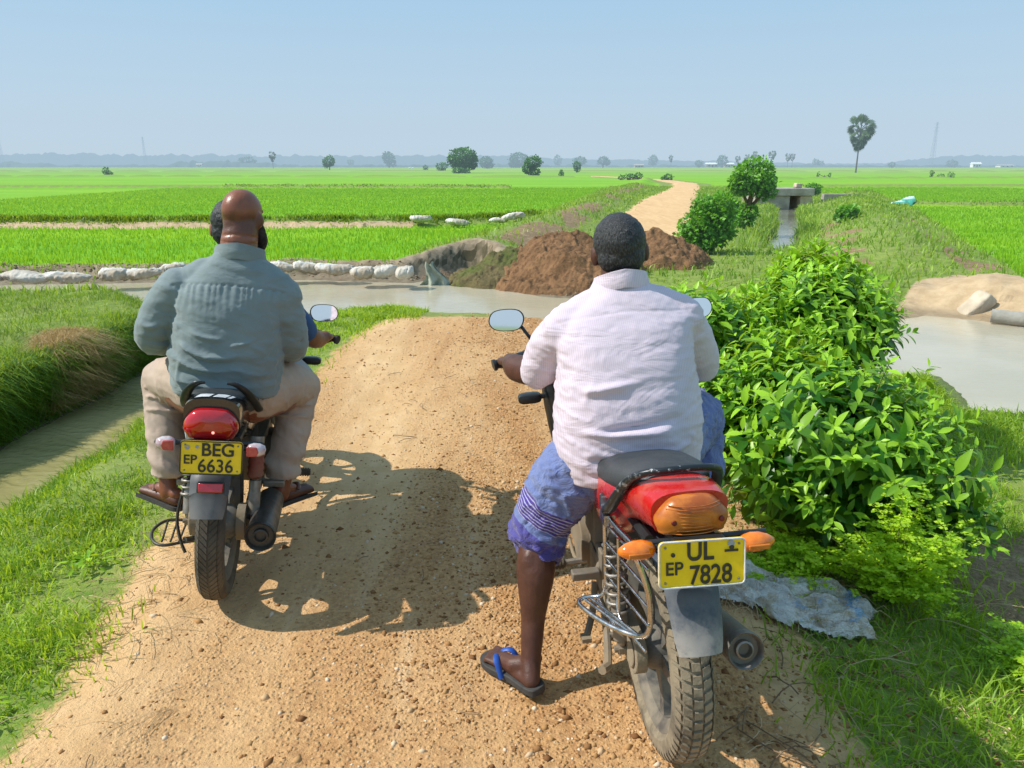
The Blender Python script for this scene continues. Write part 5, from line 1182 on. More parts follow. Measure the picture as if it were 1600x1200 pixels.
def rider_left():
    off = (.02, .2, 0.0)
    root = thing('person', 'big bald bearded man in grey-blue shirt and beige trousers riding pillion', 'person', matrix=LB @ Matrix.Translation(off))
    hc = Vector((.052+DX, .225, 1.406)); R = Matrix.Rotation(math.radians(-4), 3, 'X') @ Matrix.Rotation(math.radians(-24), 3, 'Z')
    b = MB(); q = head_shape(b, hc, .134, R, jaw=1.1)
    oval(b, [(.04+DX, .175, 1.23), (.044+DX, .185, 1.31), (.050+DX, .205, 1.385)], [.06, .066, .060])
    loft_rings(b, [(.78, .14, .12, 0, .16), (.9, .165, .145, 0, .17), (1.05, .175, .14, .01, .18), (1.12, .14, .10, .015, .18), (1.21, .075, .06, .03, .18)])
    shL, elL, wrL = (-.200, .17, 1.165), (-.268, .19, .955), (-.262, .36, .875); shR, elR, wrR = (.182, .17, 1.165), (.216, .225, .955), (.212, .37, .862)
    oval(b, [(-.15, .17, 1.11), (-.215, .165, 1.05), elL, (-.275, .28, .905), wrL], [.05, .05, .045, .045, .032]); oval(b, [(.14, .17, 1.10), (.195, .185, 1.05), elR, (.222, .30, .90), wrR], [.05, .05, .045, .045, .032])
    hand(b, wrL, (.25, .9, -.12), (0, -.1, -1), (1, -.2, 0), (.35, .5, .4)); hand(b, wrR, (-.25, .9, -.10), (0, -.1, -1), (-1, -.2, 0), (.35, .5, .4))
    hips = [(-.085, .16, .735), (.085, .16, .735)]; kn = [(-.305, .47, .705), (.246, .50, .690)]; an = [(-.250, .30, .300), (.190, .32, .300)]
    for h_, k_, a_ in zip(hips, kn, an):
        k_ = Vector(k_); a_ = Vector(a_); oval(b, [h_, (Vector(h_)+k_)/2, k_], [.10, .09, .066]); oval(b, [k_, k_.lerp(a_, .35), k_.lerp(a_, .7), a_, a_+Vector((0, .0, -.03))], [.062, .062, .043, .035, .035])
    hk = [((-.215, .27, .27), (-.355, .40, .25)), ((.165, .30, .27), (.272, .42, .25))]
    for h_, t_ in hk: h_, t_ = Vector(h_), Vector(t_); b.limb([h_+Vector((0, 0, .01)), h_.lerp(t_, .5)+Vector((0, 0, .015)), h_.lerp(t_, .85)], [.027, .026, .02], 10)
    body = blob(b, .0052, 4, lambda W, N: -.004*(np.exp(-((W[:, 2]-1.343-.008*np.cos((W[:, 0]-.03)*30))/.004)**2)+.7*np.exp(-((W[:, 2]-1.320)/.0035)**2))*(N[:, 1] < -.1)+.0008*fbm(W[:, 0]*40, W[:, 1]*40, W[:, 2]*40, 7, 3), 'body', [M['head_l']], root, off); eyes(root, q, off, .97)
    be = MB(); e = R.to_euler()
    be.ell(q(0, .070, -.090), (.058, .050, .055), e, 20, 14); be.ell(q(0, .085, -.125), (.040, .034, .045), e, 20, 14)
    for sx in (-1, 1): be.limb([q(sx*.070, .020, -.030), q(sx*.066, .040, -.075), q(sx*.040, .070, -.11)], [.014, .023, .03], 10)
    Ri = R.inverted()
    def bcut(v): p = Ri @ (Vector(v)-hc); return p.z > -.045 and p.y > .06
    blob(be, .004, 3, lambda W, N: .004*fbm(W[:, 0]*60, W[:, 1]*60, W[:, 2]*40, 3, 3), 'beard', [M['beard']], root, off, bcut)
    s = MB()
    loft_rings(s, [(.755, .182, .150, -.004, .155), (.79, .196, .168, -.004, .155), (.84, .200, .176, -.006, .16), (.92, .198, .182, -.006, .165), (1.0, .194, .178, -.002, .172), (1.07, .192, .166, .002, .176), (1.13, .190, .148, .006, .178), (1.175, .172, .122, .014, .178), (1.215, .138, .100, .022, .178), (1.245, .110, .090, .026, .180), (1.272, .088, .080, .028, .184), (1.290, .082, .078, .030, .188)], 2.5, 40)
    for sx, c in ((-1, .018), (1, .018)): oval(s, [(c+sx*.055, .182, 1.215), (c+sx*.12, .178, 1.185), (c+sx*.172, .172, 1.135)], [.055, .060, .068])
    for sh_, el_, wr_, sx in ((shL, elL, wrL, -1), (shR, elR, wrR, 1)):
        sh_, el_, wr_ = Vector(sh_)+Vector((-.018*sx, 0, -.03)), Vector(el_), Vector(wr_)
        oval(s, [sh_, sh_.lerp(el_, .45)+Vector((sx*.008, -.006, 0)), el_+Vector((sx*.002, -.010, .002)), el_.lerp(wr_, .42)+Vector((0, 0, -.002))], [.075, .076, .068, .057])
    def disp(W, N):
        zone = np.exp(-((W[:, 2]-.86)/.09)**2)+np.exp(-((np.abs(W[:, 0]-.01)-.20)/.05)**2)*(W[:, 2] > .9)
        d = zone*.0065*fbm(W[:, 0]*12+W[:, 2]*9, W[:, 1]*10, W[:, 2]*34+W[:, 0]*4, 89, 3)+(.22+.45*np.minimum(zone, 1))*(.0085*crease(W, 311, (5, 5, 13))-.006*crease(W, 312, (6, 6, 12), 8))+wrinkle(W, 13, .0045)+wrinkle(W, 18, .0024, (24, 24, 44)); bk = (N[:, 1] < .3).astype(float); F = lambda p, w, a: fold(W, p, w, a)*bk
        x = W[:, 0]; z = W[:, 2]
        yz = 1.178-.55*(x-.01)**2; yk = np.exp(-((z-yz)/.0035)**2)*bk*(np.abs(x-.01) < .2); d = d-.0035*yk
        pl = np.exp(-np.clip(yz-z, 0, 1)/.045)*(z < yz)*bk*(np.abs(x-.01) < .19); d = d+.0032*pl*np.sin(x*260+4*fbm(x*20, z*6, 0, 5, 2))
        d = d+F([(-.12, 0, 1.05), (-.02, -.01, 1.055), (.10, 0, 1.085)], .010, .007)+F([(-.18, .03, .985), (-.10, 0, .94), (-.02, -.02, .925), (.05, -.02, .935)], .011, .010)+F([(-.16, .02, .955), (-.08, -.01, .915), (.02, -.02, .905)], .009, -.006)
        d = d+F([(-.19, .03, .93), (-.12, 0, .895), (-.05, -.02, .88), (.08, -.02, .885), (.17, .01, .90)], .011, .008)+F([(-.19, .03, .875), (-.06, -.02, .85), (.08, -.02, .84), (.18, .02, .86)], .011, -.008)+F([(-.17, .02, .83), (0, -.02, .815), (.15, 0, .82)], .011, .006)
        d = d+F([(-.13, 0, 1.10), (-.04, -.01, 1.06), (.12, 0, 1.10)], .008, .006)+F([(-.17, .02, 1.04), (-.08, 0, 1.0), (.0, -.01, .99)], .009, .006)+F([(.17, .03, 1.03), (.10, 0, .99), (.03, -.01, .97)], .009, .006)+F([(.10, 0, .97), (.15, .02, .945), (.2, .05, .93)], .011, .007)+F([(-.15, .01, .90), (-.16, .02, .84), (-.13, .01, .79)], .012, .006)
        for sx, X in ((-1, -.178), (1, .208)): d = d+F([(X, .07, 1.16), (X+.012*sx, .035, 1.09), (X+.008*sx, .03, 1.02), (X+.0*sx, .04, .96)], .012, -.013)
        d = d+F([(-.32, .12, 1.02), (-.27, .10, 1.0), (-.22, .12, 1.01)], .011, .006)+F([(.33, .15, 1.02), (.28, .12, .99), (.24, .12, 1.0)], .011, .007)+F([(.36, .18, .97), (.30, .15, .955), (.25, .16, .97)], .010, -.006)
        return d
    def cut(v): return (abs(v.x) < .225 and v.z < .772+.012*math.cos(v.x*14)) and v.y < .33 or v.z > 1.282
    sh = blob(s, .0062, 12, disp, 'shirt', [M['shirt_l']], root, off, cut); md = sh.modifiers.new('t', 'SOLIDIFY'); md.thickness = .0025; md.offset = -1
    co = MB(); n = 36; rings = []
    for (k, z) in ((1.03, 1.246), (1.06, 1.258), (1.01, 1.283), (.975, 1.302), (.93, 1.302), (.93, 1.28), (.94, 1.258)):
        rings.append([(.030+.090*k*math.cos(2*pi*i/n), .190+.086*k*math.sin(2*pi*i/n)+(z-1.29)*.15, z-.022*math.sin(2*pi*i/n)-.008*abs(math.cos(2*pi*i/n))) for i in range(n)])
    co.loft(rings, False).build('collar', M['shirt_l'], sh, smooth=60, off=off)
    for el_, wr_ in ((elL, wrL), (elR, wrR)):
        el_, wr_ = Vector(el_), Vector(wr_); a = el_.lerp(wr_, .50); c = el_.lerp(wr_, .62)
        cf = MB(); cf.tube([a, a.lerp(c, .15), a.lerp(c, .85), c, c, a.lerp(c, .5)], [.054, .060, .060, .055, .047, .045], 22, caps=False); cf.build('rolled_cuff', M['shirt_l'], sh, smooth=70, off=off)
    hem = [(-.248, .295, .365), (.190, .315, .362)]
    legs_trousers(root, off, [(-.085, .17, .765), (.095, .17, .765)], kn, hem, M['trouser'], seat=[(.70, .15, .13, 0, .17), (.76, .190, .165, 0, .17), (.82, .196, .16, 0, .18)])
    for h_, t_ in hk: loafer(root, off, h_, t_, M['shoe'], .225)
    return root
rider_left()

# ================= driver of the black machine, mostly hidden behind the passenger
def driver():
    off = (0, .5, 0)
    root = thing('person', 'dark-haired driver in blue shirt hidden in front of the bald passenger', 'person', matrix=LB @ Matrix.Translation(off))
    hc = Vector((-.040+DX, .60, 1.325)); R = Matrix.Rotation(math.radians(-3), 3, 'X'); b = MB(); q = head_shape(b, hc, .148, R)
    oval(b, [(0, .52, 1.16), (-.01, .55, 1.24), hc+Vector((0, -.025, -.03))], [.065, .058, .055])
    loft_rings(b, [(.74, .14, .11, 0, .46), (.9, .15, .12, 0, .48), (1.03, .15, .10, 0, .51), (1.09, .12, .08, 0, .52), (1.15, .06, .05, 0, .53)])
    by, bz = -.15, -.085
    gR = Vector((.335, .955+by, .925+bz)); gL = Vector((-.34, .955, .925+bz))
    wrR = gR+Vector((-.005, -.095, .03)); wrL = gL+Vector((.0, -.09, .03))
    oval(b, [(.13, .52, 1.05), (.215, .56, .96), (.272, .62, .885), (.300, .68, .862), wrR], [.05, .048, .042, .040, .028]); oval(b, [(-.13, .52, 1.05), (-.225, .60, .97), (-.28, .68, .90), wrL], [.05, .046, .04, .028])
    hand(b, wrR, (.0, .9, -.12), (0, .1, -1), (-1, .1, 0), (.35, 1.45, 1.1), .95); hand(b, wrL, (0, .9, -.12), (0, .1, -1), (1, .1, 0), (.35, 1.45, 1.1), .95)
    kn = [(-.21, .80, .62), (.21, .80, .64)]; an = [(-.190, .57, .17), (.205, .52, .36)]
    for h_, k_, a_ in zip([(-.08, .47, .76), (.08, .47, .76)], kn, an):
        k_ = Vector(k_); a_ = Vector(a_); oval(b, [h_, (Vector(h_)+k_)/2, k_], [.09, .08, .06]); oval(b, [k_, k_.lerp(a_, .35)+Vector((0, -.02, 0)), a_], [.055, .054, .032])
        b.limb([a_, a_+Vector((0, -.02, -.05))], [.033, .027], 10); b.limb([a_+Vector((0, 0, -.02)), a_+Vector((-.01, .09, -.045)), a_+Vector((-.012, .15, -.06))], [.03, .026, .018], 10)
        for i in range(5): b.limb([a_+Vector((-.034+.012*i, .15, -.058)), a_+Vector((-.036+.0135*i, .195-.006*i, -.062))], [.011, .0085], 8)
    blob(b, .0052, 4, None, 'body', [M['skin_d']], root, off); eyes(root, q, off, .94)
    hb = MB(); e = R.to_euler(); hb.ell(q(0, -.012, .036), (.083, .101, .092), e, 26, 16); hb.ell(q(0, -.045, -.015), (.074, .066, .066), e, 22, 12)
    def cutf(v): p = Vector(v)-hc; return p.y > .055 and p.z < .08 or p.z < -.058 or (p.y > .012 and p.z < .0)
    blob(hb, .0042, 3, lambda W, N: .003*fbm(W[:, 0]*70, W[:, 1]*70, W[:, 2]*70, 3, 2), 'hair', [M['hair_d']], root, off, cutf)
    s = MB(); loft_rings(s, [(.76, .155, .13, 0, .46), (.85, .17, .14, 0, .47), (.98, .175, .135, 0, .50), (1.08, .175, .115, 0, .515), (1.13, .155, .095, 0, .522), (1.17, .10, .075, 0, .53), (1.20, .068, .064, 0, .54)], 2.4, 32)
    oval(s, [(.13, .52, 1.07), (.212, .56, .97), (.250, .595, .915)], [.064, .058, .052]); oval(s, [(-.15, .52, 1.08), (-.235, .59, .98), (-.27, .64, .925)], [.07, .066, .056])
    blob(s, .0075, 4, lambda W, N: wrinkle(W, 23, .005), 'shirt', [M['blue_shirt']], root, off, lambda v: v.z < .77 or v.z > 1.195)
    legs_trousers(root, off, [(-.08, .47, .75), (.08, .47, .75)], kn, [(-.188, .60, .27), (.20, .55, .40)], M['trouser_blue'], seat=[(.70, .13, .12, 0, .47), (.76, .15, .13, 0, .47), (.80, .15, .13, 0, .47)])
    return root
driver()
# ------------------------------------------------------------------ leafy shrubs
def leaf_template(wr=.36, fold=.10, droop=.22):
    rows = [(0, 0), (.16, .55), (.36, 1.0), (.58, .92), (.80, .50), (1.0, 0)]
    V = []; F3 = []; F4 = []; idx = []
    for t, w in rows:
        z = -droop*t*t
        if w == 0: idx.append((len(V),)); V.append((0, t, z))
        else:
            idx.append((len(V), len(V)+1, len(V)+2)); V += [(-w*wr/2, t+.03, z+fold*w*wr*1.2), (0, t, z), (w*wr/2, t+.03, z+fold*w*wr*1.2)]
    a = idx[0][0]; b = idx[1]; F3 += [(a, b[1], b[0]), (a, b[2], b[1])]
    for p, q in zip(idx[1:-2], idx[2:-1]): F4 += [(p[0], p[1], q[1], q[0]), (p[1], p[2], q[2], q[1])]
    p = idx[-2]; e = idx[-1][0]; F3 += [(p[0], p[1], e), (p[1], p[2], e)]
    return np.array(V, float), np.array(F3), np.array(F4)
LT = leaf_template()
def leaves_mesh(name, pos, dirs, nrm, size, mats, shade, tmpl=LT, width=None):
    pos = np.asarray(pos, float); d = np.asarray(dirs, float); d /= np.linalg.norm(d, axis=1)[:, None]+1e-9
    n = np.asarray(nrm, float); n = n-d*np.sum(n*d, 1)[:, None]; n /= np.linalg.norm(n, axis=1)[:, None]+1e-9; s = np.cross(d, n)
    T3, F3, F4 = tmpl; k = len(T3); N = len(pos); w = 1.0 if width is None else width[:, None, None]
    V = pos[:, None]+(s[:, None]*T3[None, :, 0:1]*w+d[:, None]*T3[None, :, 1:2]+n[:, None]*T3[None, :, 2:3])*np.asarray(size)[:, None, None]
    o = (np.arange(N)*k)[:, None, None]; Fs = [(F3[None]+o).reshape(-1, 3)]
    if len(F4): Fs.append((F4[None]+o).reshape(-1, 4))
    return mesh_np(name, V.reshape(-1, 3), Fs, mats, shade=np.repeat(shade, k))
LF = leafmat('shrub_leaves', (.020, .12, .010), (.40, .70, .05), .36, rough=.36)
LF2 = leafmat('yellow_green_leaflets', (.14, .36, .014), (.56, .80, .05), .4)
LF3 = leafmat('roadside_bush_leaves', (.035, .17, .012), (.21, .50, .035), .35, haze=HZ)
def shrub(label, base, lobes, nstem, leaf, group=None, mat_=LF, nodes=(7, 12), spacing=.042, seed=1, fill=0):
    """shrub > stem, foliage. lobes: ellipsoids (centre, radii, weight) filled with leafy shoots"""
    rg = np.random.default_rng(seed); gz = float(terrain([base[0]], [base[1]])[0][0])
    root = thing('shrub', label, 'bush', (base[0], base[1], gz), group=group); off = (base[0], base[1], gz)
    w = np.array([l[2] for l in lobes], float); w /= w.sum(); stems = MB(); P_, D_, N_, S_, H_ = [], [], [], [], []
    for i in range(nstem):
        c, r, _ = lobes[rg.choice(len(lobes), p=w)]; v = rg.normal(size=3); v /= np.linalg.norm(v); v[2] = abs(v[2])*.9+.0 if rg.random() < .82 else v[2]
        rad = .74+.30*rg.random()**.6; rad = rad*(rg.uniform(1.1, 1.32) if rg.random() < .10 and v[2] > .1 else 1); tip = np.array(c)+v*np.array(r)*rad+rg.normal(0, .02, 3)
        tip[2] = max(tip[2], gz+.06)
        cc = np.array([base[0]+rg.normal(0, .08), base[1]+rg.normal(0, .08), gz]); out = tip-np.array(c); out /= np.linalg.norm(out)+1e-9
        ctl = (cc+tip)/2+np.array([0, 0, .18])*min(1, np.linalg.norm(tip-cc)); ctl = ctl*.5+(tip-out*.3)*.5
        L = np.linalg.norm(tip-ctl)+np.linalg.norm(ctl-cc); m = int(rg.integers(*nodes)); sp = leaf*spacing/.10
        ts = 1-np.arange(m)*sp/L; ts = ts[ts > .15]
        q = lambda t: (1-t)**2*cc+2*t*(1-t)*ctl+t*t*tip
        if i % 3 == 0 or nstem < 100:
            pts = [q(t) for t in np.linspace(0, 1, 7)]; stems.tube([tuple(p) for p in pts], [.007*(1-.75*k/6)*(leaf/.1) for k in range(7)], 5, caps=False)
        ph = rg.uniform(0, pi)
        for j, t in enumerate(ts):
            p = q(t); d = q(min(t+.03, 1.03))-q(t-.03); d /= np.linalg.norm(d); a = np.cross(d, [0, 0, 1]); a /= np.linalg.norm(a)+1e-9; b = np.cross(d, a); an = ph+j*pi/2
            for sg_ in (0, pi):
                o = a*math.cos(an+sg_)+b*math.sin(an+sg_); up = .75 if j == 0 else .38
                ld = o+d*(1.2 if j == 0 else .55)+rg.normal(0, .16, 3)+np.array([0, 0, -.12*j*.4+.05]); nn = d*.7+np.array([0, 0, .9])+rg.normal(0, .28, 3)
                P_.append(p); D_.append(ld); N_.append(nn); s_ = leaf*(.50+.17*min(j, 3))*rg.uniform(.6, 1.25); S_.append(s_)
                depth = np.clip((t-.5)*1.3, 0, 1); H_.append(np.clip(rg.normal(.26, .26)+.45*(j < 2)-.2*(j > 4)+.30*((p[2]-gz)/.9-.55), 0, 1))  # lower leaves get darker tones: shadow of the lower half painted in
    pos = np.array(P_)-np.array(off)
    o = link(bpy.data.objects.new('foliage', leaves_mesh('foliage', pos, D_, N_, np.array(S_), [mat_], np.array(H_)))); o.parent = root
    stems.build('stem', M['stem'], root, smooth=180, off=off)
    return root
def E_(px, py, Y, rx, ry, rz, w=1.0):
    z = zat(py, Y); return ((xat(px, Y, z), Y, z), (rx, ry, rz), w)
grp = None
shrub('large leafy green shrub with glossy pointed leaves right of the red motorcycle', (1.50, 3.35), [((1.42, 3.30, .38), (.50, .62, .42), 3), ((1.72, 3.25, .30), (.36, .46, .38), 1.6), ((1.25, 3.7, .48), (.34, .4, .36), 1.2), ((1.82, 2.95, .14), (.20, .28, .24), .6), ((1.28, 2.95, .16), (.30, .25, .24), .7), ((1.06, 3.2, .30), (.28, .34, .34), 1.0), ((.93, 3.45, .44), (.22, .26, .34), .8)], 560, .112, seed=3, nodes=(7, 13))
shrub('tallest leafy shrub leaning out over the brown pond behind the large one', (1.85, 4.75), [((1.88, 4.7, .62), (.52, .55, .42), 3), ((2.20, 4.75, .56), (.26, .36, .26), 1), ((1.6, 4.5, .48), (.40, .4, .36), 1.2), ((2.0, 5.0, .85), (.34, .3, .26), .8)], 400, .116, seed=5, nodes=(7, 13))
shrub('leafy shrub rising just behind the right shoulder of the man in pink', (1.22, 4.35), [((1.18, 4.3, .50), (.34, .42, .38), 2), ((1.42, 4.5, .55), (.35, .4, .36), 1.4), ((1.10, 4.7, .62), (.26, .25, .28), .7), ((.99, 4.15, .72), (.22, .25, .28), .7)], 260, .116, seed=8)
# feathery weed: compound leaves of small leaflets
def feathery(label, base, h, r, n, seed):
    rg = np.random.default_rng(seed); gz = float(terrain([base[0]], [base[1]])[0][0]); off = (base[0], base[1], gz); root = thing('weed', label, 'plant', off); stems = MB(); P_, D_, N_, S_ = [], [], [], []
    for i in range(n):
        a = rg.uniform(0, 2*pi); rr = r*rg.random()**.6; hh = h*(1-.5*(rr/r)**2)*(rg.uniform(.35, .85) if rg.random() < .7 else rg.uniform(.9, 1.3)); tip = np.array([rr*math.cos(a), rr*math.sin(a), hh]); ctl = np.array([tip[0]*.35, tip[1]*.35, hh*.65])
        q = lambda t: 2*t*(1-t)*ctl+t*t*tip
        if i % 2 == 0: stems.tube([tuple(q(t)) for t in np.linspace(0, 1, 5)], [.0035, .003, .0025, .002, .0012], 4, caps=False)
        for t in np.linspace(.45, 1, 7):
            p = q(t); b = rg.uniform(0, 2*pi); d = np.array([math.cos(b), math.sin(b), .25]); ln = rg.uniform(.05, .085)
            side = np.cross(d, [0, 0, 1]); side /= np.linalg.norm(side)
            for k in range(6):
                c = p+d*ln*(k+1)/6-np.array([0, 0, .01*(k/6)**2])
                for sg_ in (-1, 1): P_.append(c); D_.append(side*sg_+d*.5+rg.normal(0, .15, 3)); N_.append(np.array([0, 0, 1])+rg.normal(0, .35, 3)); S_.append(rg.uniform(.014, .022))
    o = link(bpy.data.objects.new('foliage', leaves_mesh('foliage', P_, D_, N_, np.array(S_), [LF2], np.clip(rg.normal(.6, .22, len(P_)), 0, 1), tmpl=LTS, width=np.full(len(P_), 1.5)))); o.parent = root
    stems.build('stem', M['stem'], root, smooth=180); return root
LTS = (np.array([(0, 0, 0), (-.25, .5, .03), (0, .5, 0), (.25, .5, .03), (0, 1, -.03)], float), np.array([(0, 2, 1), (0, 3, 2), (1, 2, 4), (2, 3, 4)]), np.zeros((0, 4), int))
feathery('yellow-green feathery weed in front of the dark shrub at right', (1.46, 2.62), .40, .25, 105, 4)
feathery('smaller feathery weed spreading low at the right edge of the verge', (1.85, 2.30), .16, .2, 36, 6)
feathery('low weed growing between the rag and the large shrub', (1.12, 2.78), .16, .22, 50, 9)
# broadleaf weeds on the left verge, single small plants
for i, (x, y) in enumerate([(-1.75, 2.85), (-2.1, 2.1), (-1.62, 1.95), (-3.6, 7.2)]):
    rg = np.random.default_rng(40+i); z = float(terrain([x], [y])[0][0]); n = 46; a = rg.uniform(0, 2*pi, n); r_ = .09*rg.random(n)
    P_ = np.stack([r_*np.cos(a), r_*np.sin(a), rg.uniform(.015, .08, n)], 1); D_ = np.stack([np.cos(a), np.sin(a), rg.normal(.15, .3, n)], 1)
    me = leaves_mesh('leafy_weed', P_, D_, np.array([[0, 0, 1.]])+rg.normal(0, .3, (n, 3)), rg.uniform(.03, .055, n), [LF2], np.clip(rg.normal(.35, .2, n), 0, 1))
    o = link(bpy.data.objects.new('leafy_weed', me)); o.location = (x, y, z)
    tag(o, ['low broad-leaved weed nearest the rear wheel of the black motorcycle', 'low broad-leaved weed in the middle of the left verge', 'low broad-leaved weed at the left edge of the track near the camera', 'broad-leaved weed on the cut bank behind the roots'][i], 'weed', 'broad-leaved weeds in the left grass')

# ------------------------------------------------------------------ mound of dug soil blocking the track
def heap(name, label, cat, c, rx, ry, h, seed, m, peaks=(), n=150, rough=.10, cell=1.0):
    xs = np.linspace(-1.25, 1.25, n); X, Y = np.meshgrid(xs, xs, indexing='ij'); x = c[0]+X*rx; y = c[1]+Y*ry
    r = np.hypot(X, Y)+.22*fbm(X*2.2, Y*2.2, 0, seed, 3); z = h*np.clip(1-r, 0, 1)**.75
    for px, py, pr, ph in peaks: z = z+ph*np.exp(-(((X-px)**2+(Y-py)**2)/pr**2)**1.0)
    env = sst(1.05, .75, r)
    z = z*env+env*(rough*fbm(X*5*cell, Y*5*cell, 0, seed+1, 5)+rough*.7*np.abs(fbm(X*13*cell, Y*13*cell, 0, seed+2, 4)))
    g = terrain(x.ravel(), y.ravel())[0].reshape(x.shape); z = np.maximum(g, -.36)+z-.06*(1-env)-.02
    loc = np.array([c[0], c[1], 0]); V = np.stack([x, y, z], -1).reshape(-1, 3)-loc; i, j = np.meshgrid(np.arange(n-1), np.arange(n-1), indexing='ij'); a = (i*n+j).ravel()
    F = np.stack([a, a+n, a+n+1, a+1], 1); keep = (env.ravel()[F] > .01).any(1)
    o = link(bpy.data.objects.new(name, mesh_np(name, V, [F[keep]], [m]))); o.location = tuple(loc); return tag(o, label, cat)
def soilmat(name, a, b, c):
    m, t = nt(name); s = T(t); v = s.pos(); n1 = s.noise(v, 1.6, 5, .6); n2 = s.noise(v, 11, 6, .7); col = s.mix(s.ss(n1, .4, .62), a, b); col = s.mix(s.ss(n2, .45, .7), col, c)
    h = s.math('ADD', n2, s.math('MULTIPLY', s.noise(v, 40, 4, .7), .4)); s.out(s.bsdf(col, .95, 0, .2, s.bump(h, .06, 1)), HZ); return m
SOIL = soilmat('dug_earth', (.33, .18, .085), (.24, .13, .06), (.13, .07, .035))
heap('soil_mound', 'tall brown mound of dug earth dumped across the track beyond the flooded gap', 'mound', (.95, 12.7), 1.5, 1.35, .52, 5, SOIL, [(.10, .1, .12, .14), (-.25, .1, .22, .12), (.42, .1, .2, .12)], rough=.15, n=190)
heap('soil_mound', 'lower brown heap of dug earth between the greying man and the dense bush', 'mound', (2.45, 13.3), 1.25, 1.0, .42, 35, SOIL, [(-.3, .1, .3, .14), (.3, 0, .2, .08)], rough=.14, n=130)
heap('soil_mound', 'clod of turf and mud at the pond corner beside the dug earth', 'mound', (-.35, 12.9), .85, .8, .42, 15, soilmat('muddy_turf', (.20, .16, .07), (.14, .17, .04), (.10, .07, .04)), [(.2, .1, .3, .14)], rough=.10, n=90)
heap('soil_mound', 'small heap of grey mud at the end of the sandbag row', 'mound', (-1.15, 13.2), .42, .36, .20, 25, soilmat('grey_mud', (.26, .19, .12), (.20, .14, .09), (.12, .09, .06)), [], rough=.08, n=80)

# ------------------------------------------------------------------ sandbags
def sandbag(label, x, y, z, L, W, T_, rz, tilt, seed, m=None, group=None):
    T_ = T_*.78
    n = 54; k = 36; rings = []
    for i in range(n+1):
        t = -1+2*i/n; w = (1-abs(t)**3.2)**.5 if abs(t) < 1 else 0; w = max(w, .08); ring = []
        for j in range(k):
            a = 2*pi*j/k; c_, s_ = math.cos(a), math.sin(a); ring.append((t*L/2, W/2*w*abs(c_)**.8*(1 if c_ > 0 else -1), T_/2*w*abs(s_)**.8*(1 if s_ > 0 else -1)))
        rings.append(ring)
    mb = MB().loft(rings); V = np.array(mb.v); d = .05*fbm(V[:, 0]*4, V[:, 1]*7, V[:, 2]*7, seed, 4)+.05*np.abs(fbm(V[:, 0]*11, V[:, 1]*7, V[:, 2]*7, seed+5, 3))-.015; N_ = V*np.array([.3, 1, 1.6]); N_ /= np.linalg.norm(N_, axis=1)[:, None]+1e-9
    V = V+N_*d[:, None]; V[:, 2] += .03*np.cos(V[:, 0]*5+seed); mb.v = [tuple(v) for v in V]
    o = mb.build('sandbag', m or M['sack'], None, smooth=180); o.location = (x, y, z); o.rotation_euler = (0, tilt, rz); return tag(o, label, 'sandbag', group)
bags = [(-30, 428, 62, 0), (40, 427, 72, 0), (105, 426, 70, 0), (178, 421, 44, 1), (224, 420, 60, 0), (268, 415, 40, 1), (300, 418, 60, 0), (352, 416, 60, 0), (410, 415, 52, 0), (440, 413, 40, 0), (480, 412, 44, 1), (524, 413, 60, 0), (566, 418, 34, 1), (598, 417, 38, 1), (632, 420, 28, 1)]
adj = ['at the far left edge', 'long and flat, second from the left edge', 'long and flat, third from the left edge', 'short and humped, left of the grey-shirted man', 'touching the left shoulder of the grey-shirted man', 'behind the left shoulder', 'hidden behind the neck, left', 'hidden behind the neck, right', 'behind the right shoulder, left', 'just right of the grey shirt', 'half covered by grass right of the grey shirt', 'biggest right of the grey-shirted man', 'round, first of three small ones', 'round, middle of three small ones', 'round, last of the row']
for i, ((px, py, w, kd), ad) in enumerate(zip(bags, adj)):
    x, y = G(px, py+2, -.02); z = max(float(terrain([x], [y])[0][0])-.02, -.12); L = w/1200*y*1.05
    sandbag('white sandbag '+ad+' in the pond row', x, y, z+.065, L, .36, .21 if not kd else .26, random.uniform(-.12, .12), random.uniform(-.05, .05), i*7+1, M['sack'] if i not in (1, 13, 14) else M['sack_old'], 'sandbags along the far shore of the pond')
for i, (px, w, lab) in enumerate([(659, 34, 'leftmost of four white sandbags on the far field bund'), (716, 36, 'second of four white sandbags on the far field bund'), (779, 28, 'flat third sandbag on the far field bund, touching the last one'), (803, 36, 'rightmost of four white sandbags on the far field bund')]):
    x, y = G(px, 349, -.05); z = float(terrain([x], [y])[0][0]); sandbag(lab, x, y-.2, z+.16, w/1200*y*1.05, .34, .25 if i != 2 else .18, random.uniform(-.1, .1), -.05 if i == 3 else 0, 91+i*5, None, 'sandbags on the bund between the two left fields')
# torn plastic sheet standing in the mud
mb = MB(); x, y = G(678, 434, -.2); z = float(terrain([x], [y])[0][0]); vs = []; n = 12
for i in range(n+1):
    for j in range(n+1):
        u, v = i/n-.5, j/n; vs.append((x+u*.50*(1-v*.7)+.05*math.sin(v*5), y+.06*math.sin(u*14+v*4), max(z, -.3)-.06+.40*v+.03*math.sin(u*9)))
mb.add(vs, [(i*(n+1)+j, (i+1)*(n+1)+j, (i+1)*(n+1)+j+1, i*(n+1)+j+1) for i in range(n) for j in range(n)]); o = mb.build('plastic_sack', mat('plastic_sheet', (.50, .55, .48), (.30, .34, .24), .35, ns=7), smooth=180); tag(o, 'torn pale plastic sack standing in the mud at the end of the sandbags', 'sack')
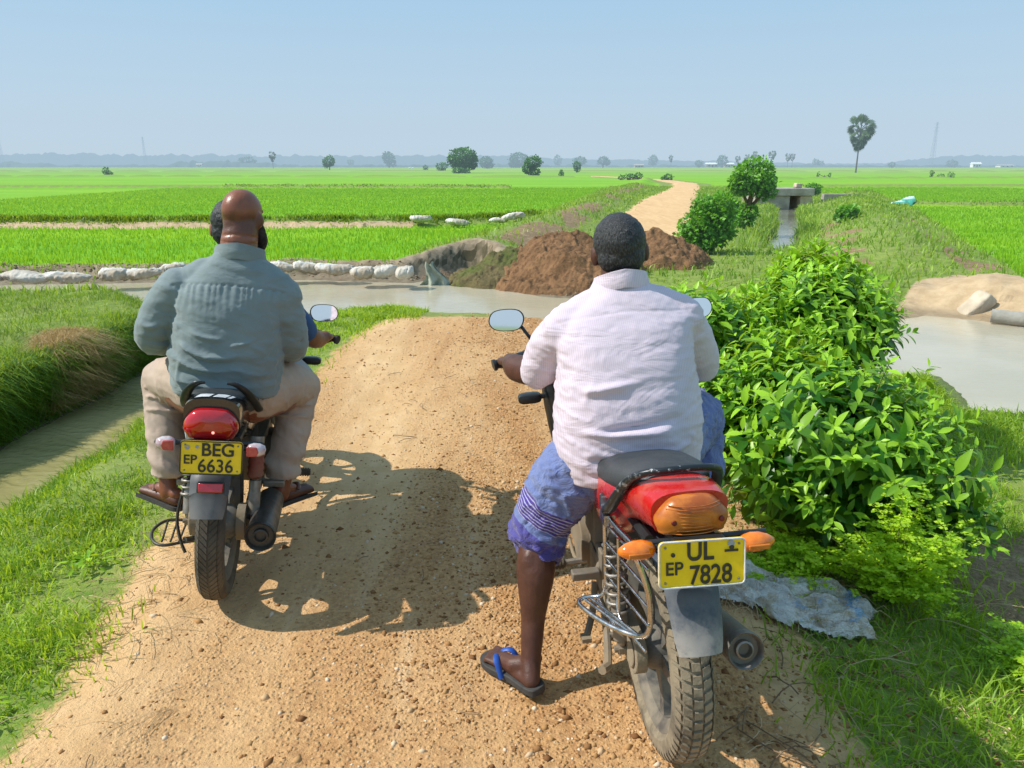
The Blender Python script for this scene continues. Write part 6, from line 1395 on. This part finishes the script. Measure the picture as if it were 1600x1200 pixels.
# rocks beyond the bags
# ------------------------------------------------------------------ discarded woven sack
def rag():
    n = 110; xs = np.linspace(-1, 1, n); U, Vv = np.meshgrid(xs, xs, indexing='ij')
    a = -.50; cx, cy = 1.02, 2.58
    lx = U*.34; ly = Vv*.17*(1-.35*U+.25*np.sin(U*4)); x = cx+lx*math.cos(a)-ly*math.sin(a); y = cy+lx*math.sin(a)+ly*math.cos(a)
    x = x+.03*fbm(U*3, Vv*3, 0, 61, 3); y = y+.03*fbm(U*3, Vv*3, 0, 62, 3)
    g = terrain(x.ravel(), y.ravel())[0].reshape(x.shape); env = sst(1.0, .55, np.abs(Vv))*sst(1.02, .75, np.abs(U))
    z = g+.012+env*(.035+.035*fbm(U*2.5, Vv*3, 0, 63, 3))+.065*np.abs(fbm(U*2.2, Vv*6, 0, 64, 3))+.010*fbm(U*16, Vv*26, 0, 65, 3)
    c = np.array([cx, cy, 0]); V = np.stack([x, y, z], -1).reshape(-1, 3)-c; i, j = np.meshgrid(np.arange(n-1), np.arange(n-1), indexing='ij'); k = (i*n+j).ravel(); F = np.stack([k, k+n, k+n+1, k+1], 1)
    r = np.maximum(np.abs(U), np.abs(Vv)).ravel()+.16*fbm(U.ravel()*6, Vv.ravel()*6, 0, 66, 3); F = F[(r[F] < .95).all(1)]
    m, t = nt('woven_sack_rag'); s = T(t); v = s.obj(); n1 = s.noise(v, 6, 4, .6); col = s.mix(s.ss(n1, .60, .66), (.80, .78, .72), (.16, .38, .66)); col = s.mix(s.ss(s.noise(v, 15, 5, .7), .46, .62, 0, .85), col, (.50, .38, .22)); f = s.noise(s.scale(v, (1, 4, 1)), 70, 3, .6); col = s.mix(s.ss(f, .3, .7, 0, .35), col, (.80, .78, .72))
    s.out(s.bsdf(col, .7, 0, .3, s.bump(s.math('ADD', f, s.noise(v, 25, 5, .7)), .012, 1)))
    o = link(bpy.data.objects.new('torn_sack', mesh_np('torn_sack', V, [F], [m]))); o.location = tuple(c); tag(o, 'torn white and blue woven sack lying in the grass behind the exhaust', 'sack')
rag()
# stone slab and pipe at the right pond
def stone(name, label, c, size, rot, seed, m, group=None):
    bm = bmesh.new(); bmesh.ops.create_cube(bm, size=1); bmesh.ops.subdivide_edges(bm, edges=bm.edges[:], cuts=9, use_grid_fill=True)
    for v in bm.verts:
        p = np.array(v.co); s_ = np.array(size); r_ = (np.abs(p*2)**6).sum()**(1/6); p = p/max(r_, .6)*1.0
        q = p*s_; n_ = float(fbm(q[0]*5+seed, q[1]*5, q[2]*5, seed, 4)); v.co = Vector(q*(1+.16*n_))
    me = bpy.data.meshes.new(name); bm.to_mesh(me); bm.free(); me.materials.append(m); me.polygons.foreach_set('use_smooth', [True]*len(me.polygons)); me.set_sharp_from_angle(angle=math.radians(35))
    o = link(bpy.data.objects.new(name, me)); o.location = c; o.rotation_euler = rot; return tag(o, label, 'stone', group)
sx, sy = G(1526, 492, -.3); stone('stone_slab', 'leaning pale stone slab at the water edge on the right', (sx, sy+.05, -.20), (.20, .26, .44), (.15, .75, .25), 3, M['stone'])
pipe = MB(); p0 = Vector((*G(1548, 497, -.25), -.22)); p1 = Vector((*G(1760, 515, -.25), -.26)); d_ = (p0-p1).normalized(); pipe.tube([p1, p0, p0, p0-d_*.4], [.085, .085, .066, .064], 28); o = pipe.build('concrete_pipe', M['concrete'], smooth=50); tag(o, 'pale concrete pipe lying along the far shore of the right pond', 'pipe')
# ------------------------------------------------------------------ roadside bushes, low trees of the middle ground
def bush_mid(name, label, px, pyb, lobes, n, leaf, seed, trunk=None, cat='bush', z0=0, group=None, m=LF3):
    """lobes in photo pixels round the foot: (dx, dy, r_px_x, r_px_y)"""
    x, y = G(px, pyb, z0); gz = float(terrain([x], [y])[0][0]); k = (y*CP+(H)*SP)/1200; rg = np.random.default_rng(seed); root = thing(name, label, cat, (x, y, gz), group=group); P_, D_, N_, S_, H_ = [], [], [], [], []
    area = sum(l[2]*l[3] for l in lobes)
    for dx, dy, rx, ry in lobes:
        m_ = int(n*rx*ry/area); v = rg.normal(size=(m_, 3)); v /= np.linalg.norm(v, axis=1)[:, None]; rad = (.45+.58*rg.random(m_)**.45)*(1+.42*fbm(v[:, 0]*2.2+seed, v[:, 1]*2.2, v[:, 2]*2.2, seed, 3))
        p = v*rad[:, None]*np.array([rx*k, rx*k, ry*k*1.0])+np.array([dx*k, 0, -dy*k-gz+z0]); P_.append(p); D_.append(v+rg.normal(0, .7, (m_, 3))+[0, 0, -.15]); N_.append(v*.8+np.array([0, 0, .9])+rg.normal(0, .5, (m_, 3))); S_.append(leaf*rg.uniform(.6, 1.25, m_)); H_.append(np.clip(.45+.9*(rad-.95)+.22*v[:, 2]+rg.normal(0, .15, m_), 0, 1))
    P_ = np.concatenate(P_); keep = P_[:, 2] > .02; cc = lambda a: np.concatenate(a)[keep]
    o = link(bpy.data.objects.new('crown' if trunk else 'foliage', leaves_mesh('crown', P_[keep], cc(D_), cc(N_), cc(S_), [m], cc(H_), tmpl=LTS, width=np.full(keep.sum(), 1.7)))); o.parent = root
    tm = MB()
    if trunk:
        for pts, r0, r1 in trunk:
            a = spline([(dx*k, 0, -dy*k) for dx, dy in pts], 5); tm.tube(a, interp([r0*k, r1*k], len(a)), 9)
        tm.build('trunk', M['bark'], root, smooth=60)
    else:
        for _ in range(7): a = rg.uniform(-.6, .6, 2); dx, dy, rx, ry = lobes[0]; tm.tube([(0, 0, 0), (a[0]*rx*k*.5, a[1]*rx*k*.5, -dy*k*.6), ((dx+a[0]*rx)*k, a[1]*rx*k, -dy*k)], [.012*rx*k*4, .008*rx*k*4, .003], 5, caps=False)
        tm.build('stem', M['bark'], root, smooth=180)
    return root
bush_mid('bush', 'dense round green bush at the right edge of the far track', 1100, 392, [(-2, -38, 34, 36), (-14, -24, 28, 22), (22, -62, 20, 26), (12, -30, 30, 26), (-4, -70, 16, 14)], 3600, .085, 31)
bush_mid('low_tree', 'small tree with ball crown on a thick trunk beside the canal', 1168, 352, [(4, -74, 32, 24), (-16, -62, 18, 15), (22, -58, 15, 17), (0, -20, 13, 12), (-6, -8, 14, 10)], 3600, .10, 32, trunk=[([(0, 4), (-2, -25), (2, -48)], 5.5, 4), ([(0, -30), (12, -45), (20, -60)], 3, 2), ([(0, -35), (-10, -50)], 3, 2), ([(2, -48), (4, -70)], 4, 2)], cat='tree')
bush_mid('bush', 'sprawling light green bush between the track and the ball-crowned tree', 1128, 345, [(0, -22, 22, 22), (14, -12, 20, 16)], 1800, .10, 33)
bush_mid('bush', 'small isolated green bush on the bank right of the canal', 1322, 353, [(0, -15, 17, 13), (10, -8, 12, 9), (-6, -20, 8, 8)], 1100, .12, 34)
bush_mid('bush', 'tiny brownish bush growing on the bridge wall', 1269, 304, [(0, -8, 11, 7)], 500, .16, 35)
# ------------------------------------------------------------------ the far plain
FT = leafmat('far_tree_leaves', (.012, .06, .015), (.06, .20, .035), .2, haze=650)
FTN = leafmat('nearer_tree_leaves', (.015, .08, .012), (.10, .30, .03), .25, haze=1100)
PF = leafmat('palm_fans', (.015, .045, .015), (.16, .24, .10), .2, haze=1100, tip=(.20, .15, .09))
def far_tree(label, px, Y, lobes, n, seed, near=False, name='tree', cat='tree', trunk=2.0, grp_=None):
    k = (Y*CP+H*SP)/1200; x = xat(px, Y); gz = float(terrain([x], [Y])[0][0]); rg = np.random.default_rng(seed); root = thing(name, label, cat, (x, Y, gz), group=grp_); P_, D_, N_, S_, H_ = [], [], [], [], []
    area = sum(l[2]*l[3] for l in lobes)
    for dx, dy, rx, ry in lobes:
        m_ = max(40, int(n*rx*ry/area)); v = rg.normal(size=(m_, 3)); v /= np.linalg.norm(v, axis=1)[:, None]; rad = (.5+.52*rg.random(m_)**.5)*(1+.30*fbm(v[:, 0]*2.5+seed, v[:, 1]*2.5, v[:, 2]*2.5, seed, 3))
        P_.append(v*rad[:, None]*np.array([rx*k, rx*k, ry*k])+np.array([dx*k, 0, dy*k])); D_.append(v+rg.normal(0, .8, (m_, 3))); N_.append(v+np.array([0, 0, .8])+rg.normal(0, .5, (m_, 3))); S_.append(np.full(m_, 2.1*k*math.sqrt(area/80.0)*(900/n)**.35)*rg.uniform(.6, 1.3, m_)*.9)
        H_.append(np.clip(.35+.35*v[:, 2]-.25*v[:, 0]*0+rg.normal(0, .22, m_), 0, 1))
    P_ = np.concatenate(P_); kp = P_[:, 2] > 0; cc = lambda a: np.concatenate(a)[kp]
    o = link(bpy.data.objects.new('crown', leaves_mesh('crown', P_[kp], cc(D_), cc(N_), cc(S_), [FTN if near else FT], cc(H_), tmpl=LTS, width=np.full(kp.sum(), 1.8)))); o.parent = root
    t = MB(); top = max(l[1] for l in lobes); t.tube([(0, 0, -.1), (.4*k, 0, top*.4*k), (0, 0, top*k)], [trunk*.5*k, trunk*.4*k, trunk*.2*k], 7)
    for dx, dy, rx, ry in lobes: t.tube([(0, 0, top*.35*k), (dx*k*.8, 0, dy*k)], [trunk*.25*k, trunk*.12*k], 5)
    t.build('trunk', M['farbark'], root, smooth=180); return root
g1 = 'trees scattered over the far paddies'
LST = [('big dark round tree standing on the dry bund left of the centre', 723, 180, [(0, 24, 20, 13), (12, 17, 11, 11), (-12, 18, 10, 9), (2, 8, 9, 7)], 2600, True),
       ('low green bush at the foot of the big dark tree', 716, 172, [(0, 4, 9, 5), (14, 3, 5, 5)], 500, True),
       ('dense green tree with a ragged top right of the big dark tree', 831, 130, [(2, 21, 13, 9), (-6, 12, 9, 8), (4, 6, 9, 6)], 1800, True),
       ('hazy wide tree behind the ragged green tree', 811, 520, [(0, 12, 15, 10), (-7, 7, 9, 6)], 900, False),
       ('rounded small tree on a visible trunk, left centre', 515, 300, [(0, 13, 9, 8), (-4, 9, 6, 5)], 800, True),
       ('hazy squarish tree left of the two white specks', 608, 560, [(0, 14, 9, 8), (-4, 18, 6, 5), (3, 7, 8, 5)], 800, False),
       ('hazy umbrella tree right of the leftmost palm', 388, 650, [(0, 10, 13, 5), (-5, 5, 6, 3)], 500, False),
       ('small pale hazy tree between the round tree and the squarish tree', 548, 800, [(0, 7, 6, 4)], 300, False),
       ('hazy tree just right of the big dark tree', 759, 420, [(0, 10, 11, 7), (3, 5, 10, 4)], 600, False),
       ('bush at the left end of the dry bund', 690, 260, [(0, 6, 9, 6)], 500, True),
       ('small dark bush left of the dry bund', 665, 300, [(0, 3, 4, 4)], 250, True),
       ('hazy round tree behind the thin young tree', 906, 560, [(0, 10, 10, 6)], 500, False),
       ('thin young green tree with a small lower clump', 901, 190, [(0, 11, 6, 6), (1, 5, 5, 3)], 400, True),
       ('hazy flat-topped tree in the middle of the treeline', 942, 560, [(0, 10, 9, 6), (6, 8, 5, 4)], 600, False),
       ('hazy tall tree left of the thin palm', 1020, 700, [(0, 10, 7, 8)], 500, False),
       ('dark little tree right of the thin palm', 1092, 600, [(0, 6, 6, 5)], 300, False),
       ('hazy square tree among the white roofs', 1128, 560, [(0, 10, 8, 8)], 500, False),
       ('hazy pair of crowns right of the leafy canal tree', 1277, 700, [(-3, 7, 5, 5), (5, 5, 5, 4)], 400, False),
       ('dark little tree right of the tall palm', 1393, 560, [(0, 4, 5, 4)], 300, False),
       ('hazy tree left of the white building', 1487, 620, [(0, 5, 8, 6)], 400, False),
       ('hazy tall crown near the low end of the treeline', 871, 800, [(0, 10, 6, 7)], 300, False),
       ('dark cone-shaped bush beside the far end of the track', 877, 130, [(0, 3, 4, 5), (0, 6, 2.5, 3)], 260, True),
       ('green bush beside the bend of the far track', 1044, 88, [(0, 4, 7, 5), (-7, 2, 5, 3)], 450, True),
       ('reddish brown scrub left of the far track', 985, 95, [(0, 4, 9, 4), (12, 5, 6, 5), (-14, 3, 5, 3)], 500, True),
       ('lone scrubby plant in the far left paddy', 166, 150, [(0, 6, 5, 5), (4, 2, 6, 3)], 350, True),
       ('scrubby plant on the bund at right, tallest of three', 1455, 105, [(0, 9, 3, 3), (0, 3, 2, 3)], 200, True),
       ('round scrubby plant on the bund at right, middle of three', 1470, 105, [(0, 3, 5, 4)], 200, True),
       ('spiky scrubby plant on the bund at right, last of three', 1486, 108, [(-3, 4, 2, 5), (3, 4, 2, 4)], 200, True),
       ('two small stems of weeds left of the tall palm', 1288, 115, [(-10, 4, 2, 4), (8, 3, 2, 4)], 160, True)]
for i, (lab, px, Y, lobes, n, near) in enumerate(LST):
    isb = any(w in lab for w in ('bush', 'scrub', 'weeds')); far_tree(lab, px, Y, lobes, n, 100+i, near, 'bush' if isb else 'tree', 'bush' if isb else 'tree', grp_=None if isb else g1)
def palm(label, px, Y, hpx, crown_px, seed, fans=34):
    k = (Y*CP+H*SP)/1200; x = xat(px, Y); gz = float(terrain([x], [Y])[0][0]); rg = np.random.default_rng(seed); root = thing('palm_tree', label, 'palm', (x, Y, gz), group=None); h = hpx*k; r = crown_px*k
    t = MB(); t.tube([(0, 0, -.2), (0, 0, h*.03), (.02*h*rg.uniform(-1, 1), 0, h*.4), (0, 0, h)], [h*.028, h*.020, h*.016, h*.015], 10); t.build('trunk', M['farbark'], root, smooth=60)
    V, F, S = [], [], []
    def fan(c, d, rad, sh, n=15, spread=2.5):
        d = np.array(d, float); d /= np.linalg.norm(d); u = np.cross(d, rg.normal(size=3)); u /= np.linalg.norm(u); w = np.cross(d, u)
        for i in range(n):
            a = -spread+2*spread*i/(n-1); dirv = d*math.cos(a)+u*math.sin(a)+w*.25*math.cos(a*3); tip = c+dirv*rad*(1-.25*abs(a)/spread)+np.array([0, 0, -.15*rad]); a2 = a+.16; mid1 = c+(d*math.cos(a-.15)+u*math.sin(a-.15))*rad*.6; mid2 = c+(d*math.cos(a2)+u*math.sin(a2))*rad*.6; b = len(V)
            V.extend([c, mid1, tip, mid2]); F.append((b, b+1, b+2, b+3)); S.extend([sh]*4)
    top = np.array([0, 0, h])
    for i in range(fans):
        v = rg.normal(size=3); v /= np.linalg.norm(v); v[2] = v[2]*.95+.05
        c = top+v*np.array([r, r, r*1.1])*rg.uniform(.55, .72); fan(c, v+rg.normal(0, .2, 3), r*.40, np.clip(rg.normal(.5, .2), 0, .88))
    o = link(bpy.data.objects.new('crown', mesh_np('crown', np.array(V), [np.array(F)], [PF], shade=np.array(S), smooth=False))); o.parent = root
    V.clear(); F.clear(); S.clear()
    for i in range(int(fans*.8)):
        a = rg.uniform(0, 2*pi); z = rg.uniform(-1.3, -.25); rr = r*(.55*(1.45+z)); c = top+np.array([math.cos(a)*rr, math.sin(a)*rr, z*r]); fan(c, (math.cos(a)*.3, math.sin(a)*.3, -1), r*.34, .15+.2*rg.random()+.0, 9, 1.2)
    o = link(bpy.data.objects.new('dead_fronds', mesh_np('dead_fronds', np.array(V), [np.array(F)], [PF], shade=np.array(S), smooth=False))); o.parent = root
    pet = MB()
    for i in range(fans//2): v = rg.normal(size=3); v /= np.linalg.norm(v); pet.tube([tuple(top-np.array([0, 0, r*.2])), tuple(top+v*r*.5)], r*.02, 4, caps=False)
    pet.build('leaf_stalk', M['farbark'], root, smooth=180)
palm('tall palmyra palm with a shaggy crown standing alone in the right paddies', 1337, 188, 66, 22, 1, 42)
for i, (px, Y, hp, cp, lab) in enumerate([(427, 420, 20, 6.5, 'lone palm in the left treeline'), (1048, 700, 14, 4.5, 'thin palm right of the middle of the treeline'), (1152, 620, 13, 5, 'palm just left of the ball-crowned canal tree'), (1166, 600, 15, 5.5, 'palm rising behind the ball-crowned canal tree, left one'), (1178, 600, 19, 6.5, 'palm rising behind the ball-crowned canal tree, right one'), (1205, 520, 20, 6.5, 'palm right of the ball-crowned canal tree'), (1230, 600, 17, 5.5, 'left palm of the touching pair above the bridge'), (1237, 600, 17, 5, 'right palm of the touching pair above the bridge')]):
    palm('hazy '+lab, px, Y, hp, cp, 20+i, 24)
# distant woods: one soft mass
def wood(name, label, Y, x0, x1, top, seed, m, rag=.35, n=900):
    xs = np.linspace(x0, x1, n); k = (Y*CP)/1200
    tp = np.array([top(px) for px in (xs/(Y*CP)*1200+800)])*k*(1+rag*fbm(xs/(k*16), 0, 0, seed, 4)+rag*.5*fbm(xs/(k*4), 0, 0, seed+3, 3)); tp = np.maximum(tp, .2)
    prof = [(-1.0, 0), (-.9, .45), (-.55, .85), (0, 1.0), (.6, .8), (1.0, 0)]; V = []
    for (b, hgt) in prof: V.append(np.stack([xs, Y+b*16*k+4*k*fbm(xs/(k*5), b*3, 0, seed+9, 3), tp*hgt-.3+(k*1.2*fbm(xs/(k*3), b*5, 0, seed+5, 2) if 0 < hgt else 0)], 1))
    V = np.concatenate(V); i, j = np.meshgrid(np.arange(len(prof)-1), np.arange(n-1), indexing='ij'); a = (i*n+j).ravel(); F = np.stack([a, a+1, a+n+1, a+n], 1)
    o = link(bpy.data.objects.new(name, mesh_np(name, V, [F], [m], smooth=False))); o['kind'] = 'stuff'; o['label'] = label; o['category'] = 'wood'
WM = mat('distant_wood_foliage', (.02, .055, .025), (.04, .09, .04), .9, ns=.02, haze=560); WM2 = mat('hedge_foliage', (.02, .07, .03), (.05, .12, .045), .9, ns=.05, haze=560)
def top1(px): return float(np.interp(px, [-400, 0, 300, 600, 800, 1000, 1150, 1300, 1380, 1430, 1470, 1600, 2000], [19, 19, 17, 16, 14, 10, 8, 4, 5, 11, 15, 17, 16]))
wood('distant_wood', 'long hazy blue wood along the whole horizon', 1150, -1500, 1500, top1, 3, WM, .22)
def top2(px): return float(np.interp(px, [-400, 0, 110, 240, 300, 450, 470, 700, 900, 1200, 1400, 1440, 1600], [8, 7, 3, 4, 8, 7, 3, 4, 4, 3, 4, 3, 3]))
wood('distant_hedge', 'nearer line of hazy green scrub in front of the blue wood', 640, -900, 900, top2, 13, WM2, .8, 1200)
# pylons
PM = mat('galvanised_steel', (.35, .38, .4), rough=.6, haze=900)
def pylon(label, px, Y, hpx):
    k = Y*CP/1200; h = hpx*k; root = thing('lattice_mast', label, 'mast', (xat(px, Y), Y, 0)); mb = MB(); w0, w1 = h*.05, h*.012; r = h*.003
    for sx in (-1, 1):
        for sy in (-1, 1): mb.tube([(sx*w0, sy*w0, 0), (sx*w1, sy*w1, h)], r, 4)
    n = 12
    for i in range(n):
        t0, t1 = i/n, (i+1)/n; a, b = w0+(w1-w0)*t0, w0+(w1-w0)*t1
        for s in (-1, 1): mb.tube([(-a, s*a, t0*h), (b, s*b, t1*h)], r*.6, 3); mb.tube([(a, s*a, t0*h), (-b, s*b, t1*h)], r*.6, 3); mb.tube([(-b, s*b, t1*h), (b, s*b, t1*h)], r*.6, 3)
    mb.build('frame', PM, root, smooth=0); ar = MB()
    for z in (.80, .88, .96): ar.tube([(-h*.07, 0, z*h), (h*.07, 0, z*h)], r, 4)
    ar.build('crossarm', PM, root, smooth=0)
pylon('faint lattice mast above the right end of the wood', 1455, 900, 66); pylon('faint lattice mast left of the bald man', 228, 1050, 44); pylon('faint lattice mast at the left edge of the photo', 5, 1050, 48)
# far houses
WH = mat('far_white_wall', (.75, .75, .72), rough=.8, haze=1500); RF = mat('far_roof', (.45, .42, .38), rough=.8, haze=1100); RW = mat('far_white_roof', (.78, .8, .8), rough=.6, haze=1500); DK = mat('far_window', (.05, .06, .07), rough=.4, haze=1100)
def house(label, px, Y, wpx, hpx, roof, wall):
    k = Y*CP/1200; w, h = wpx*k, hpx*k; d = w*.6; root = thing('house', label, 'house', (xat(px, Y), Y, 0)); MB().box((0, 0, h*.33), (w, d, h*.66)).build('wall', wall, root, smooth=0)
    r = MB(); r.loft([[(-w*.55, -d*.6, h*.66), (-w*.55, d*.6, h*.66), (-w*.55, 0, h)], [(w*.55, -d*.6, h*.66), (w*.55, d*.6, h*.66), (w*.55, 0, h)]]); r.build('roof', roof, root, smooth=0)
    for t in (-.3, .3): MB().box((w*t, -d*.5-.02, h*.36), (w*.14, .06, h*.24)).build('window', DK, root, smooth=0)
    MB().box((0, -d*.5-.02, h*.25), (w*.12, .06, h*.46)).build('door', DK, root, smooth=0)
house('white house in front of the wood at the right', 1524, 560, 13, 8, RW, WH); house('small grey house in the middle of the treeline', 998, 560, 14, 5, RF, mat('far_grey_wall', (.4, .38, .36), rough=.8, haze=1100)); house('long white-roofed shed left of the hazy square tree', 1112, 600, 18, 7, RW, RF); house('long white-roofed shed right of the hazy square tree', 1138, 600, 14, 7, RW, RF)
house('tiny pale house in the left treeline', 312, 620, 9, 6, RF, WH); house('low pale house near the right edge of the photo', 1570, 620, 22, 4, RF, WH)
for i, px in enumerate((640, 645)):
    k = 330*CP/1200; x = xat(px, 330); b = MB(); b.ell((0, 0, 2.0*k), (1.6*k, .7*k, 1.0*k)); b.limb([(1.2*k, 0, 2.4*k), (1.7*k, 0, 3.6*k), (2.2*k, 0, 3.7*k)], [.45*k, .3*k, .3*k], 8); b.limb([(-.3*k, 0, 2*k), (-.3*k, 0, 0)], [.15*k, .1*k], 6); b.limb([(.3*k, 0, 2*k), (.3*k, 0, 0)], [.15*k, .1*k], 6)
    o = blob(b, k*.12, 2, None, 'egret', [mat('white_plumage', (.85, .85, .85), haze=2000)]); o.location = (x, 330, float(terrain([x], [330])[0][0])); tag(o, ['left', 'right'][i]+' one of two white egrets standing far off in the paddy', 'bird', 'egrets in the far paddy')
# ------------------------------------------------------------------ bridge over the canal
BY = 36.0
def bx_(px): return xat(px, BY)
br = thing('bridge', 'small concrete slab bridge over the canal beyond the ball-crowned tree', 'bridge', (bx_(1228), BY, 0)); ox = bx_(1228)
zt, zb = zat(294.5, BY-1.2), zat(306, BY-1.2); MB().box(((bx_(1178)+bx_(1256))/2-ox, 0, (zt+zb)/2), (bx_(1256)-bx_(1178), 2.4, zt-zb)).build('deck', M['concrete'], br, bevel=.02)
MB().prism([(bx_(1236.5)-ox, -.7), (bx_(1262)-ox, -.7), (bx_(1254)-ox, zb-.002), (bx_(1236.5)-ox, zb-.002)], -1.1, 1.1).build('abutment', M['stone'], br, bevel=.03)
MB().prism([(bx_(1170)-ox, -.7), (bx_(1221)-ox, -.7), (bx_(1221)-ox, zb-.002), (bx_(1170)-ox, zb-.002)], -1.1, 1.1).build('abutment', M['concrete'], br, bevel=.03)
wl = MB(); wl.box(((bx_(1272)+bx_(1326))/2, BY-.9, zat(308, BY)), (bx_(1326)-bx_(1272), .3, .36)); o = wl.build('low_wall', M['concrete'], bevel=.02); tag(o, 'low grey concrete wall running right from the slab bridge', 'wall')
stone('pale_stone', 'pale rounded stone lying on the bridge deck', (bx_(1237), BY-.6, zt+.10), (.34, .24, .22), (0, .1, .3), 8, M['stone'])
# green tarpaulin on the bund
tb = MB(); x0, y0 = G(1393, 315, .1); x1, y1 = G(1425, 313, .1); n = 16; vs = []
for i in range(n+1):
    for j in range(9):
        u, v = i/n, j/8; x = x0+(x1-x0)*u; y = y0+(y1-y0)*u+(v-.5)*.8; vs.append((x, y, float(terrain([x], [y])[0][0])+.04+.15*(u**.6)*math.sin(v*pi)**.6+.03*math.sin(u*17+v*9)))
tb.add(vs, [(i*9+j, (i+1)*9+j, (i+1)*9+j+1, i*9+j+1) for i in range(n) for j in range(8)]); m_, t_ = nt('teal_tarpaulin'); s_ = T(t_); s_.out(s_.bsdf(s_.mix(s_.ss(s_.noise(s_.obj(), 1.2, 3, .5), .45, .55), (.08, .42, .30), (.62, .74, .70)), .4)); o = tb.build('tarpaulin', m_, smooth=180); tag(o, 'green and white tarpaulin folded on the bund of the right paddy', 'tarpaulin')
# ------------------------------------------------------------------ light, sky, camera
SUN_EL = math.radians(45); SUNV = Vector((-math.cos(SUN_EL)*.9995, -math.cos(SUN_EL)*.03, math.sin(SUN_EL)))   # towards the sun: from the left
sd = bpy.data.lights.new('sun', 'SUN'); sd.energy = 5.0; sd.angle = math.radians(.55); sd.color = (1.0, .95, .86)
so = link(bpy.data.objects.new('sun', sd)); so.rotation_euler = SUNV.to_track_quat('Z', 'Y').to_euler(); so.location = (-20, 0, 20)
w = bpy.data.worlds.new('World'); SC.world = w; w.use_nodes = True; t = w.node_tree; t.nodes.clear(); s = T(t)
sky = s.n('ShaderNodeTexSky'); sky.sky_type = 'NISHITA'; sky.sun_disc = False; sky.sun_elevation = SUN_EL; sky.sun_rotation = math.atan2(SUNV.x, SUNV.y)
sky.air_density = 1.0; sky.dust_density = .6; sky.ozone_density = 1.5; sky.altitude = 10
hs = s.n('ShaderNodeHueSaturation'); s.set(hs.inputs['Color'], sky.outputs[0]); hs.inputs['Saturation'].default_value = 1.0
hz = s.xyz(s.n('ShaderNodeTexCoord').outputs['Generated'])[2]
hzc = s.mix(s.ss(hz, -.02, .6, 0.96, .75), hs.outputs[0], s.mix(s.ss(hz, 0, .3), (.51/.155, .65/.155, .78/.155), (.36/.155, .60/.155, .82/.155)))
bg = s.n('ShaderNodeBackground'); s.set(bg.inputs[0], hzc); bg.inputs[1].default_value = .155
wo = s.n('ShaderNodeOutputWorld'); s.set(wo.inputs[0], bg.outputs[0])
cd = bpy.data.cameras.new('camera'); cam = link(bpy.data.objects.new('camera', cd)); SC.camera = cam
cd.sensor_width = 36; cd.lens = FPX/1600*36; cd.clip_start = .05; cd.clip_end = 12000
cam.location = (0, 0, H); cam.rotation_euler = (pi/2-PITCH, 0, 0)
SC.view_settings.view_transform = 'Standard'; SC.view_settings.look = 'None'; SC.view_settings.exposure = 0; SC.view_settings.gamma = 1
SC.cycles.max_bounces = 6; SC.cycles.transparent_max_bounces = 8; SC.cycles.use_denoising = True
SC.render.engine = 'CYCLES'
